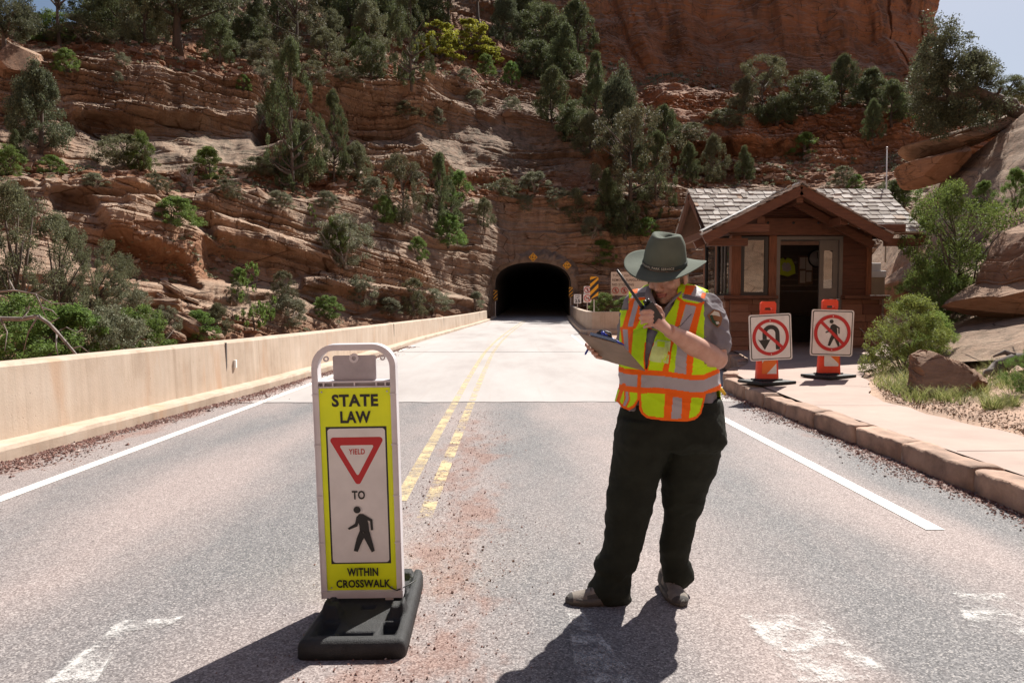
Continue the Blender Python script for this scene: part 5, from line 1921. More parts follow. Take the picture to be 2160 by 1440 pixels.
random.seed(77)
J, PN, OK, SH, SP, DR = 'juniper_tree', 'pinyon_pine', 'oak_bush', 'shrub', 'sapling', 'dry_shrub'
G1 = "trees on the canyon side"
G2 = "shrubs on the canyon ledges"
# key, name, u, v of the foot, height px, width px, label
PL = [
    ('pinA', PN, 82, 322, 190, 125, "broad bluish conifer against the left cliff below the perched boulder"),
    ('pinB', PN, 12, 118, 125, 110, "dark pine on the skyline in the top left corner"),
    ('pinC', 'tall_pine', 128, 96, 210, 130, "tall bare-trunked pine on the left skyline"),
    ('grnB', SH, 108, 92, 62, 92, "pale green bush on the left skyline in front of the tall pine"),
    ('pinB', PN, 52, 96, 70, 60, "small leaning pine on the skyline beside the perched boulder"),
    ('pinB', PN, 376, 108, 190, 190, "wide pinyon with a dark forked trunk on the upper ledge"),
    ('junB', J, 255, 96, 120, 130, "dark juniper left of the wide forked pinyon"),
    ('junD', J, 305, 94, 130, 90, "olive juniper just left of the forked trunk"),
    ('olvA', SH, 180, 92, 50, 110, "low olive shrub at the cliff edge right of the pale green bush"),
    ('junA', J, 462, 132, 92, 70, "small juniper at the right end of the upper ledge"),
    ('junD', J, 490, 70, 130, 90, "olive juniper behind the small juniper on the upper ledge"),
    ('junC', J, 545, 85, 90, 60, "narrow juniper beside the large dark one on the upper slope"),
    ('junF', J, 625, 118, 150, 130, "large dark rounded juniper on the upper left slope"),
    ('junD', J, 690, 138, 74, 80, "squat olive juniper right of the large dark rounded one"),
    ('olvA', SH, 570, 150, 60, 80, "brown-green bush below the large dark juniper"),
    ('sagA', SH, 528, 128, 40, 60, "grey-green bush at the end of the upper ledge"),
    ('junE', J, 620, 402, 300, 104, "tallest narrow juniper standing in the middle of the left slope"),
    ('junD', J, 640, 385, 120, 90, "olive juniper at the foot of the tallest narrow one"),
    ('junE', J, 705, 372, 170, 66, "second tall juniper just right of the tallest one"),
    ('junD', J, 752, 392, 88, 62, "small olive juniper below the second tall one"),
    ('junB', J, 745, 70, 130, 110, "dark juniper at the top edge above the red patch of cliff"),
    ('junC', J, 815, 90, 150, 100, "dark conical juniper at the top edge, left of the column-shaped one"),
    ('junE', J, 868, 178, 200, 86, "column-shaped juniper left of the yellow-green oak"),
    ('pinC', 'tall_pine', 950, 70, 170, 110, "slim pine with a bare trunk behind the yellow-green oak"),
    ('pinC', 'tall_pine', 1012, 62, 180, 120, "dark pine with a bare trunk at the top edge above the oak"),
    ('pinA', PN, 1065, 98, 120, 70, "pine in half shade right of the bare-trunked ones"),
    ('junB', J, 900, 55, 110, 100, "shadowed juniper on the top slope behind the oak"),
    ('yelA', OK, 925, 128, 76, 90, "bright yellow-green oak in sun on the upper slope"),
    ('yelA', OK, 985, 118, 70, 90, "yellow-green oak clump adjoining the bright one on its right"),
    ('yelA', OK, 1030, 132, 46, 60, "small yellow-green oak at the right end of the sunny clump"),
    ('grnA', SH, 1024, 160, 42, 38, "green bush directly below the sunny oaks"),
    ('grnA', SH, 1078, 182, 48, 36, "small light green bush at the edge of the shade"),
    ('grnB', SH, 755, 110, 50, 40, "pale bush below the dark top-edge juniper"),
    ('junD', J, 700, 112, 86, 60, "olive juniper sitting under the top-edge trees"),
    ('junC', J, 1192, 176, 120, 92, "dark shaded conical juniper left of the big red cliff"),
    ('junB', J, 1130, 168, 74, 90, "dark round juniper in the shade right of the small light green bush"),
    ('junA', J, 1165, 262, 112, 70, "dark juniper in the shade above the grey slab"),
    ('junC', J, 1255, 235, 120, 60, "slim shaded juniper at the left foot of the red cliff"),
    ('pinA', PN, 1300, 372, 236, 112, "tall pale-topped pine standing over the tunnel slope"),
    ('junF', J, 1330, 440, 205, 160, "huge dark spreading juniper right of the tunnel"),
    ('junE', J, 1385, 460, 170, 84, "juniper with light tips at the right of the huge dark one"),
    ('junC', J, 1280, 470, 110, 66, "conical juniper on the lower left of the huge dark one"),
    ('junA', J, 1452, 388, 82, 46, "small juniper between the huge one and the kiosk roof"),
    ('junD', J, 1506, 385, 96, 52, "narrow shaded juniper above the left end of the kiosk roof"),
    ('junF', J, 1610, 250, 124, 104, "dark round juniper below the red cliff, above the kiosk gable"),
    ('junD', J, 1568, 240, 70, 60, "small shaded juniper left of the dark round one"),
    ('junB', J, 1700, 246, 86, 104, "low wide shaded juniper above the right half of the kiosk"),
    ('junA', J, 1778, 222, 98, 66, "upright juniper with pale tips under the red cliff"),
    ('junC', J, 1835, 232, 84, 96, "shaded conical juniper left of the leaning tree"),
    ('grnB', SH, 1742, 215, 50, 44, "grey shaded bush between two junipers under the cliff"),
    ('grnA', SH, 1902, 250, 50, 46, "yellowish bush under the leaning tree's left side"),
    ('junA', J, 1842, 300, 84, 42, "slim shaded juniper above the right end of the kiosk roof"),
    ('grnA', SH, 1696, 330, 46, 60, "dark bush on the shaded cross-bedded cliff"),
    ('olvA', SH, 1780, 392, 40, 50, "olive bush just above the kiosk's right ridge"),
    ('grnA', SH, 1806, 400, 30, 36, "bright green sprig beside the olive bush above the ridge"),
    ('grnA', SH, 1905, 440, 62, 66, "shaded green bush right of the antenna pole"),
    ('junB', J, 1880, 445, 60, 60, "dark small juniper behind the antenna pole"),
    ('junB', J, 205, 60, 110, 120, "dark juniper at the top edge right of the tall skyline pine"),
    ('pinB', PN, 430, 60, 130, 130, "dark pinyon at the top edge behind the forked-trunk one"),
    ('junD', J, 332, 60, 110, 90, "olive juniper at the top edge above the forked trunk's left arm"),
    ('junA', J, 585, 70, 120, 80, "dark juniper at the top edge left of the large rounded one"),
    ('junB', J, 520, 110, 70, 80, "round juniper at the end of the upper ledge above the grey-green bush"),
    ('junA', J, 690, 60, 100, 80, "dark juniper on the red patch of cliff at the top edge"),
    ('junD', J, 780, 120, 110, 80, "olive juniper between the top-edge trees and the column-shaped one"),
    ('junB', J, 845, 60, 120, 110, "dark spreading juniper at the top edge over the column-shaped one"),
    ('junC', J, 1105, 60, 130, 80, "dark pine-like juniper at the top edge over the shade line"),
    ('junB', J, 1145, 120, 100, 110, "broad dark juniper in the shade left of the conical shaded one"),
    ('junA', J, 1215, 120, 110, 80, "dark upright juniper against the left side of the red cliff"),
    ('junD', J, 1245, 330, 90, 70, "shaded olive juniper left of the tall pale-topped pine"),
    ('junB', J, 1215, 300, 80, 80, "dark round juniper on the shaded slope above the tunnel"),
    ('junA', J, 1400, 330, 100, 70, "shaded juniper right behind the tall pale-topped pine"),
    ('junB', J, 1640, 265, 60, 80, "dark low juniper under the red cliff, right of the round one"),
    ('junA', J, 1880, 265, 90, 80, "shaded juniper beneath the left side of the leaning tree"),
    ('junC', J, 1570, 380, 70, 44, "slim dark juniper on the shaded wall above the kiosk's left ridge"),
    ('olvA', SH, 1455, 300, 40, 70, "dark brush on the shaded ledge right of the huge juniper"),
    ('olvA', SH, 1530, 270, 40, 80, "dark brush along the foot of the red cliff at its left"),
    # left middle ledges
    ('olvA', SH, 262, 352, 66, 116, "wide brown-green bush on the bright slab at the left"),
    ('grnB', SH, 298, 360, 78, 52, "light green bush growing into the wide brown-green one"),
    ('grnA', SH, 440, 380, 66, 66, "fresh green bush behind the bare grey shrub"),
    ('dryA', DR, 402, 402, 82, 100, "bare grey shrub with a crooked trunk on the middle ledge"),
    ('grnA', SH, 110, 366, 36, 48, "low rounded green bush on the left ledge"),
    ('junC', J, 34, 348, 72, 46, "small pointed juniper at the left edge of the ledge"),
    ('grnB', SH, 18, 372, 62, 66, "green bush below the small pointed juniper at the left edge"),
    ('olvA', SH, 552, 372, 40, 82, "low olive bush left of the tallest juniper"),
    ('sagA', SH, 545, 268, 50, 46, "dry grey shrub on the bedded wall above the bright slab"),
    ('grnA', SH, 372, 480, 62, 92, "green bush leaning over the dipping ledge"),
    ('grnA', SH, 142, 156, 50, 46, "green shrub under the cliff top at the left"),
    ('sagB', SH, 258, 140, 26, 30, "small shrub beneath the forked pinyon"),
    ('sagA', SH, 248, 175, 24, 24, "tiny grey shrub clinging to the upper bedded wall"),
    ('grnA', SH, 515, 190, 30, 28, "light green tuft at the end of the upper bedded wall"),
    ('sagA', SH, 790, 420, 46, 54, "pale bush on the brow left of the twin junipers"),
    ('junF', J, 850, 474, 142, 84, "left one of the twin junipers above the tunnel approach"),
    ('junE', J, 928, 488, 156, 80, "right one of the twin junipers above the tunnel approach"),
    ('grnA', SH, 968, 430, 66, 52, "light green bush at the right of the twin junipers"),
    ('grnA', SH, 945, 518, 66, 64, "green bush right below the twin junipers"),
    ('grnB', SH, 812, 470, 54, 46, "green bush at the left of the twin junipers"),
    ('sagB', SH, 728, 560, 104, 112, "large grey-green bush overhanging the dipping beds"),
    ('grnB', SH, 712, 535, 76, 54, "bright green bush inside the large grey-green one"),
    ('sagA', SH, 690, 440, 36, 48, "grey shrub on the dark ledge above the large grey-green bush"),
    ('sapA', SP, 652, 490, 62, 28, "thin leafy sapling on the middle of the dipping beds"),
    ('grnA', SH, 882, 548, 46, 40, "small green bush on the beds left of the tunnel"),
    ('sapA', SP, 540, 702, 152, 78, "tall thin sapling behind the bridge wall"),
    ('junD', J, 460, 706, 66, 54, "small olive juniper just behind the bridge wall"),
    ('sagB', SH, 606, 690, 66, 80, "bluish shrub behind the bridge wall, right of the sapling"),
    ('olvA', SH, 598, 648, 74, 56, "brownish bush above the bluish shrub"),
    ('sagB', SH, 762, 644, 62, 66, "pale green bush on the slope behind the bridge wall"),
    ('olvA', SH, 868, 664, 76, 60, "olive bush behind the far part of the bridge wall"),
    ('sagB', SH, 910, 655, 46, 80, "bluish bush next to the olive one by the far bridge wall"),
    ('sagA', SH, 1000, 650, 36, 42, "small shrub at the tunnel end of the bridge wall"),
    ('grnA', SH, 420, 716, 60, 70, "green bush just behind the wall, left of the small olive juniper"),
    ('sagB', SH, 350, 712, 66, 60, "pale bush at the foot of the red scree behind the wall"),
    ('grnB', SH, 690, 672, 46, 60, "green bush behind the wall between the bluish shrub and the pale one"),
    ('sagA', SH, 820, 664, 36, 56, "grey bush behind the wall left of the far olive bush"),
    ('olvA', SH, 500, 640, 44, 46, "spiky olive tuft above the tall thin sapling's left side"),
    ('grnA', SH, 505, 600, 34, 36, "light tuft on the grey slab above the scree"),
    ('olvA', SH, 480, 420, 40, 60, "dark brush on the lip of the dipping ledges at the left"),
    ('sagA', SH, 590, 440, 36, 56, "grey brush below the foot of the tallest juniper"),
    ('olvA', SH, 330, 400, 34, 60, "brown brush on the ledge below the wide brown-green bush"),
    ('sagA', SH, 200, 395, 30, 50, "grey brush at the ledge edge left of the brown brush"),
    ('junD', J, 1020, 480, 60, 46, "small juniper on the rounded rim left above the tunnel"),
    ('olvA', SH, 1060, 418, 40, 60, "olive brush on the brow directly above the tunnel's left shoulder"),
    ('sagB', SH, 1180, 440, 40, 54, "grey-green brush on the brow above the tunnel's right shoulder"),
    ('junD', J, 1215, 470, 70, 52, "small shaded juniper right above the tunnel's right diamond sign"),
    ('sagA', SH, 880, 392, 30, 44, "grey brush on the ledge behind the twin junipers"),
    ('olvA', SH, 860, 250, 34, 60, "olive brush along the rim left of the sunlit slab"),
    ('sagA', SH, 918, 268, 38, 40, "pale shrub on the sunlit grey slab"),
    ('sagA', SH, 1002, 225, 34, 44, "grey shrub on the bedded rim above the sunlit slab"),
    ('sagA', SH, 1130, 404, 42, 66, "rounded grey bush on the brow above the tunnel"),
    ('sagB', SH, 1080, 240, 34, 36, "grey-green shrub at the shade line above the tunnel"),
    ('grnA', SH, 1268, 558, 50, 62, "bright green bush on the cliff right of the tunnel mouth"),
    ('sagA', SH, 1248, 500, 44, 52, "grey bush above the bright green one by the tunnel"),
    ('sagB', SH, 1108, 446, 34, 34, "tiny shrub on the rock above the tunnel's keystone"),
    ('junB', J, 1318, 500, 74, 70, "dark juniper sitting above the ranger's hat"),
    ('grnA', SH, 1365, 500, 40, 46, "green sprig between the hat and the kiosk roof"),
    ('sagB', SH, 560, 190, 60, 60, "grey shrub in the gully above the tallest juniper"),
    ('olvA', SH, 655, 180, 50, 70, "olive brush in the gully right of the tallest juniper's tip"),
    ('junB', J, 782, 165, 80, 70, "shaded juniper on the slope between the top trees and the column-shaped one"),
    ('olvA', SH, 730, 175, 34, 60, "low brush on the red slope under the top trees"),
    ('sagA', SH, 985, 175, 30, 40, "grey tuft on the red slope under the oaks"),
]
for k_, nm, u, v, h, w_, lab in PL:
    bp_ = on_hill(u, v)
    s = bp_.y / F
    cat = {J: "juniper", PN: "pine tree", 'tall_pine': "pine tree", OK: "oak", SH: "shrub", SP: "sapling", DR: "dry shrub"}[nm]
    plant(k_, bp_, h * s, w_ * s * 1.12, nm, lab, cat, G2 if nm in (SH, SP, DR) else G1)

# loose slabs on the red scree
random.seed(21)
SLB = None
for i in range(16):
    u, v = random.uniform(250, 440), random.uniform(610, 715)
    p_ = on_hill(u, v)
    if SLB is None:
        b = MB()
        bm = bmesh.new()
        bmesh.ops.create_icosphere(bm, subdivisions=4, radius=1)
        for v_ in bm.verts:
            c = v_.co
            f_ = max(abs(c.x), abs(c.y) * 1.1, abs(c.z) * 1.05) ** -0.8
            n_ = fbm(np.array(c.x * 1.4), np.array(c.y * 1.4), np.array(c.z * 1.4), 5, 4).item()
            v_.co = Vector((c.x * f_, c.y * f_, c.z * f_)) * (0.65 + 0.6 * n_)
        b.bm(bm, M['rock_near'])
        SLB = b.build("flat_rock")
        ca2 = SLB.data.color_attributes.new("zone", 'FLOAT_COLOR', 'POINT')
        ca2.data.foreach_set("color", np.tile(np.array([0.15, 0, 0.3, 1], np.float32), len(SLB.data.vertices)))
        setp(SLB, "pale flat sandstone slab lying on the red scree behind the wall", "rock", "loose slabs on the scree")
        o = SLB
    else:
        o = SLB.copy()
        COL.objects.link(o)
    o.location = p_ + Vector((0, -0.15, 0.1))
    w_ = random.uniform(0.4, 1.0)
    o.scale = (w_, w_ * 0.7, w_ * random.uniform(0.16, 0.34))
    o.rotation_euler = (random.uniform(-0.5, 0.1), random.uniform(0.0, 0.5), random.uniform(-0.6, 0.6))

# the near trees and bushes in the ravine, left of the wall
NL = [
    ('pinV', PN, 40, 800, 400, 250, 19.0, "big dark pine in the ravine at the left edge, reaching highest"),
    ('pinV', PN, 130, 790, 330, 190, 20.5, "dark pine in the ravine right of the highest one"),
    ('pinW', PN, 205, 740, 250, 150, 22.0, "grey-green pine at the right of the ravine trees"),
    ('grnB', SH, 40, 800, 170, 190, 15.5, "fresh green bush behind the wall at the left edge"),
    ('grnA', SH, 150, 800, 150, 170, 16.5, "dense green bush behind the wall, second from the left edge"),
    ('sagB', SH, 235, 800, 150, 150, 17.5, "pale green bush behind the wall below the grey-green pine"),
    ('grnB', SH, 300, 770, 120, 120, 19.0, "olive-green bush at the right end of the ravine bushes"),
    ('grnA', SH, 90, 775, 120, 130, 17.0, "green bush between the two leftmost ravine bushes"),
    ('sagB', SH, 275, 700, 100, 80, 21.0, "thin silvery bush above the ravine bushes"),
]
for k_, nm, u, v, h, w_, Y, lab in NL:
    b_ = P(u, v, Y)
    s = Y / F
    plant(k_, b_, h * s, w_ * s * 1.1, nm, lab, "shrub" if nm == SH else "pine tree", "trees and bushes in the ravine")

# a bare fallen tree lying over the ravine bushes
db = MB()
random.seed(31)


def limb(b, pts, r0, r1, mat, n=6):
    b.tube(pts, [r0 + (r1 - r0) * i / (len(pts) - 1) for i in range(len(pts))], mat, n)


limb(db, [P(-60, 672, 14.4), P(0, 672, 14.3), P(45, 673, 14.2), P(80, 667, 14.1), P(103, 682, 14.0), P(120, 700, 13.9), P(150, 735, 13.8), P(175, 765, 13.8)], 0.055, 0.02, M['greybark'])
for pts in ([(0, 615), (30, 612), (75, 620), (110, 640), (150, 640)], [(75, 620), (88, 648), (100, 675)], [(30, 612), (20, 590)], [(75, 620), (95, 610)], [(103, 682), (125, 670)], [(120, 700), (140, 690), (160, 700)],
            [(45, 673), (60, 655), (62, 640)], [(80, 667), (60, 700), (50, 740)], [(120, 700), (118, 730), (125, 760)], [(150, 735), (170, 730), (190, 745)], [(88, 648), (110, 655), (120, 665)], [(0, 672), (15, 700), (10, 740)]):
    limb(db, [P(u, v, 14.1 + random.uniform(-0.2, 0.2)) for u, v in pts], 0.02, 0.006, M['greybark'], 5)
setp(db.build("bare_branch"), "bare grey dead branch reaching over the ravine bushes at the left", "branch")

# behind the low wall by the tunnel
for k_, u, v, h, w_, Y, lab in (('grnB', 1272, 668, 48, 56, 44, "green bush behind the low tunnel wall, by the striped marker"), ('grnA', 1322, 668, 40, 60, 43, "green bush behind the low tunnel wall, at the notice sign's foot")):
    b_ = P(u, v, Y)
    plant(k_, b_, h * Y / F, w_ * Y / F * 1.1, SH, lab, "shrub", G2)
# right of the kiosk
RB = [
    ('bigG', 2012, 655, 262, 190, 15.2, "tall bright green bush between the kiosk and the big rock"),
    ('bigG', 1965, 690, 120, 120, 14.6, "smaller green bush at the foot of the tall one"),
    ('lowG', 1918, 795, 165, 165, 11.6, "low yellow-green bush at the pavement's end by the kiosk"),
    ('lowG', 1965, 770, 110, 100, 12.0, "low green bush tucked right of the yellow-green one"),
    ('bigG', 2168, 836, 100, 74, 8.4, "leafy green plant cut by the right edge near the boulder"),
    ('grnA', 2075, 445, 60, 50, 18.5, "small leafy sprig on the rock slope at the right"),
    ('grnA', 2140, 440, 80, 50, 17.5, "small green plant in a crack near the right edge"),
    ('sagA', 1893, 600, 24, 24, 19.5, "tiny tuft on the tilted slab behind the kiosk"),
]
for k_, u, v, h, w_, Y, lab in RB:
    b_ = P(u, v, Y)
    plant(k_, b_, h * Y / F, w_ * Y / F * 1.05, SH, lab, "shrub", "bushes right of the kiosk")
for k_, u, v, h, w_, Y, lab in (('dryB', 1885, 715, 86, 96, 13.2, "bare twiggy shrub against the kiosk's right corner"),):
    plant(k_, P(u, v, Y), h * Y / F, w_ * Y / F, DR, lab, "dry shrub", "bushes right of the kiosk")

# the leaning juniper on the rock at the upper right
lt = thing("leaning_juniper", P(2140, 225, 23.0), "large juniper leaning out from the top of the right-hand rock", "juniper")
lb = MB()
o_ = P(2140, 225, 23.0)
T_ = [P(2150, 244, 23.0), P(2130, 222, 23.0), P(2096, 210, 22.9), P(2052, 190, 22.8), P(2006, 207, 22.8), P(1990, 170, 22.8), P(1985, 100, 22.8)]
random.seed(3)
tp, tr = [], []
for i in range(len(T_) - 1):
    for k in range(4):
        r_ = [0.24, 0.21, 0.165, 0.14, 0.115, 0.085, 0.035]
        tr.append((r_[i] + (r_[i + 1] - r_[i]) * k / 4) * random.uniform(0.82, 1.18))
        tp.append(T_[i].lerp(T_[i + 1], k / 4) - o_ + Vector((random.uniform(-1, 1), random.uniform(-1, 1), random.uniform(-1, 1))) * 0.05)
lb.tube(tp, tr, M['bark'], 9)
for c_ in ((2100, 262), (2075, 240), (2110, 185)):
    lb.tube([T_[2] - o_, T_[2].lerp(P(c_[0], c_[1], 22.5), 0.6) - o_ + Vector((0.1, 0, 0.1)), P(c_[0], c_[1], 22.5) - o_], [0.07, 0.04, 0.012], M['bark'], 6)
for a_, c_ in ((3, (2045, 130)), (4, (1950, 215)), (4, (1990, 250)), (5, (1960, 120)), (2, (2060, 240)), (5, (2025, 110)), (3, (2075, 150))):
    m_ = T_[a_].lerp(P(c_[0], c_[1], 22.8), 0.5) + Vector((0, 0.2, 0.08))
    lb.tube([T_[a_] - o_, m_ - o_, P(c_[0], c_[1], 22.6) - o_], [0.1, 0.07, 0.02], M['bark'], 6)
lb.build("trunk", lt)
rng = np.random.default_rng(44)
cs, rs = [], []
blob = [(1985, 70, 36, 45), (2000, 110, 60, 45), (1960, 160, 48, 45), (2030, 150, 60, 45), (1985, 210, 62, 50), (2070, 130, 28, 34), (1960, 240, 40, 40), (2020, 235, 50, 34), (1992, 268, 34, 24), (2080, 160, 26, 24), (1975, 45, 16, 20), (2060, 250, 30, 26), (2062, 178, 34, 20), (2105, 232, 26, 22), (2085, 265, 30, 18)]
for (u, v, ru, rv) in blob:
    n_ = int(ru * rv / 55)
    for _ in range(n_):
        a = rng.random() * 6.283
        r_ = rng.random() ** 0.5
        p = P(u + ru * r_ * math.cos(a), v + rv * r_ * math.sin(a), 22.8 + rng.normal(0, 0.5))
        if vn(np.array(p.x * 1.6), np.array(p.y * 1.6), np.array(p.z * 1.6), 7).item() < 0.33:
            continue
        cs.append(np.array(p - o_))
        rs.append(rng.uniform(0.14, 0.34))
V, Fq = leaf_cloud(rng, cs, rs, 150, 0.075, 0.4, 0.5)
link("crown", np_mesh("crown_leaning", V, Fq, [M['pinyon']]), lt)
plant('junB', P(2128, 222, 34.0), 56 * 34 / F, 90 * 34 / F, J, "small far juniper on the skyline right of the leaning tree", "juniper", G1)

# weathered log
wl_ = MB()
wl_.tube([P(2190, 772, 9.5), P(2165, 760, 9.5), P(2140, 757, 9.62), P(2122, 768, 9.55), P(2104, 768, 9.65), P(2090, 784, 9.6), P(2080, 786, 9.5), P(2070, 800, 9.6)], [0.09, 0.105, 0.085, 0.10, 0.065, 0.06, 0.04, 0.02], M['deadwood'], 9)
wl_.tube([P(2115, 760, 9.6), P(2112, 790, 9.55), P(2118, 812, 9.5)], [0.05, 0.03, 0.014], M['deadwood'], 7)
wl_.tube([P(2140, 752, 9.6), P(2120, 742, 9.7), P(2095, 752, 9.7)], [0.05, 0.035, 0.012], M['deadwood'], 7)
setp(wl_.build("weathered_log"), "twisted grey weathered log at the right edge behind the boulder", "log")

# grass and dry litter on the bank
rng = np.random.default_rng(8)


def grass(n, spots, hgt):
    Vs = []
    for i in range(n):
        u, v, ru, rv = spots[rng.integers(len(spots))]
        a, r_ = rng.random() * 6.283, rng.random() ** 0.5
        uu_, vv_ = u + ru * r_ * math.cos(a), v + rv * r_ * math.sin(a)
        # walk the view line down to the bank
        Y = 7.0
        while Y < 16:
            p = P(uu_, vv_, Y)
            if p.z <= bank_z(p.x, Y):
                break
            Y += 0.12
        p = np.array([p.x, Y, bank_z(p.x, Y) - 0.02])
        h = hgt * rng.uniform(0.4, 1.25)
        d = np.array([rng.normal(0, 0.4), rng.normal(0, 0.4), 1.0])
        s = np.array([math.cos(a), math.sin(a), 0]) * rng.uniform(0.0025, 0.005)
        q = p + d * h * 0.55
        e = p + d * h + np.array([d[0], d[1], -0.3]) * h * 0.35
        Vs += [p - s, p + s, q + s * 0.8, q - s * 0.8, q - s * 0.8, q + s * 0.8, e + s * 0.2, e - s * 0.2]
    V = np.array(Vs)
    return V, np.arange(len(V)).reshape(-1, 4)


V, Fq = grass(5200, [(1960, 838, 60, 16), (2030, 840, 60, 14), (2090, 800, 40, 30), (1900, 805, 60, 22), (1885, 770, 40, 30), (1930, 800, 40, 25), (2140, 815, 40, 18), (1905, 822, 30, 14), (2110, 860, 40, 8)], 0.17)
setp(link("grass", np_mesh("grass", V, Fq, [M['grass']])), "thin yellow-green grass around the boulder and along the bank", "grass", kind="stuff")
n_ = 5000
c = []
for _ in range(n_):
    Y = rng.uniform(6.2, 10.2)
    X = np.interp(Y, wx0, wxr) + abs(rng.normal(0, 0.9)) + 0.1
    c.append((X, Y, bank_z(X, Y)))
c = np.array(c)
V, Fq = leaf_cloud(rng, list(c), [0.012] * n_, 1, 0.035, 0.4)
lm_ = NT("dry_litter")
mt = lm_.pbr(lm_.ramp(lm_.geo().outputs["Random Per Island"], [(0, (0.12, 0.08, 0.055)), (0.6, (0.33, 0.24, 0.17)), (1, (0.55, 0.47, 0.38))]), 0.9)
setp(link("leaf_litter", np_mesh("leaf_litter", V, Fq, [mt])), "dry pale leaf litter strewn on the bank beside the pavement", "litter", kind="stuff")
# ------------------------------------------------------------------ signs
M['s_white'] = simple("sign_white", (0.73, 0.725, 0.72), 0.45, 0.09, 7)
M['s_black'] = simple("sign_black", (0.018, 0.018, 0.018), 0.5, 0.1)
M['s_red'] = simple("sign_red", (0.50, 0.018, 0.022), 0.45, 0.06)
M['s_lime'] = simple("sign_fluorescent", (0.80, 0.98, 0.008), 0.45, 0.08, 6)
M['s_amber'] = simple("sign_amber", (0.78, 0.36, 0.012), 0.45, 0.06)
M['s_cream'] = simple("sign_cream", (0.60, 0.50, 0.42), 0.55, 0.06)
M['s_brown'] = simple("sign_text_brown", (0.10, 0.055, 0.04), 0.6, 0.1)
M['orange'] = simple("cone_orange", (0.80, 0.065, 0.022), 0.5, 0.12, 6)
M['o_refl'] = simple("orange_reflector", (0.80, 0.17, 0.015), 0.4, 0.06)
M['rubber'] = simple("black_rubber", (0.020, 0.021, 0.023), 0.62, 0.4, 16, bump=0.5, bscale=240, spec=0.4)
M['frame_w'] = simple("white_frame_plastic", (0.66, 0.63, 0.66), 0.4, 0.10, 6, spec=0.5)
M['plate_g'] = simple("grey_plastic_plate", (0.42, 0.39, 0.42), 0.45, 0.14, 12)
M['post_m'] = M['galv']
_fonts = {}


def text_geo(s, bold=0.0):
    cu = bpy.data.curves.new("tmp", 'FONT')
    cu.body = s
    cu.size = 1.0
    cu.offset = bold
    cu.resolution_u = 3
    cu.space_character = 1.08
    o = bpy.data.objects.new("tmp", cu)
    me = o.to_mesh()
    V = np.array([v_.co[:2] for v_ in me.vertices])
    Fs = [list(p.vertices) for p in me.polygons]
    o.to_mesh_clear()
    bpy.data.objects.remove(o)
    bpy.data.curves.remove(cu)
    return V, Fs


class Face(MB):
    """A flat sign face in local x/z seen from -y; every piece lies a hair in front of the one before."""

    def __init__(self, y=0.0, step=0.0004):
        super().__init__()
        self.y, self.step = y, step

    def up(self):
        self.y -= self.step
        return self.y

    def poly(self, pts, mat):
        y = self.up()
        tri = tessellate_polygon([[Vector((p[0], p[1], 0)) for p in pts]])
        return self.add([(p[0], y, p[1]) for p in pts], [tuple(t) for t in tri], mat)

    def ring(self, cx, cz, r0, r1, mat, n=40):
        y = self.up()
        vs_ = []
        for k in range(n):
            a = 2 * math.pi * k / n
            vs_ += [(cx + r0 * math.cos(a), y, cz + r0 * math.sin(a)), (cx + r1 * math.cos(a), y, cz + r1 * math.sin(a))]
        return self.add(vs_, [(2 * k, 2 * k + 1, (2 * k + 3) % (2 * n), (2 * k + 2) % (2 * n)) for k in range(n)], mat)

    def disc(self, cx, cz, r_, mat, n=24):
        return self.poly([(cx + r_ * math.cos(2 * math.pi * k / n), cz + r_ * math.sin(2 * math.pi * k / n)) for k in range(n)], mat)

    def rrect(self, x0, z0, x1, z1, r_, mat):
        return self.poly(rr_pts(x0, z0, x1, z1, r_), mat)

    def text(self, s, cx, cz, cap, width, mat, bold=0.012):
        V, Fs = text_geo(s, bold)
        lo, hi = V.min(0), V.max(0)
        y = self.up()
        cap_ref = text_geo("H", bold)[0]
        ch = cap_ref[:, 1].max() - cap_ref[:, 1].min()
        zb = cap_ref[:, 1].min()
        sx, sz = width / (hi[0] - lo[0]), cap / ch
        vs_ = [((p[0] - (lo[0] + hi[0]) / 2) * sx + cx, y, (p[1] - zb - ch / 2) * sz + cz) for p in V]
        return self.add(vs_, Fs, mat)


def rr_pts(x0, z0, x1, z1, r_, n=6):
    out = []
    for (cx, cz, a0) in ((x1 - r_, z0 + r_, -90), (x1 - r_, z1 - r_, 0), (x0 + r_, z1 - r_, 90), (x0 + r_, z0 + r_, 180)):
        for k in range(n + 1):
            a = R(a0 + 90 * k / n)
            out.append((cx + r_ * math.cos(a), cz + r_ * math.sin(a)))
    return out


def round_poly(pts, r_, n=6):
    out = []
    m_ = len(pts)
    for i in range(m_):
        p, a, c = Vector(pts[i]), Vector(pts[i - 1]), Vector(pts[(i + 1) % m_])
        da, dc = (a - p).normalized(), (c - p).normalized()
        half = da.angle(dc) / 2
        t_ = r_ / math.tan(half)
        cen = p + (da + dc).normalized() * (r_ / math.sin(half))
        s0, s1 = p + da * t_ - cen, p + dc * t_ - cen
        for k in range(n + 1):
            q = s0.lerp(s1, k / n).normalized() * r_
            out.append(tuple(cen + q))
    return out


PED = [
    [(607, 160), (585, 180), (572, 235), (512, 272), (522, 286), (590, 258), (602, 225), (614, 190)],
    [(600, 163), (610, 155), (640, 157), (668, 182), (680, 240), (685, 312), (608, 302), (606, 250), (590, 195)],
    [(640, 157), (712, 203), (715, 290), (697, 290), (693, 216), (660, 202)],
    [(608, 292), (662, 325), (628, 372), (585, 468), (554, 459), (580, 358)],
    [(640, 305), (686, 300), (722, 460), (698, 473), (642, 356)],
]


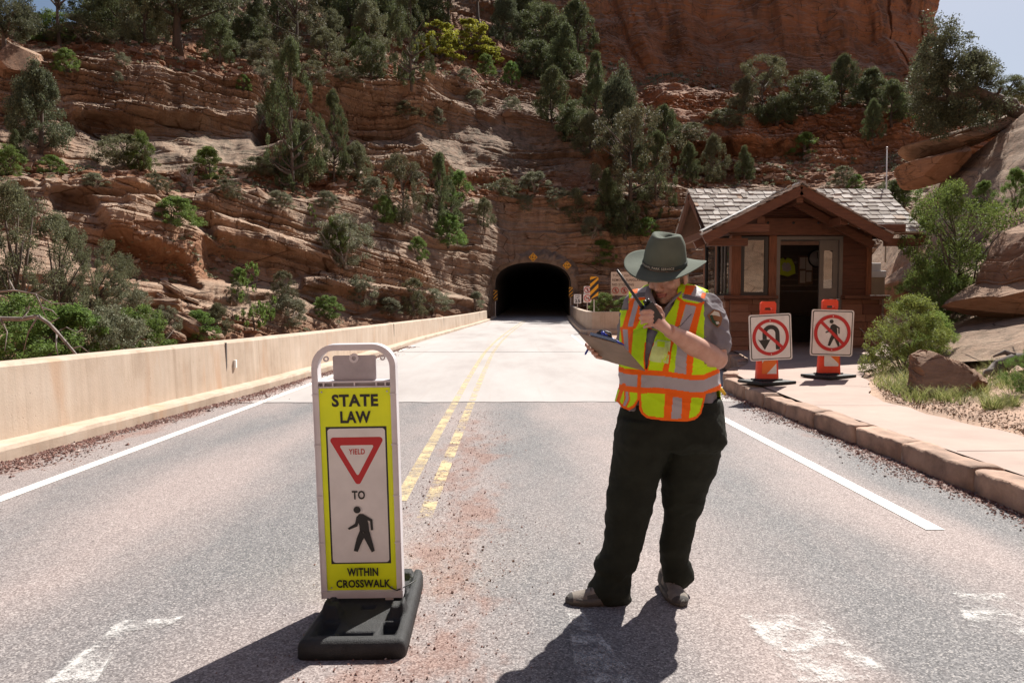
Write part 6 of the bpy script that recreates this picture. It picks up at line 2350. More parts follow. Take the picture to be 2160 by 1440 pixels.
def pedestrian(f, cx, cz, s, mat):
    """Walking figure, s metres from head to heel."""
    k = s / 378.0
    T = lambda p: (cx + (p[0] - 617) * k, cz - (p[1] - 282) * k)
    for poly in PED:
        f.poly([T(p) for p in poly], mat)
    f.disc(T((593, 121))[0], T((593, 121))[1], 28 * k, mat)


def barred(f, cx, cz, r0, r1, mat, slope=-1):
    """Prohibition ring and its bar from upper left to lower right."""
    f.ring(cx, cz, r0, r1, mat)
    a = R(-43)
    d = Vector((math.cos(a), math.sin(a)))
    n_ = Vector((-d.y, d.x)) * ((r1 - r0) * 0.46)
    c = Vector((cx, cz))
    e = (r0 + r1) * 0.5
    f.poly([tuple(c - d * e - n_), tuple(c + d * e - n_), tuple(c + d * e + n_), tuple(c - d * e + n_)], mat)


# ---- the yield sign in the middle of the road
YS = 3.17
sg_o = G(772, 1268, 0.0)
sg_o = Vector((P(767, 1265, YS).x, YS, 0))
sg = thing("crosswalk_sign", sg_o, "tall lime yellow yield to pedestrians sign on a black rubber base", "road sign")
LEAN = Matrix.Translation((0, 0, 0.07)) @ Matrix.Rotation(R(3.2), 4, 'X') @ Matrix.Rotation(R(-0.9), 4, 'Y')
px = YS / F


def ring_prism(b, outer, inner, y0, y1, mat, M_=None):
    n_ = len(outer)
    vs_ = [(p[0], y, p[1]) for y in (y0, y1) for p in outer] + [(p[0], y, p[1]) for y in (y0, y1) for p in inner]
    fs_ = []
    for k in range(n_):
        k2 = (k + 1) % n_
        fs_ += [(k, k2, 2 * n_ + k2, 2 * n_ + k), (n_ + k2, n_ + k, 3 * n_ + k, 3 * n_ + k2), (k2, k, n_ + k, n_ + k2), (2 * n_ + k, 2 * n_ + k2, 3 * n_ + k2, 3 * n_ + k)]
    b.add(vs_, fs_, mat, M_)


HT, HB, PW, OW = 1.147, 0.0, 0.160, 0.183
fb = MB()
# arch above the panel, then rails with their flanges and cross ties
out_, in_ = [], []
n_ = 10
for (cx_, a0) in ((OW - 0.10, 0), (-OW + 0.10, 90)):
    for k in range(n_ + 1):
        a = R(a0 + 90 * k / n_)
        out_.append((cx_ + 0.10 * math.cos(a), HT - 0.10 + 0.10 * math.sin(a)))
        in_.append((cx_ + 0.074 * math.cos(a), HT - 0.10 + 0.074 * math.sin(a)))
out_ = [(OW, HB)] + out_ + [(-OW, HB)]
in_ = [(OW - 0.026, HB + 0.03)] + in_ + [(-OW + 0.026, HB + 0.03)]
ring_prism(fb, out_, in_, -0.028, 0.030, M['frame_w'], LEAN)
for sx in (-1, 1):                                        # recessed web of the rails with ties
    fb.box((sx * OW - 0.0045 if sx > 0 else sx * OW, -0.031, 0.0), (sx * OW if sx > 0 else sx * OW + 0.0045, -0.0285, HT - 0.1), M['frame_w'], LEAN)
    for zz in (0.03, 0.255, 0.47, 0.70, 0.925):
        fb.box((sx * (OW - 0.013) - 0.015, -0.0345, zz), (sx * (OW - 0.013) + 0.015, -0.0312, zz + 0.006), M['frame_w'], LEAN)
fb.box((-OW + 0.027, -0.024, 0.957), (OW - 0.027, 0.025, 0.963), M['frame_w'], LEAN)
fb.box((-OW + 0.027, -0.024, 0.979), (OW - 0.027, 0.025, 0.986), M['frame_w'], LEAN)
for xx in (-0.095, 0.0, 0.095, 0.135, -0.135):
    fb.box((xx - 0.003, -0.022, 0.9635), (xx + 0.003, 0.022, 0.9785), M['frame_w'], LEAN)
fb.box((-OW + 0.027, -0.004, 0.9635), (OW - 0.027, 0.004, 0.9785), M['plate_g'], LEAN)
fb.box((-OW + 0.027, -0.02, 0.030), (OW - 0.027, 0.0, 0.034), M['frame_w'], LEAN)
for xx in (-0.15, -0.115, -0.07, 0.09, 0.13, 0.155):
    fb.box((xx - 0.0025, -0.024, 0.004), (xx + 0.0025, 0.0, 0.0298), M['frame_w'], LEAN)
for xx in (-0.14, 0.12):
    fb.box((xx - 0.018, -0.018, -0.05), (xx + 0.018, 0.015, -0.0005), M['frame_w'], LEAN)
fb.build("frame", sg)
pb = Face()
pb.prism(rr_pts(-0.094, 0.9865, 0.094, 1.096, 0.008), -0.006, 0.004, M['plate_g'], LEAN)
plate = pb.build("top_plate", sg)
pb = MB()
for (cx_, cz_, r_) in ((0.0, 1.085, 0.021), (-0.122, 1.083, 0.013), (0.125, 1.085, 0.012)):
    o2 = [(cx_ + r_ * math.cos(2 * math.pi * k / 20), cz_ + r_ * math.sin(2 * math.pi * k / 20)) for k in range(20)]
    i2 = [(cx_ + r_ * 0.45 * math.cos(2 * math.pi * k / 20), cz_ + r_ * 0.45 * math.sin(2 * math.pi * k / 20)) for k in range(20)]
    ring_prism(pb, o2, i2, -0.012, -0.0065, M['frame_w'], LEAN)
pb.disc = None
pb.build("eyelet", sg)
f = Face(-0.0205, 0.0005)
f.prism(rr_pts(-PW, 0.036, PW, 0.955, 0.006), -0.0205, -0.012, M['s_lime'])
zz = lambda v: (1265 - v) * px - 0.0
f.poly([(-0.134, zz(1190)), (0.134, zz(1190)), (0.134, zz(894)), (-0.134, zz(894))], M['s_black'])
f.rrect(-0.1265, zz(1187), 0.1265, zz(898), 0.014, M['s_white'])
f.poly(round_poly([(-0.125, zz(916.5)), (0.125, zz(916.5)), (0.0, zz(1024))], 0.014), M['s_red'])
f.poly(round_poly([(-0.077, zz(933.5)), (0.077, zz(933.5)), (0.0, zz(1000))], 0.006), M['s_white'])
f.text("STATE", 0.0, zz(839), 0.054, 0.203, M['s_black'], 0.036)
f.text("LAW", 0.0, zz(874), 0.053, 0.134, M['s_black'], 0.036)
f.text("YIELD", 0.0, zz(947), 0.0245, 0.071, M['s_red'], 0.02)
f.text("TO", 0.0, zz(1040), 0.039, 0.058, M['s_black'], 0.032)
pedestrian(f, 0.005, zz(1114), 0.211, M['s_black'])
f.text("WITHIN", 0.006, zz(1207), 0.038, 0.139, M['s_black'], 0.034)
f.text("CROSSWALK", 0.008, zz(1232.5), 0.036, 0.243, M['s_black'], 0.032)
for (a, c) in ((-0.143, 0.940), (0.143, 0.940), (-0.135, 0.052), (0.135, 0.052)):
    f.disc(a, c, 0.004, M['galv'], 10)
f.v = [tuple(LEAN @ Vector(p)) for p in f.v]
f.build("sign_panel", sg)
cb = MB()
cb.tube([LEAN @ Vector((0.125, -0.024, 0.047)), LEAN @ Vector((0.16, -0.04, 0.040)), LEAN @ Vector((0.20, 0.0, 0.044)), LEAN @ Vector((0.235, 0.03, 0.055))], 0.0028, M['s_black'], 6)
cb.build("cable_tie", sg)
# rubber base: a height field with rims, pockets and a slot
b0, b1 = G(622, 1392, 0), G(857, 1387, 0)
bx0, bx1, by0 = b0.x, b1.x, b0.y
by1 = 3.50
nxb, nyb = 70, 110
gx_, gy_ = np.meshgrid(np.linspace(0, 1, nxb), np.linspace(0, 1, nyb))
hz_ = 0.052 + 0 * gx_
rim = np.maximum(sst(0.86, 0.90, gx_), sst(0.14, 0.10, gx_))
hz_ += 0.018 * np.maximum(rim, sst(0.10, 0.06, gy_))
hz_ += 0.05 * sst(0.05, 0.0, np.abs(gx_ - 0.84) - 0.055) * sst(0.07, 0.03, np.abs(gy_ - 0.36))
hz_ += 0.05 * sst(0.05, 0.0, np.abs(gx_ - 0.16) - 0.055) * sst(0.07, 0.03, np.abs(gy_ - 0.36))
hz_ += 0.035 * sst(0.04, 0.0, np.abs(gx_ - 0.80) - 0.05) * sst(0.06, 0.03, np.abs(gy_ - 0.90))
hz_ += 0.05 * sst(0.04, 0.0, np.abs(gx_ - 0.80) - 0.05) * sst(0.05, 0.02, np.abs(gy_ - 0.64))
hz_ -= 0.045 * sst(0.02, 0.0, np.abs(gx_ - 0.5) - 0.14) * sst(0.035, 0.02, np.abs(gy_ - 0.125))
hz_ -= 0.05 * sst(0.02, 0.0, np.abs(gx_ - 0.80) - 0.07) * sst(0.075, 0.055, np.abs(gy_ - 0.20))
hz_ -= 0.03 * sst(0.02, 0.0, np.abs(gx_ - 0.20) - 0.07) * sst(0.075, 0.055, np.abs(gy_ - 0.20))
hz_ -= 0.02 * sst(0.01, 0.0, np.abs(gx_ - 0.5) - 0.06) * sst(0.03, 0.02, np.abs(gy_ - 0.46))
ex = np.minimum(np.minimum(gx_, 1 - gx_) * (bx1 - bx0), np.minimum(gy_, 1 - gy_) * (by1 - by0))
hz_ *= 0.55 + 0.45 * np.sqrt(np.clip(ex / 0.022, 0, 1))
cr_ = np.clip(np.hypot(np.clip(np.abs(gx_ - 0.5) - 0.43, 0, 1) * 0.43 * 2.3, np.clip(np.abs(gy_ - 0.5) - 0.455, 0, 1) * 0.72 * 2.0), 0, 1)
X_ = bx0 + (bx1 - bx0) * gx_
X_ = X_ + (gx_ - 0.5) * (-0.05) * gy_
Y_ = by0 + (by1 - by0) * gy_ + 0.012 * (gx_ - 0.5)
# round the corners in plan
qx, qy = (gx_ - 0.5) * 2, (gy_ - 0.5) * 2
shr = 1 - 0.045 * (np.abs(qx) ** 10) * (np.abs(qy) ** 16)
mx, my = (bx0 + bx1) / 2, (by0 + by1) / 2
X_, Y_ = mx + (X_ - mx) * shr, my + (Y_ - my) * shr
V = np.stack([X_ - sg_o.x, Y_ - sg_o.y, hz_ + 0.004], -1).reshape(-1, 3)
Fq = [list(q) for q in grid_faces(nyb, nxb)]
edge = [i for i in range(nxb)] + [r_ * nxb + nxb - 1 for r_ in range(1, nyb)] + [(nyb - 1) * nxb + i for i in range(nxb - 2, -1, -1)] + [r_ * nxb for r_ in range(nyb - 2, 0, -1)]
lo = len(V)
V = list(map(tuple, V)) + [(V[i][0] * 1.0, V[i][1], 0.001) for i in edge]
ne = len(edge)
bb = MB()
bb.add(V, Fq, M['rubber'], None, True)
bb.f += [[edge[k], edge[(k + 1) % ne], lo + (k + 1) % ne, lo + k] for k in range(ne)] + [[lo + k for k in range(ne)]]
bb.m += [0] * (ne + 1)
bb.s += [True] * ne + [False]
bb.build("rubber_base", sg)


# ---- two signs hung on orange cones
def cone_sign(u, v, Y, label, kind, roll, tall):
    z0 = float(walk_z(P(u, v, Y).x, Y))
    o = Vector((P(u, v, Y).x, Y, z0))
    s = Y / F
    root = thing("cone_sign", o, label, "road sign", "signs hung on orange cones in front of the kiosk")
    H = tall * s
    b = MB()
    rings = []
    for (q, hw, hd) in ((0.03, 24.0, 9.0), (0.10, 23.4, 8.6), (0.30, 22, 7.6), (0.62, 19.5, 6.2), (0.86, 17.6, 5.2), (0.955, 16.6, 4.8)):
        rings.append([(x * s, y * s, q * H) for x, y in rr_pts(-hw, -hd, hw, hd, min(hd * 0.9, 5.0), 4)])
    b.loft(rings, M['orange'], smooth=False)
    # handle: two cheeks and a cap leaving the grip hole open
    hz0 = 0.955 * H + 0.001
    b.build("cone_body", root)
    b = MB()
    b.prism([(-16.4 * s, hz0), (-8 * s, hz0), (-7 * s, hz0 + 5 * s), (-16.2 * s, hz0 + 5 * s)], -4.2 * s, 4.2 * s, M['orange'])
    b.prism([(8 * s, hz0), (16.4 * s, hz0), (16.2 * s, hz0 + 5 * s), (7 * s, hz0 + 5 * s)], -4.2 * s, 4.2 * s, M['orange'])
    b.prism([(-16.2 * s, hz0 + 5.05 * s), (16.2 * s, hz0 + 5.05 * s), (16.0 * s, hz0 + 14 * s), (12.5 * s, hz0 + 18 * s), (-12.5 * s, hz0 + 18 * s), (-16.0 * s, hz0 + 14 * s)], -4.4 * s, 4.4 * s, M['orange'])
    b.build("handle", root)
    # reflective patches on the lower face
    f = Face(-9.2 * s, 0.0006)
    za, zc_ = 0.13 * H, 0.36 * H
    if kind == 'uturn':
        f.poly([(-13 * s, za), (17.5 * s, za), (16.5 * s, zc_), (-13 * s, zc_)], M['o_refl'])
        f.poly([(-13 * s, zc_), (-1 * s, zc_), (-13 * s, zc_ - 15 * s)], M['s_white'])
        f.poly([(-3 * s, za), (17.5 * s, za), (17 * s, za + 22 * s)], M['s_white'])
    else:
        f.poly([(-13 * s, za + 4 * s), (18 * s, za + 4 * s), (17 * s, zc_ + 4 * s), (-13 * s, zc_ + 4 * s)], M['o_refl'])
        f.poly(round_poly([(-13 * s, za + 4.0 * s), (17.5 * s, za + 4.0 * s), (17 * s, za + 10 * s), (-13 * s, zc_ + 2 * s)], 2.2 * s), M['s_white'])
    # tilt the patches with the tapering face
    f.v = [(p[0], p[1] + (p[2] / H) * 4.1 * s - 0.25 * s, p[2]) for p in f.v]
    f.build("reflector", root)
    # rubber foot, turned a little
    b = MB()
    Mr = Matrix.Rotation(R(24 if kind == 'uturn' else 30), 4, 'Z')
    b.box((-0.33, -0.27, 0.004), (0.33, 0.27, 0.05), M['rubber'], Mr, 0.016)
    b.box((-0.2, -0.13, 0.0505), (0.2, 0.13, 0.075), M['rubber'], Mr, 0.012)
    b.build("rubber_base", root)
    # the sign board
    f = Face(-11.5 * s, 0.0012)
    S = 44.5 * s
    f.prism(rr_pts(-S, -1.09 * S, S, 1.09 * S, 5 * s), -11.5 * s, -10.2 * s, M['galv'])
    f.rrect(-S + 0.3 * s, -1.09 * S + 0.3 * s, S - 0.3 * s, 1.09 * S - 0.3 * s, 4.8 * s, M['s_white'])
    f.rrect(-S + 2.6 * s, -1.09 * S + 2.6 * s, S - 2.6 * s, 1.09 * S - 2.6 * s, 4 * s, M['s_black'])
    f.rrect(-S + 4.4 * s, -1.09 * S + 4.4 * s, S - 4.4 * s, 1.09 * S - 4.4 * s, 3 * s, M['s_white'])
    if kind == 'uturn':
        c = (1 * s, 8 * s)
        arc = []
        for k in range(17):
            a = R(180 * k / 16)
            arc.append((c[0] + 18 * s * math.cos(a), c[1] + 18 * s * math.sin(a)))
        inn = []
        for k in range(17):
            a = R(180 - 180 * k / 16)
            inn.append((c[0] + 9 * s * math.cos(a), c[1] + 9 * s * math.sin(a)))
        f.poly([(c[0] + 18 * s, -26 * s)] + arc + [(c[0] - 18 * s, -4 * s), (c[0] - 9 * s, -4 * s)] + inn + [(c[0] + 9 * s, -26 * s)], M['s_black'])
        f.poly([(-26.5 * s, -3 * s), (-22 * s, -5.5 * s), (-17 * s, -4.2 * s), (-8 * s, -4.2 * s), (-3 * s, -5.0 * s), (1 * s, -2 * s), (-13 * s, -26 * s)], M['s_black'])
        barred(f, 0, 0, 31.5 * s, 38.5 * s, M['s_red'])
    else:
        pedestrian(f, 1 * s, 0, 56 * s, M['s_black'])
        barred(f, 0, 0, 31.5 * s, 38.5 * s, M['s_red'])
    f.disc(0, 35 * s, 1.2 * s, M['s_white'], 10)
    f.disc(0, -35.5 * s, 1.2 * s, M['s_white'], 10)
    zc2 = (98 if kind == 'uturn' else 94) * s
    Mt = Matrix.Translation((2.5 * s if kind == 'uturn' else 1 * s, 0, zc2)) @ Matrix.Rotation(R(roll), 4, 'Y')
    f.v = [tuple(Mt @ Vector(p)) for p in f.v]
    f.build("sign_panel", root)
    return root


cone_sign(1617, 808, 10.75, "no U-turn sign with a barred curved arrow hung on an orange cone", 'uturn', -3.0, 162)
cone_sign(1747, 796, 11.3, "no pedestrians sign with a barred walking figure hung on an orange cone", 'ped', 1.6, 153)


# ---- signs round the tunnel mouth
def marker(u, v0, v1, w_, Y, label, name, lean_left, post_to=None, group=None):
    """Upright striped hazard panel on a steel post."""
    a, c = P(u, v0, Y), P(u, v1, Y)
    z0 = float(road_z(min(Y, 69)))
    root = thing(name, (a.x, Y, z0), label, "hazard marker", group)
    H, W_ = a.z - c.z, w_ * Y / F
    zb = c.z - z0
    f = Face(-0.01, 0.003)
    f.prism(rr_pts(-W_ / 2, zb, W_ / 2, zb + H, W_ * 0.22), -0.01, 0.0, M['s_amber'])
    step = W_ * 0.95
    z = zb - W_
    while z < zb + H:
        lo_, hi_ = z, z + step * 0.5
        k = W_ * (1.0 if lean_left else -1.0)
        q = [(-W_ / 2, lo_ + max(0, -k)), (W_ / 2, lo_ + max(0, k)), (W_ / 2, hi_ + max(0, k)), (-W_ / 2, hi_ + max(0, -k))]
        # clip to the panel
        q2 = []
        for (x, zz_) in q:
            q2.append((x, min(max(zz_, zb + 0.01), zb + H - 0.01)))
        if max(p[1] for p in q2) - min(p[1] for p in q2) > 0.02:
            f.poly(q2, M['s_black'])
        z += step
    f.build("striped_panel", root)
    b = MB()
    b.box((-0.03, 0.005, -0.3), (0.03, 0.05, zb + H * 0.8), M['post_m'])
    b.build("post", root)
    return root


gm = "striped hazard markers at the tunnel"
marker(1045, 612, 635, 8.6, 68.0, "small yellow and black striped marker left of the tunnel mouth", "hazard_marker", True, group=gm)
marker(1204, 605.5, 628, 8.0, 67.6, "small yellow and black striped marker right of the tunnel mouth", "hazard_marker", True, group=gm)
marker(1253.5, 583.5, 631.5, 17.5, 38.4, "large yellow and black striped marker behind the low tunnel wall's corner", "hazard_marker", True, group=gm)


def board(name, u0, v0, u1, v1, Y, label, cat, mat, r_, posts, group=None, pm='post_m'):
    a, c = P(u0, v0, Y), P(u1, v1, Y)
    z0 = float(road_z(min(Y, 69)))
    cx_ = (a.x + c.x) / 2
    root = thing(name, (cx_, Y, z0), label, cat, group)
    W_, z1, z2 = c.x - a.x, c.z - z0, a.z - z0
    f = Face(-0.012, 0.004)
    f.prism(rr_pts(-W_ / 2, z1, W_ / 2, z2, r_ * Y / F), -0.012, 0.0, mat)
    for p_ in posts:
        b = MB()
        wp = 0.07 if pm != 'post_m' else 0.03
        b.box((p_ * W_ - wp, 0.005, -0.4), (p_ * W_ + wp, 0.09, z1 + (z2 - z1) * 0.85), M[pm])
        b.build("post", root)
    return root, f, W_, z1, z2


rt, f, W_, z1, z2 = board("speed_limit_sign", 1210.5, 620.5, 1226, 640, 57, "white speed limit 25 sign right of the tunnel mouth", "road sign", M['s_white'], 1.2, (0,))
f.text("SPEED", 0, z2 - (z2 - z1) * 0.17, (z2 - z1) * 0.13, W_ * 0.66, M['s_black'], 0.02)
f.text("LIMIT", 0, z2 - (z2 - z1) * 0.38, (z2 - z1) * 0.13, W_ * 0.55, M['s_black'], 0.02)
f.text("25", 0, z2 - (z2 - z1) * 0.72, (z2 - z1) * 0.36, W_ * 0.72, M['s_black'], 0.03)
f.build("sign_panel", rt)
gn = "stacked prohibition signs by the tunnel"
rt, f, W_, z1, z2 = board("prohibition_sign", 1231.5, 603.5, 1246.5, 619.3, 55, "small white no pedestrians sign, upper of the stacked pair by the tunnel", "road sign", M['s_white'], 1.2, (0,), gn)
pedestrian(f, 0, (z1 + z2) / 2, W_ * 0.62, M['s_black'])
barred(f, 0, (z1 + z2) / 2, W_ * 0.35, W_ * 0.44, M['s_red'])
f.build("sign_panel", rt)
rt, f, W_, z1, z2 = board("prohibition_sign", 1230.5, 619.8, 1247.5, 638, 54.8, "small white no bicycles sign, lower of the stacked pair by the tunnel", "road sign", M['s_white'], 1.2, (0,), gn)
zc_ = (z1 + z2) / 2
for sx in (-1, 1):
    f.ring(sx * W_ * 0.16, zc_ - W_ * 0.08, W_ * 0.09, W_ * 0.125, M['s_black'], 16)
f.poly([(-W_ * 0.16, zc_ - W_ * 0.10), (-W_ * 0.12, zc_ - W_ * 0.10), (W_ * 0.12, zc_ + W_ * 0.12), (W_ * 0.07, zc_ + W_ * 0.12)], M['s_black'])
f.poly([(W_ * 0.14, zc_ - W_ * 0.09), (W_ * 0.18, zc_ - W_ * 0.09), (W_ * 0.12, zc_ + W_ * 0.17), (W_ * 0.08, zc_ + W_ * 0.17)], M['s_black'])
barred(f, 0, zc_, W_ * 0.35, W_ * 0.44, M['s_red'])
f.build("sign_panel", rt)
rt, f, W_, z1, z2 = board("notice_sign", 1288.7, 573.5, 1366, 623, 45, "cream notice sign reading turn lights on, partly hidden by the ranger's hat", "road sign", M['s_cream'], 0.8, (-0.345, 0.345), pm='bark')
H_ = z2 - z1
for i, (t_, wf) in enumerate((("TURN LIGHTS ON", 0.72), ("REMOVE SUNGLASSES", 0.88), ("NO STOPPING", 0.585))):
    f.text(t_, -W_ * 0.46 + W_ * wf / 2, z2 - H_ * (0.15 + 0.195 * i), H_ * 0.105, W_ * wf, M['s_brown'], 0.014)
for i in range(2):
    cx_ = -W_ * (0.375 - 0.235 * i)
    cz_ = z1 + H_ * 0.21
    pedestrian(f, cx_, cz_, H_ * 0.2, M['s_brown'])
    barred(f, cx_, cz_, H_ * 0.115, H_ * 0.14, M['s_red'])
f.build("sign_panel", rt)


def diamond(u, v, r_, Y, label, txt):
    c = P(u, v, Y)
    root = thing("clearance_sign", c, label, "road sign", "yellow clearance diamonds over the tunnel")
    s = r_ * Y / F
    f = Face(-0.02, 0.006)
    f.prism(round_poly([(0, -s), (s, 0), (0, s), (-s, 0)], s * 0.08), -0.02, 0.02, M['s_amber'])
    for k in (-1, 1):
        f.poly([(0, k * s * 0.42), (-s * 0.17 * k, k * s * 0.62), (-s * 0.07 * k, k * s * 0.62), (-s * 0.07 * k, k * s * 0.8), (s * 0.07 * k, k * s * 0.8), (s * 0.07 * k, k * s * 0.62), (s * 0.17 * k, k * s * 0.62)], M['s_black'])
    f.text(txt, 0, 0, s * 0.46, s * 1.15, M['s_black'], 0.03)
    f.build("sign_panel", root)
    b = MB()
    b.tube([(0, 0.021, 0), (0, 1.2, 0.0)], 0.03, M['galv'], 6)
    b.build("bracket", root)


diamond(1124.5, 542.5, 9.6, 67.9, "yellow diamond clearance sign over the middle of the tunnel arch", "13-1")
diamond(1196, 559.8, 9.6, 67.9, "yellow diamond clearance sign at the right shoulder of the tunnel arch", "11-4")
# ------------------------------------------------------------------ the ranger
from mathutils.bvhtree import BVHTree
RY0 = 3.3
RB0 = Vector((P(1375, 1000, RY0).x, RY0, 0.0))
SKIN = NT("skin")
_o = SKIN.obj()
_c = SKIN.ramp(SKIN.noise(_o, 16, 5, 0.6), [(0.3, (0.47, 0.255, 0.185)), (0.7, (0.60, 0.365, 0.28))])
M['skin'] = SKIN.pbr(_c, 0.5, 0, SKIN.bump(SKIN.noise(_o, 220, 3, 0.6), 0.12, 0.002), 0.4, **{"Subsurface Weight": 0.08, "Subsurface Radius": (0.02, 0.008, 0.004)})
M['lips'] = simple("lips", (0.36, 0.13, 0.11), 0.45, 0.08)
M['eye'] = simple("eye", (0.6, 0.57, 0.54), 0.25, 0.02)
M['hair'] = simple("hair", (0.17, 0.115, 0.075), 0.6, 0.5, 60, sc3=(1, 1, 0.2))
M['trousers'] = m_fabric("green_black_trousers", (0.018, 0.021, 0.015), 700, 0.25, 0.85, 0.35)
M['shirt'] = m_fabric("grey_shirt", (0.235, 0.215, 0.235), 800, 0.08, 0.85, 0.3)
M['v_lime'] = m_fabric("vest_lime", (0.56, 0.86, 0.012), 600, 0.06, 0.7, 0.16)
M['v_orange'] = m_fabric("vest_orange", (0.95, 0.155, 0.012), 600, 0.05, 0.7, 0.12)
M['v_grey'] = m_fabric("vest_reflective_tape", (0.42, 0.40, 0.43), 600, 0.06, 0.45, 0.1)
M['v_dark'] = m_fabric("vest_dark_tape", (0.15, 0.145, 0.16), 600, 0.06, 0.5)
M['hat'] = m_fabric("ranger_hat_felt", (0.105, 0.122, 0.098), 1200, 0.12, 0.9, 0.0)
M['hatband'] = m_fabric("hat_band", (0.05, 0.060, 0.055), 900, 0.1, 0.85)
M['hat_text'] = simple("hat_lettering", (0.45, 0.44, 0.38), 0.7, 0.05)
M['shoe'] = simple("shoe_suede", (0.205, 0.175, 0.15), 0.85, 0.3, 25, bump=0.3, bscale=180)
M['shoe_mesh'] = simple("shoe_mesh", (0.06, 0.054, 0.05), 0.8, 0.3, 60)
M['sole'] = simple("shoe_sole", (0.10, 0.09, 0.08), 0.8, 0.2, 30)
M['radio'] = simple("radio_black", (0.014, 0.014, 0.015), 0.42, 0.1)
M['board'] = simple("hardboard", (0.235, 0.165, 0.115), 0.6, 0.18, 14, bump=0.1)
M['paper_w'] = simple("white_paper", (0.72, 0.72, 0.74), 0.8, 0.04)
M['pen_blue'] = simple("blue_plastic", (0.02, 0.05, 0.42), 0.35, 0.05)
M['clear'] = simple("clear_pocket", (0.60, 0.76, 0.28), 0.25, 0.12, 30)


def B(u, v, dy=0.0):
    return P(u, v, RY0 + dy) - RB0


def remesh(b, vox, smooth=4, fac=0.5):
    me = b.mesh("tmp") if isinstance(b, MB) else b
    o = bpy.data.objects.new("tmp", me)
    COL.objects.link(o)
    m1 = o.modifiers.new("r", 'REMESH')
    m1.mode = 'VOXEL'
    m1.voxel_size = vox
    if smooth:
        m2 = o.modifiers.new("s", 'SMOOTH')
        m2.iterations = smooth
        m2.factor = fac
    dg = bpy.context.evaluated_depsgraph_get()
    out = bpy.data.meshes.new_from_object(o.evaluated_get(dg), depsgraph=dg)
    bpy.data.objects.remove(o)
    out.materials.clear()
    return out


def mesh_np(me):
    n_ = len(me.vertices)
    V = np.empty(n_ * 3, np.float32)
    me.vertices.foreach_get("co", V)
    N = np.empty(n_ * 3, np.float32)
    me.vertices.foreach_get("normal", N)
    return V.reshape(-1, 3).astype(float), N.reshape(-1, 3).astype(float)


def set_v(me, V):
    me.vertices.foreach_set("co", np.asarray(V, np.float32).ravel())
    me.update()


def smooth_on(me):
    me.polygons.foreach_set("use_smooth", np.ones(len(me.polygons), bool))


YAW = R(-22)                                              # chest turned to the photograph's left


def ering(v, uL, uR, dy=0.0, ratio=0.72, yaw=YAW, n=36, p=2.3, tilt=0.0):
    """Oval section whose seen width runs from uL to uR."""
    c = B((uL + uR) / 2, v, dy)
    w_ = (uR - uL) / 2 * (RY0 + dy) / F
    a = w_ / math.sqrt(math.cos(yaw) ** 2 + (ratio * math.sin(yaw)) ** 2)
    d = a * ratio
    out = []
    for k in range(n):
        t_ = 2 * math.pi * k / n
        ct, st = math.cos(t_), math.sin(t_)
        x = a * math.copysign(abs(ct) ** (2 / p), ct)
        y = d * math.copysign(abs(st) ** (2 / p), st)
        out.append(Vector((c.x + x * math.cos(yaw) - y * math.sin(yaw), c.y + x * math.sin(yaw) + y * math.cos(yaw), c.z + tilt * x)))
    return out


rg = thing("person", RB0, "person in a green wide-brimmed hat and hi-vis vest talking into a radio", "person")

# ---- trousers
tb = MB()
tb.loft([ering(*q) for q in ((838, 1318, 1514, 0, 0.75), (862, 1310, 1519, 0, 0.74), (885, 1305, 1523, 0, 0.72), (905, 1302, 1524, 0, 0.64), (925, 1302, 1521, 0, 0.56), (945, 1312, 1508, 0, 0.46))], M['trousers'])
LL = [(880, 1308, 1425), (905, 1301, 1424), (930, 1295, 1420), (955, 1290, 1412), (985, 1285, 1399), (1020, 1283, 1389), (1050, 1280, 1381), (1100, 1276, 1369), (1147, 1271, 1358), (1178, 1260, 1347), (1194, 1250, 1341), (1206, 1257, 1332), (1222, 1248, 1329), (1240, 1240, 1332), (1258, 1246, 1330), (1266, 1254, 1326)]
RL = [(880, 1404, 1519), (905, 1404, 1523), (930, 1401, 1522), (955, 1397, 1517), (985, 1394, 1511), (1020, 1393, 1499), (1050, 1396, 1487), (1077, 1400, 1477), (1103, 1399, 1469), (1130, 1394, 1464), (1155, 1390, 1459), (1176, 1391, 1449), (1192, 1395, 1454), (1208, 1398, 1459), (1224, 1402, 1458), (1236, 1405, 1453)]
tb.loft([ering(v, a, c, 0.0, 0.92 + 0.30 * sst(1010, 900, v).item(), R(-10), 28, 2.1) for v, a, c in LL], M['trousers'])
tb.loft([ering(v, a, c, 0.02 + 0.06 * (v - 920) / 316, 0.92 + 0.30 * sst(1010, 900, v).item(), R(-5), 28, 2.1) for v, a, c in RL], M['trousers'])
tm = remesh(tb, 0.008, 5)
V, N = mesh_np(tm)
x, y, z = V.T
fold = (fbm(x * 9, y * 9, z * 14 + x * 9, 3, 3) - 0.5)
fold2 = (1 - np.abs(2 * fbm(x * 5 + z * 3, y * 5, z * 11 - x * 6, 13, 3) - 1)) ** 3
low = sst(0.30, 0.02, z) + 0.5 * sst(0.62, 0.75, z) * sst(0.85, 0.75, z) + 0.5 * np.exp(-((z - 0.42) / 0.09) ** 2)
V = V + N * (fold * 0.022 + fold2 * 0.013 * (0.35 + low) - 0.004)[:, None]
set_v(tm, V)
tm.materials.append(M['trousers'])
smooth_on(tm)
link("trousers", tm, rg)


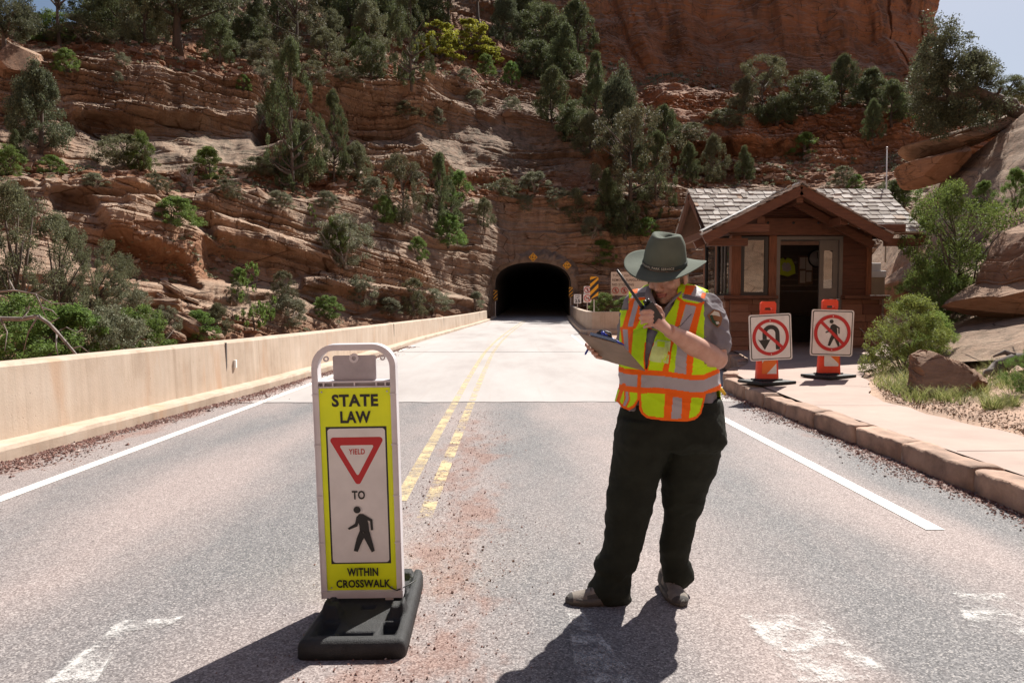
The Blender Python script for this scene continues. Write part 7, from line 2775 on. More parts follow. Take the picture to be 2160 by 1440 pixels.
# ---- shoes
def shoe(heel, d, L, name):
    d = Vector(d).normalized()
    s = Vector((-d.y, d.x, 0))
    b = MB()
    prof = [(0.0, 0.022, 0.060), (0.04, 0.033, 0.095), (0.14, 0.038, 0.108), (0.30, 0.039, 0.108), (0.42, 0.040, 0.094), (0.55, 0.044, 0.074), (0.68, 0.048, 0.060), (0.80, 0.048, 0.052), (0.90, 0.042, 0.045), (0.96, 0.032, 0.037), (1.0, 0.014, 0.022)]
    rings = []
    for (t_, hw, h) in prof:
        r_ = []
        for k in range(20):
            a = 2 * math.pi * k / 20
            ca_, sa_ = math.cos(a), math.sin(a)
            zz_ = 0.024 + (h - 0.024) * max(0, sa_) ** 0.85 if sa_ > 0 else 0.024 + 0.012 * sa_
            ww = hw * math.copysign(abs(ca_) ** 0.75, ca_) * (1 - 0.22 * max(0, sa_))
            p = Vector(heel) + d * (t_ * L) + s * ww
            r_.append((p.x, p.y, zz_))
        rings.append(r_)
    b.loft(rings, M['shoe'])
    me = b.mesh("shoe")
    me.materials.append(M['shoe_mesh'])
    for p_ in me.polygons:
        c = p_.center
        t_ = (Vector((c.x, c.y, 0)) - Vector((heel[0], heel[1], 0))).dot(d) / L
        if (0.45 < t_ < 0.62 and c.z < 0.055) or (0.12 < t_ < 0.24 and c.z < 0.07) or (t_ > 0.92):
            p_.material_index = 1
    o = link(name, me, rg)
    sb_ = MB()
    out_ = []
    n_ = 44
    for k in range(n_):
        a = 2 * math.pi * k / n_
        t_ = 0.5 - 0.515 * math.cos(a)
        hw = np.interp(t_, [q[0] for q in prof], [q[1] for q in prof]) + 0.006
        p = Vector(heel) + d * (t_ * L) + s * (hw * math.copysign(abs(math.sin(a)) ** 0.55, math.sin(a)))
        out_.append(p)
    cen = Vector(heel) + d * (0.5 * L)
    lo_ = [(p.x, p.y, 0.003 + 0.004 * (k % 4 < 2)) for k, p in enumerate(out_)]
    mid = [(p.x, p.y, 0.026 + 0.006 * math.sin(k * 1.3)) for k, p in enumerate(out_)]
    top_ = [(cen.x + (p.x - cen.x) * 0.96, cen.y + (p.y - cen.y) * 0.93, 0.033 + 0.004 * math.sin(k * 1.3)) for k, p in enumerate(out_)]
    sb_.loft([lo_, mid, top_], M['sole'])
    sb_.build("sole", o)
    lb_ = MB()
    for i in range(4):
        t_ = 0.40 + 0.07 * i
        h = np.interp(t_, [q[0] for q in prof], [q[2] for q in prof]) + 0.001
        p = Vector(heel) + d * (t_ * L)
        lb_.tube([tuple(p + s * 0.021 + Vector((0, 0, h - 0.007 - p.z))), tuple(p + Vector((0, 0, h + 0.002 - p.z))), tuple(p - s * 0.021 + Vector((0, 0, h - 0.007 - p.z)))], 0.0028, M['sole'], 5)
    lb_.build("laces", o)


ph = G(1327, 1273, 0) - RB0
shoe((ph.x, ph.y + 0.02, 0), (-1, -0.03, 0), 0.292, "shoe")
pt = G(1441, 1281, 0) - RB0
shoe((pt.x - 0.032, pt.y + 0.285, 0), (0.10, -1, 0), 0.285, "shoe")

# ---- torso, used for both shirt and vest
TOR = [(900, 1318, 1508, 0.0), (880, 1313, 1504, 0.0), (855, 1313, 1503, -0.005), (825, 1317, 1502, -0.01), (795, 1320, 1501, -0.01), (765, 1321, 1499, -0.012), (738, 1321, 1497, -0.018), (712, 1321, 1496, -0.02),
       (690, 1321, 1499, -0.015), (668, 1323, 1499, -0.005), (648, 1328, 1499, 0.004), (633, 1336, 1494, 0.012), (620, 1350, 1480, 0.02), (610, 1368, 1462, 0.028)]


def torso_mb():
    b = MB()
    b.loft([ering(v, a, c, dy, 0.70 if v > 700 else 0.70 - 0.0016 * (700 - v)) for v, a, c, dy in TOR], M['shirt'])
    b.ball(B(1490, 652, -0.03), 0.070, M['shirt'], 20)
    b.ball(B(1346, 646, 0.075), 0.066, M['shirt'], 20)
    # bust
    b.ball(B(1372, 735, -0.10), 0.085, M['shirt'], 20)
    b.ball(B(1452, 738, -0.13), 0.085, M['shirt'], 20)
    return b


def torso_view(me):
    # face centres in the enlarged view of the torso that the outlines were measured in
    n_ = len(me.polygons)
    c = np.empty(n_ * 3, np.float32)
    me.polygons.foreach_get("center", c)
    c = c.reshape(-1, 3).astype(float) + np.array(RB0)
    q = np.empty(n_ * 3, np.float32)
    me.polygons.foreach_get("normal", q)
    q = q.reshape(-1, 3)
    dz = c[:, 2] - CAM_H
    dd = c[:, 1] * CT - dz * ST
    return (1080 + F * c[:, 0] / dd - 1150) * 3.2733, (720 - F * (c[:, 1] * ST + dz * CT) / dd - 460) * 3.2733, q


def trim_front(me, poly):
    X, Y_, q = torso_view(me)
    rm = inpoly(poly, X, Y_) & (q[:, 1] < 0.3)
    bm = bmesh.new()
    bm.from_mesh(me)
    bm.faces.ensure_lookup_table()
    bmesh.ops.delete(bm, geom=[bm.faces[i] for i in np.nonzero(rm)[0]], context='FACES')
    bm.to_mesh(me)
    bm.free()


# ---- shirt with sleeves
sb = torso_mb()
SL = B(1491, 652, -0.035)
EL = B(1511, 750, -0.10)
sb.tube([SL, SL.lerp(EL, 0.35) + Vector((0.006, 0, 0)), SL.lerp(EL, 0.70) + Vector((0.004, 0, 0)), SL.lerp(EL, 0.93)], [0.070, 0.069, 0.067, 0.066], M['shirt'], 24)
SR = B(1346, 652, 0.10)
ER = B(1324, 742, 0.11)
sb.tube([SR, SR.lerp(ER, 0.5) + Vector((-0.006, 0, 0)), SR.lerp(ER, 0.95)], [0.07, 0.068, 0.066], M['shirt'], 24)
sm_ = remesh(sb, 0.006, 5)
V, N = mesh_np(sm_)
x, y, z = V.T
fo = (1 - np.abs(2 * fbm(x * 11 + z * 8, y * 11, z * 12, 23, 3) - 1)) ** 3
V = V + N * (fo * 0.012 + (fbm(x * 16, y * 16, z * 16, 4, 2) - 0.5) * 0.008 - 0.003)[:, None]
set_v(sm_, V)
sm_.materials.append(M['shirt'])
smooth_on(sm_)
trim_front(sm_, [(738, 470), (752, 560), (800, 655), (872, 585), (905, 540), (925, 440)])
shirt = link("shirt", sm_, rg)
cb = MB()
for pts in ([B(1440, 612, -0.06), B(1428, 624, -0.11), B(1404, 650, -0.155)], [B(1366, 608, 0.0), B(1368, 625, -0.09), B(1384, 652, -0.15)]):
    cb.tube(pts, [0.022, 0.020, 0.010], M['shirt'], 12, flat=0.35)
cb.build("collar", shirt)

# ---- vest: a shell over the torso, cut and coloured in the pattern of its panels and tapes
Z1 = lambda pts: np.array(pts, float)
vm = remesh(torso_mb(), 0.0033, 9)
V, N = mesh_np(vm)
x, y, z = V.T
hang = sst(0.98, 0.88, z)
V = V + N * (0.013 + 0.012 * hang + 0.006 * (fbm(x * 9, y * 9, z * 6, 31, 3) - 0.5) + 0.010 * (1 - np.abs(2 * fbm(x * 6 + z * 4, y * 6, z * 9, 35, 2) - 1)) ** 4)[:, None]
set_v(vm, V)
nf = len(vm.polygons)
ctr = np.empty(nf * 3, np.float32)
vm.polygons.foreach_get("center", ctr)
ctr = ctr.reshape(-1, 3).astype(float)
nor = np.empty(nf * 3, np.float32)
vm.polygons.foreach_get("normal", nor)
nor = nor.reshape(-1, 3)
W3 = ctr + np.array(RB0)
dz_ = W3[:, 2] - CAM_H
dd_ = W3[:, 1] * CT - dz_ * ST
pxu = 1080 + F * W3[:, 0] / dd_
pxv = 720 - F * (W3[:, 1] * ST + dz_ * CT) / dd_
qx = (pxu - 1150) * 3.2733
qy = (pxv - 460) * 3.2733
view = W3 - np.array([0, 0, CAM_H])
front = (nor * view).sum(1) < 0.02 * np.linalg.norm(view, axis=1)


mi = np.zeros(nf, int)                       # 0 lime 1 orange 2 grey 3 dark


def paint(poly, k, mask=None):
    m_ = inpoly(poly, qx, qy) & front
    mi[m_ if mask is None else m_ & mask] = k


# left panel (the photograph's left)
paint([(590, 560), (622, 560), (572, 760), (535, 760)], 1)
paint([(622, 560), (655, 570), (605, 760), (572, 760)], 2)
paint([(655, 570), (692, 640), (625, 765), (605, 760)], 1)
paint([(520, 750), (620, 750), (620, 770), (520, 770)], 1)
paint([(525, 770), (542, 770), (556, 900), (540, 900)], 1)
paint([(540, 770), (575, 770), (584, 960), (552, 900)], 2)
paint([(575, 770), (612, 768), (598, 960), (584, 960)], 1)
# right panel
paint([(930, 570), (975, 588), (880, 900), (850, 1060), (805, 1060), (893, 755)], 1)
paint([(975, 588), (1045, 600), (985, 800), (975, 1080), (890, 1080), (910, 930), (925, 760)], 2)
paint([(1045, 598), (1085, 592), (1040, 790), (1012, 1080), (972, 1080), (985, 800)], 1)
# dark stay of the radio cord over the tape
paint([(1005, 660), (1010, 666), (940, 745), (900, 765), (900, 758), (938, 738)], 3)
# shoulder yokes
paint([(945, 525), (1040, 470), (1120, 530), (1095, 590), (950, 560)], 2)
paint([(948, 552), (960, 528), (1100, 562), (1092, 588)], 3)
paint([(970, 470), (1040, 470), (1005, 535), (955, 528)], 1)
paint([(1080, 520), (1110, 520), (1095, 560), (1070, 552)], 1)
paint([(595, 560), (605, 500), (720, 470), (718, 552)], 2)
paint([(610, 556), (622, 522), (718, 512), (716, 540)], 3)
paint([(575, 500), (640, 480), (640, 520), (600, 530)], 1)
for ln in ([(903, 520), (912, 552), (960, 588), (1050, 602), (1100, 585), (1140, 535)], [(570, 545), (580, 565), (640, 562), (722, 556)]):
    mi[(near_line(ln, qx, qy) < 9) & front] = 1
# belt: grey tape between two orange ones
bt = np.interp(qx, [500, 560, 690, 800, 1000, 1085, 1170, 1240], [1020, 1038, 1050, 1052, 1080, 1082, 1045, 1010])
o_ = qy - bt
belt = (o_ > 0) & (o_ < 158)
belt_g = (o_ > 36) & (o_ < 118)
mi[belt] = 1
mi[belt_g] = 2
# lower flaps
paint([(826, 1225), (884, 1228), (868, 1400), (818, 1400)], 1)
paint([(884, 1228), (946, 1235), (936, 1400), (868, 1400)], 2)
paint([(946, 1235), (1008, 1240), (990, 1400), (936, 1400)], 1)
paint([(828, 1215), (1008, 1228), (1008, 1244), (828, 1234)], 1)
paint([(548, 1180), (585, 1195), (590, 1255), (560, 1320), (530, 1310), (550, 1250)], 1)
paint([(560, 1195), (578, 1200), (580, 1250), (552, 1310), (538, 1300), (560, 1245)], 2)
hemR = [(654, 1060), (652, 1170), (655, 1300), (668, 1345), (705, 1375), (800, 1388), (900, 1396), (990, 1394), (1045, 1378), (1075, 1340), (1095, 1270), (1106, 1205)]
hemL = [(548, 1150), (525, 1210), (506, 1268), (535, 1305), (582, 1322), (620, 1300), (648, 1256)]
Vee = [(742, 440), (735, 520), (742, 562), (722, 640), (702, 790), (688, 960), (692, 1040), (706, 1038), (716, 960), (760, 820), (832, 690), (892, 590), (908, 530), (925, 440)]
cut = inpoly(Vee, qx, qy) & front
edgeV = near_line(Vee[1:-1], qx, qy) < 8
for ln, wd in ((hemR, 13), (hemL, 13)):
    mi[(near_line(ln, qx, qy) < wd) & front] = 1
mi[edgeV & front & (qy > 860)] = 1
# cut the openings
hem_y = np.interp(qx, [480, 506, 535, 582, 620, 646, 650.5, 652, 668, 705, 800, 900, 990, 1045, 1075, 1095, 1106, 1112, 1300],
                  [1262, 1270, 1308, 1326, 1304, 1258, 1250, 1320, 1350, 1380, 1393, 1401, 1399, 1383, 1345, 1270, 1210, 1212, 1160])
cut |= front & (qy > hem_y)
cut |= (~front) & (ctr[:, 2] < 0.935)
nk = B(1413, 612, 0.03)
cut |= (np.hypot(ctr[:, 0] - nk.x, (ctr[:, 1] - nk.y)) < 0.078) & (ctr[:, 2] > 1.36)
ca_, sa_ = math.cos(YAW), math.sin(YAW)
tc = B(1412, 700, 0.0)
lat = (ctr[:, 0] - tc.x) * ca_ + (ctr[:, 1] - tc.y) * sa_
fwd = -(ctr[:, 0] - tc.x) * sa_ + (ctr[:, 1] - tc.y) * ca_
cut |= (np.abs(lat) > 0.172) & (ctr[:, 2] > 1.19) & (np.abs(fwd) < 0.10) & ~(front & (lat < 0))
cut |= (lat > 0.165) & (ctr[:, 2] > 1.33)
cut |= (lat < -0.165) & (ctr[:, 2] > 1.36) & (qx < 580)
cut |= front & (qx > 1142) & (qy < 640)
cut |= front & (qx > 1092) & (qy > 615) & (qy < 1020) & (nor[:, 0] > 0.35)
# the back: lime with the belt and two upright tapes
bk = ~front & ~belt
mi[bk & (np.abs(np.abs(lat) - 0.09) < 0.042)] = 1
mi[bk & (np.abs(np.abs(lat) - 0.09) < 0.022)] = 2
for m_ in ('v_lime', 'v_orange', 'v_grey', 'v_dark'):
    vm.materials.append(M[m_])
vm.polygons.foreach_set("material_index", mi.astype(np.int32))
smooth_on(vm)
bm = bmesh.new()
bm.from_mesh(vm)
bm.faces.ensure_lookup_table()
bmesh.ops.delete(bm, geom=[bm.faces[i] for i in np.nonzero(cut)[0]], context='FACES')
# keep the one big shell
seen, best = set(), []
for f_ in bm.faces:
    if f_.index in seen:
        continue
    st, grp = [f_], []
    seen.add(f_.index)
    while st:
        q = st.pop()
        grp.append(q)
        for e in q.edges:
            for g in e.link_faces:
                if g.index not in seen:
                    seen.add(g.index)
                    st.append(g)
    if len(grp) > len(best):
        best = grp
bs = set(best)
bmesh.ops.delete(bm, geom=[f_ for f_ in bm.faces if f_ not in bs], context='FACES')
# ease the stepped cut edges
for _ in range(3):
    mv = {}
    for v_ in bm.verts:
        if v_.is_boundary:
            nb = [e.other_vert(v_).co for e in v_.link_edges if e.is_boundary]
            if len(nb) == 2:
                mv[v_] = v_.co * 0.4 + (nb[0] + nb[1]) * 0.3
    for v_, c in mv.items():
        v_.co = c
bm.to_mesh(vm)
bm.free()
vest = link("safety_vest", vm, rg)
sd = vest.modifiers.new("thickness", 'SOLIDIFY')
sd.thickness = 0.004
sd.offset = 1.0
bvh_v = BVHTree.FromPolygons([v_.co.copy() for v_ in vm.vertices], [list(p.vertices) for p in vm.polygons])
bvh_s = BVHTree.FromPolygons([v_.co.copy() for v_ in sm_.vertices], [list(p.vertices) for p in sm_.polygons])
CAMV = Vector((0, 0, CAM_H)) - RB0


def drape(b, zp, bvh, off, mat, n=10):
    """A patch (outline in the enlarged view of the torso) lying on the cloth."""
    zp = np.array(zp, float)
    c = zp.mean(0)
    vs_, fs_ = [], []
    m_ = len(zp)
    for j in range(n + 1):
        for i in range(m_):
            q = c + (zp[i] - c) * (j / n)
            d = (B(1150 + q[0] / 3.2733, 460 + q[1] / 3.2733, 0) - CAMV).normalized()
            h = bvh.ray_cast(CAMV, d)
            p = h[0] if h[0] is not None else B(1150 + q[0] / 3.2733, 460 + q[1] / 3.2733, -0.1)
            vs_.append(p - d * off)
    for j in range(n):
        for i in range(m_):
            i2 = (i + 1) % m_
            fs_.append((j * m_ + i, j * m_ + i2, (j + 1) * m_ + i2, (j + 1) * m_ + i))
    b.add(vs_, fs_, mat)


def dense(pts, k=5):
    out = []
    for i in range(len(pts)):
        a, c = np.array(pts[i], float), np.array(pts[(i + 1) % len(pts)], float)
        out += [tuple(a + (c - a) * j / k) for j in range(k)]
    return out


b = MB()
drape(b, dense([(745, 835), (868, 850), (850, 1005), (708, 985)]), bvh_v, 0.007, M['clear'])
drape(b, dense([(775, 848), (828, 852), (824, 892), (772, 886)]), bvh_v, 0.0085, M['v_lime'])
b.build("badge_pocket", vest)
b = MB()
drape(b, dense([(1120, 672), (1165, 630), (1205, 640), (1224, 690), (1212, 738), (1190, 757), (1150, 722)]), bvh_s, 0.005, simple("patch_brown", (0.27, 0.12, 0.05), 0.8))
drape(b, dense([(1140, 668), (1168, 640), (1200, 650), (1210, 680), (1180, 672)]), bvh_s, 0.0065, simple("patch_white", (0.6, 0.58, 0.52), 0.8))
drape(b, dense([(1136, 676), (1152, 664), (1168, 705), (1205, 715), (1188, 748), (1152, 718)]), bvh_s, 0.0075, simple("patch_green", (0.03, 0.07, 0.035), 0.8))
drape(b, dense([(1176, 716), (1196, 712), (1204, 728), (1184, 734)]), bvh_s, 0.0090, simple("patch_bison", (0.6, 0.58, 0.52), 0.8))
b.build("arrowhead_patch", shirt)
b = MB()
b.tube([B(1508, 808, -0.03), B(1520, 820, -0.03), B(1530, 832, -0.03)], [0.012, 0.011, 0.009], simple("strap_yellow", (0.75, 0.45, 0.02), 0.6), 8, flat=0.25)
b.build("strap", vest)
# loose back edge of the vest standing out behind the arm
b = MB()
pts = [B(1488, 616, 0.02), B(1512, 628, 0.05), B(1527, 655, 0.07), B(1533, 690, 0.08), B(1532, 720, 0.09)]
n_ = len(pts)
for k, (m_, w0, w1) in enumerate((('v_orange', 0.0, 0.018), ('v_lime', 0.0185, 0.034))):
    vs_ = []
    for p in pts:
        vs_ += [p - Vector((w0, -w0 * 0.5, 0)), p - Vector((w1, -w1 * 0.5, 0)), p - Vector((w1, -w1 * 0.5 - 0.006, 0)), p - Vector((w0, -w0 * 0.5 - 0.006, 0))]
    b.loft([vs_[i * 4:i * 4 + 4] for i in range(n_)], M[m_])
b.build("back_edge", vest)

# ---- body: head, neck, arms and hands as one skin
bd = MB()
HC = B(1408, 584, -0.02)
HM = Matrix.Translation(HC) @ Matrix.Rotation(R(-38), 4, 'Z') @ Matrix.Rotation(R(16), 4, 'X') @ Matrix.Scale(1.05, 4)
sk = M['skin']
bd.ball((0, 0.014, 0.032), 0.088, sk, 28, HM, (0.86, 1.06, 0.98))           # skull
bd.ball((0, -0.022, -0.022), 0.070, sk, 24, HM, (0.90, 0.92, 1.05))          # face
bd.ball((0, -0.040, -0.078), 0.040, sk, 20, HM, (1.10, 0.95, 0.78))          # jaw
bd.ball((0, -0.064, -0.092), 0.019, sk, 16, HM, (1.1, 0.9, 0.85))            # chin
bd.tube([(0, -0.078, 0.020), (0, -0.094, -0.008), (0, -0.106, -0.028), (0, -0.090, -0.036)], [0.009, 0.011, 0.0145, 0.009], sk, 12, M=HM)
for sx in (-1, 1):
    bd.ball((sx * 0.010, -0.094, -0.032), 0.0095, sk, 12, HM)                 # nostril wings
    bd.ball((sx * 0.036, -0.062, -0.022), 0.026, sk, 16, HM, (1, 0.8, 0.9))   # cheek
    bd.ball((sx * 0.040, -0.030, -0.066), 0.032, sk, 16, HM, (0.9, 1.0, 0.9))  # jowl
    bd.tube([(sx * 0.012, -0.083, 0.030), (sx * 0.034, -0.075, 0.034), (sx * 0.054, -0.056, 0.026)], [0.008, 0.009, 0.007], sk, 10, M=HM)
    bd.ball((sx * 0.077, 0.012, -0.012), 0.024, sk, 16, HM, (0.36, 0.72, 1.25))  # ear
    bd.ball((sx * 0.076, 0.002, -0.036), 0.010, sk, 12, HM, (0.7, 0.9, 1.1))     # lobe
    bd.ball((sx * 0.030, -0.070, 0.008), 0.0125, sk, 14, HM)                   # lids
bd.tube([(-0.024, -0.080, -0.0565), (-0.008, -0.0895, -0.0535), (0, -0.090, -0.0550), (0.008, -0.0895, -0.0535), (0.024, -0.080, -0.0565)], [0.0035, 0.006, 0.006, 0.006, 0.0035], sk, 10, M=HM)
bd.tube([(-0.022, -0.079, -0.0650), (-0.008, -0.0875, -0.0680), (0.008, -0.0875, -0.0680), (0.022, -0.079, -0.0650)], [0.0035, 0.0068, 0.0068, 0.0035], sk, 10, M=HM)
NK = B(1416, 625, 0.035)
bd.tube([HM @ Vector((0, 0.02, -0.05)), HC.lerp(NK, 0.55) + Vector((0.006, 0.012, -0.01)), NK, NK + Vector((0, 0.01, -0.08))], [0.058, 0.060, 0.066, 0.08], sk, 24)
bd.tube([NK + Vector((0, 0, -0.06)), B(1412, 720, 0.0)], [0.08, 0.07], sk, 18)
bd.tube([B(1412, 690, 0.0), SL], [0.06, 0.05], sk, 18)
bd.tube([B(1412, 690, 0.02), SR], [0.06, 0.05], sk, 18)
# her left arm (right in the photograph), raised with the radio
EL2 = B(1511, 756, -0.115)
WL = B(1411, 697, -0.335)
bd.tube([SL, SL.lerp(EL2, 0.5), SL.lerp(EL2, 0.85), EL2, EL2.lerp(WL, 0.15) + Vector((0, 0, -0.006)), EL2.lerp(WL, 0.35) + Vector((0, 0, -0.006)), EL2.lerp(WL, 0.65), EL2.lerp(WL, 0.88), WL],
        [0.055, 0.053, 0.052, 0.050, 0.053, 0.0515, 0.041, 0.0305, 0.029], sk, 24)
bd.ball(EL2, 0.051, sk, 18)
bd.ball(EL2 + Vector((0.006, 0.018, -0.012)), 0.036, sk, 16)
HL = B(1388, 676, -0.355)
hb = Vector((0, 0, 0))


def hand_tube(pts, r_):
    bd.tube(pts, r_, sk, 12)
    bd.ball(pts[-1], r_[-1], sk, 10)
    for p, q in zip(pts[1:-1], r_[1:-1]):
        bd.ball(p, q * 1.06, sk, 10)


# palm as a flattened block from wrist to knuckles
bd.tube([WL, B(1400, 689, -0.350), B(1390, 680, -0.362), B(1381, 673, -0.372)], [0.028, 0.033, 0.037, 0.033], sk, 18, flat=0.62)
bd.ball(B(1387, 668, -0.362), 0.024, sk, 14)
bd.ball(B(1389, 684, -0.360), 0.023, sk, 14)
hand_tube([B(1384, 662, -0.370), B(1370, 656.5, -0.404), B(1358, 657, -0.410), B(1351.5, 660, -0.398)], [0.0108, 0.0098, 0.0090, 0.0076])
hand_tube([B(1381, 668.5, -0.374), B(1367, 666, -0.408), B(1355.5, 667.5, -0.412), B(1350.5, 671, -0.398)], [0.0110, 0.0100, 0.0090, 0.0078])
hand_tube([B(1381, 675.5, -0.374), B(1367.5, 676, -0.404), B(1357.5, 678, -0.406), B(1353.5, 681, -0.394)], [0.0106, 0.0096, 0.0088, 0.0075])
hand_tube([B(1384, 683, -0.370), B(1372.5, 685.5, -0.394), B(1363.5, 687.5, -0.396), B(1359.5, 690, -0.386)], [0.0094, 0.0086, 0.0078, 0.0068])
hand_tube([B(1396, 678, -0.345), B(1396, 664, -0.352), B(1391, 652, -0.362), B(1383, 645, -0.372)], [0.0150, 0.0125, 0.0110, 0.0088])
# her right arm (left in the photograph), bent forward under the clipboard
ER2 = B(1324, 750, 0.10)
WR = B(1282, 748, -0.105)
bd.tube([SR, SR.lerp(ER2, 0.5), ER2, ER2.lerp(WR, 0.3), ER2.lerp(WR, 0.7), WR], [0.05, 0.05, 0.046, 0.046, 0.037, 0.027], sk, 22)
bd.ball(ER2, 0.046, sk, 16)
bd.tube([WR, B(1275, 748, -0.13), B(1266, 745, -0.155), B(1260, 742, -0.172)], [0.026, 0.030, 0.032, 0.026], sk, 16, flat=0.6)
for (a, c, e, g, r0) in (((1258, 735, -0.205), (1246, 729, -0.235), (1237, 727, -0.250), (1240, 730, -0.27), 0.0098),
                         ((1259, 740.5, -0.20), (1247, 736.5, -0.235), (1242, 735, -0.262), (1250, 738, -0.275), 0.0102),
                         ((1262, 746, -0.19), (1252, 744.5, -0.225), (1251, 744, -0.25), (1259, 746, -0.262), 0.0098),
                         ((1266, 751, -0.18), (1259, 752, -0.205), (1260, 752.5, -0.228), (1268, 754, -0.238), 0.0088)):
    hand_tube([B(*a), B(*c), B(*e), B(*g)], [r0, r0 * 0.95, r0 * 0.9, r0 * 0.8])
hand_tube([B(1266, 741, -0.150), B(1262, 731, -0.165), B(1265, 724, -0.19), B(1272, 721, -0.215)], [0.0135, 0.0120, 0.0105, 0.0088])
bmsh = remesh(bd, 0.0032, 3, 0.5)
V, N = mesh_np(bmsh)
bmsh.materials.append(M['skin'])
bmsh.materials.append(M['lips'])
smooth_on(bmsh)
HMi = HM.inverted()
HMn = np.array(HMi)
nfb = len(bmsh.polygons)
cc = np.empty(nfb * 3, np.float32)
bmsh.polygons.foreach_get("center", cc)
lc = cc.reshape(-1, 3) @ HMn[:3, :3].T + HMn[:3, 3]
lip = (np.abs(lc[:, 0]) < 0.025) & (np.abs(lc[:, 2] + 0.060) < 0.0125 - 0.25 * np.abs(lc[:, 0])) & (lc[:, 1] < -0.070)
bmsh.polygons.foreach_set("material_index", lip.astype(np.int32))
link("body", bmsh, rg)
hb_ = MB()
hb_.ball((0, 0.028, 0.020), 0.092, M['hair'], 28, HM, (0.88, 0.92, 0.92))
for sx in (-1, 1):
    hb_.ball((sx * 0.064, 0.030, -0.022), 0.030, M['hair'], 16, HM, (0.5, 1.0, 1.2))
hb_.ball((0, 0.078, -0.035), 0.046, M['hair'], 18, HM, (1.25, 0.6, 1.0))
hm_ = remesh(hb_, 0.004, 2)
V, N = mesh_np(hm_)
lv = V @ HMn[:3, :3].T
st_ = fbm(lv[:, 0] * 90, lv[:, 1] * 90, lv[:, 2] * 14, 3, 3) - 0.5
set_v(hm_, V + N * (st_ * 0.012)[:, None])
hm_.materials.append(M['hair'])
smooth_on(hm_)
link("hair", hm_, rg)
eb = MB()
eb.ball((0.080, 0.0, -0.050), 0.005, M['galv'], 10, HM)
eb.tube([(0.080, 0.0, -0.044), (0.081, 0.0, -0.060)], 0.0018, M['galv'], 6, M=HM)
eb.build("earring", rg)

# ---- hat
HB_ = B(1402, 557, -0.02)
HT_ = Matrix.Translation(HB_) @ Matrix.Rotation(R(22), 4, 'X') @ Matrix.Rotation(R(-2), 4, 'Y') @ Matrix.Rotation(R(-38), 4, 'Z')
nb = 72
rings = []
CA, CB = 0.098, 0.107                                       # half width, half length of the crown at the band
for (q, h) in [(0.0, 0.0)] + [(i / 10, 0) for i in range(1, 11)]:
    r_ = []
    for k in range(nb):
        a = 2 * math.pi * k / nb
        ca_, sa_ = math.cos(a), math.sin(a)
        taper = 1 - 0.20 * q ** 1.3 - 0.10 * max(0, q - 0.75) / 0.25
        x, y = CA * taper * ca_, CB * taper * sa_
        fr_ = max(0.0, -sa_)                                # towards the front
        pinch = 0.26 * fr_ * sst(0.45, 0.95, np.array(q)).item() * (abs(ca_) ** 0.5)
        x *= (1 - pinch)
        zt = 0.138 - 0.012 * (sa_ * 0.5 + 0.5) + 0.004 * math.cos(2 * a)
        r_.append((x, y, zt * q))
    rings.append(r_)
# rounded shoulder, then the creased top
for s_, dz2 in ((0.90, 0.006), (0.75, 0.006), (0.5, -0.008), (0.25, -0.020), (0.06, -0.024)):
    rings.append([(p[0] * s_, p[1] * s_, p[2] + dz2 + 0.010 * (abs(p[0]) / CA) * (1 - s_)) for p in rings[10]])
hb = MB()
hb.loft(rings, M['hat'], True, HT_)
brim = []
for j in range(15):
    q = j / 14
    r_ = []
    for k in range(nb):
        a = 2 * math.pi * k / nb
        ca_, sa_ = math.cos(a), math.sin(a)
        rx, ry = CA - 0.001 + (0.182 - CA) * q, CB - 0.001 + (0.200 - CB) * q
        zz_ = -0.002 - 0.006 * q + 0.034 * (q ** 1.8) * (abs(ca_) ** 2.2) - 0.012 * (q ** 1.6) * (abs(sa_) ** 2) + 0.004 * q * math.sin(3 * a + 1)
        zz_ += 0.0008 * math.sin(q * 14 * math.pi)
        r_.append((rx * ca_, ry * sa_, zz_))
    brim.append(r_)
under = [[(p[0], p[1], p[2] - 0.004) for p in r_] for r_ in brim[::-1]]
hb.loft(brim + under, M['hat'], False, HT_)
hat = hb.build("hat", rg)
bb = MB()
bb.loft([[(p[0] * 1.02, p[1] * 1.02, 0.001 + z) for p in rings[0]] for z in (0.0, 0.016)] + [[(p[0] * 1.012, p[1] * 1.012, 0.0185) for p in rings[0]], [(p[0] * 0.97, p[1] * 0.97, 0.0195) for p in rings[0]]], M['hatband'], False, HT_)
bb.build("hat_band", hat)
# lettering round the front of the crown
Vt, Ft = text_geo("NATIONAL PARK SERVICE", 0.02)
lo_, hi_ = Vt.min(0), Vt.max(0)
span, cap = 1.85, 0.0115
a0 = -math.pi / 2 - 0.93
vs_ = []
for p in Vt:
    a = a0 + (p[0] - lo_[0]) / (hi_[0] - lo_[0]) * span
    h = 0.006 + (p[1] - lo_[1]) / (hi_[1] - lo_[1]) * cap
    vs_.append((CA * 1.032 * math.cos(a), CB * 1.032 * math.sin(a), h))
tb_ = MB()
tb_.add(vs_, Ft, M['hat_text'], HT_)
tb_.build("hat_lettering", hat)

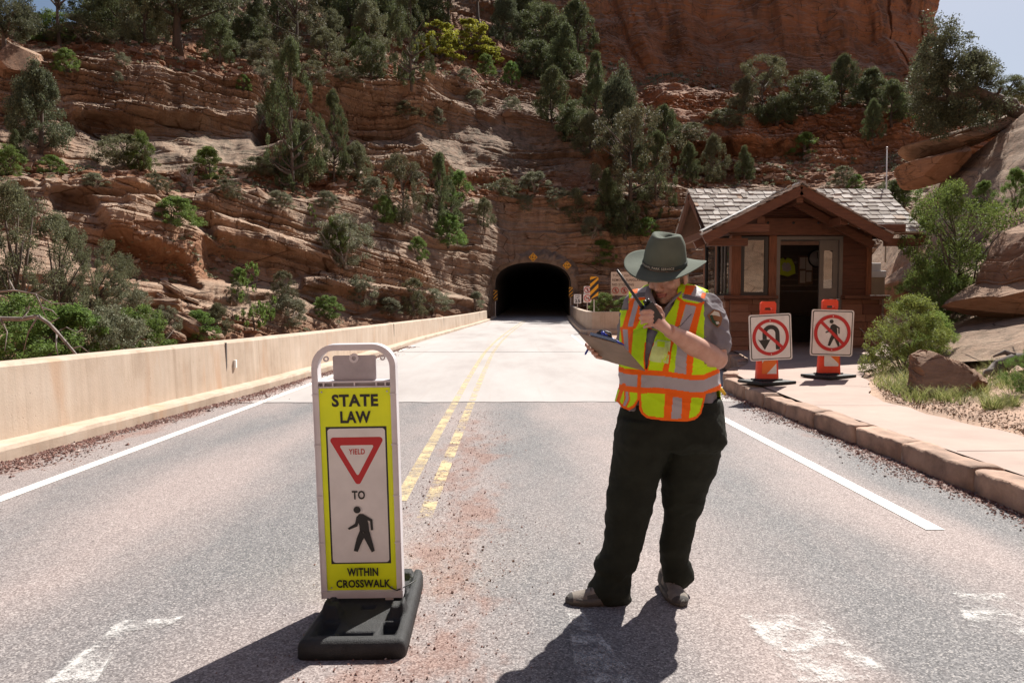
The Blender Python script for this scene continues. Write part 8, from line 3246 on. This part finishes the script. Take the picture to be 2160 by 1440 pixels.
# ---- what the ranger holds
clip = thing("clipboard", RB0 + B(1290, 742, -0.25), "brown clipboard held flat by the ranger, seen from below", "clipboard")
co = B(1290, 742, -0.25)
A_, C_, B_, D_ = B(1220, 702, -0.40), B(1313, 728, -0.46), B(1361, 782, -0.235), B(1268, 757, -0.165)
bn = (C_ - A_).cross(D_ - A_).normalized()
if bn.y > 0:
    bn = -bn                                               # towards the camera side
b = MB()
th = 0.0035
q0 = [p - co for p in (A_, C_, B_, D_)]
b.add([p + bn * th / 2 for p in q0] + [p - bn * th / 2 for p in q0], [(0, 1, 2, 3), (7, 6, 5, 4), (0, 4, 5, 1), (1, 5, 6, 2), (2, 6, 7, 3), (3, 7, 4, 0)], M['board'])
b.build("board", clip)
b = MB()
e1, e2 = (C_ - A_), (D_ - A_)
for k in range(3):
    o1 = A_ + e1 * (0.04 + 0.012 * k) + e2 * (0.05 + 0.01 * k) - bn * (0.003 + 0.0012 * k) - co
    pp = [o1, o1 + e1 * 0.9, o1 + e1 * 0.9 + e2 * 0.88, o1 + e2 * 0.88]
    b.add([p - bn * 0.0001 for p in pp] + [p - bn * 0.001 for p in pp], [(0, 1, 2, 3), (7, 6, 5, 4), (0, 4, 5, 1), (1, 5, 6, 2), (2, 6, 7, 3), (3, 7, 4, 0)], M['paper_w'])
b.build("paper", clip)
b = MB()
chrome = simple("clip_chrome", (0.55, 0.53, 0.50), 0.22, 0.1, metal=0.9)
cm = A_ + e1 * 0.52 + e2 * 0.06 - bn * 0.012 - co
d1, d2 = e1.normalized(), e2.normalized()
b.beam(cm - d1 * 0.055, cm + d1 * 0.055, 0.03, 0.012, chrome, -bn)
b.beam(cm - d1 * 0.03 - bn * 0.012, cm + d1 * 0.03 - bn * 0.012, 0.018, 0.014, M['black_metal'], -bn)
b.tube([cm - d1 * 0.034 - bn * 0.006, cm - d1 * 0.02 - bn * 0.030, cm + d1 * 0.02 - bn * 0.030, cm + d1 * 0.034 - bn * 0.006], 0.004, M['black_metal'], 8)
b.build("clip", clip)
pen = MB()
pa, pc = B(1234, 748, -0.285), B(1247, 724, -0.235)
pen.tube([pa - pa, (pc - pa) * 0.1, (pc - pa)], [0.0015, 0.0045, 0.0045], M['pen_blue'], 8)
setp(pen.build("pen", None, RB0 + pa), "blue pen held between the ranger's fingers under the clipboard", "pen")
pen = MB()
pa, pc = A_ + e1 * 0.50 + e2 * 0.02 - bn * 0.028, A_ + e1 * 0.96 + e2 * 0.12 - bn * 0.012
pen.tube([pa - pa, (pc - pa) * 0.9, (pc - pa)], [0.0045, 0.0045, 0.0015], M['pen_blue'], 8)
pen.ball((0, 0, 0), 0.009, M['pen_blue'], 10)
setp(pen.build("pen", None, RB0 + pa), "blue pen stuck in the clip on top of the clipboard", "pen")
ro = B(1369, 655, -0.385)
rd = thing("radio", RB0 + ro, "black handheld radio with a long antenna held near the ranger's chin", "radio")
ax_ = (B(1303, 564, -0.44) - B(1354, 640, -0.395)).normalized()
rx_ = ax_.cross(Vector((0.15, -1, 0.1))).normalized()
ry_ = rx_.cross(ax_)
MR = Matrix(((rx_.x, ry_.x, ax_.x, 0), (rx_.y, ry_.y, ax_.y, 0), (rx_.z, ry_.z, ax_.z, 0), (0, 0, 0, 1)))
b = MB()
b.box((-0.029, -0.017, -0.060), (0.029, 0.017, 0.028), M['radio'], MR, 0.006)
b.box((-0.024, -0.020, -0.052), (0.024, -0.0175, 0.0), M['radio'], MR, 0.001)
b.build("radio_body", rd)
b = MB()
b.tube([(-0.016, 0.0, 0.029), (-0.016, 0.0, 0.05), (-0.0165, 0.0, 0.12), (-0.017, 0.0, 0.222)], [0.0085, 0.0068, 0.006, 0.005], M['radio'], 10, M=MR)
b.build("antenna", rd)
for xk, hk in ((0.006, 0.046), (0.021, 0.042)):
    b = MB()
    b.tube([(xk, 0.0, 0.029), (xk, 0.0, hk)], [0.0075, 0.0068], M['radio'], 12, M=MR)
    b.build("knob", rd)
b = MB()
b.box((-0.017, -0.0225, 0.004), (0.012, -0.0178, 0.010), simple("radio_label", (0.35, 0.35, 0.36), 0.5), MR)
b.build("label", rd)
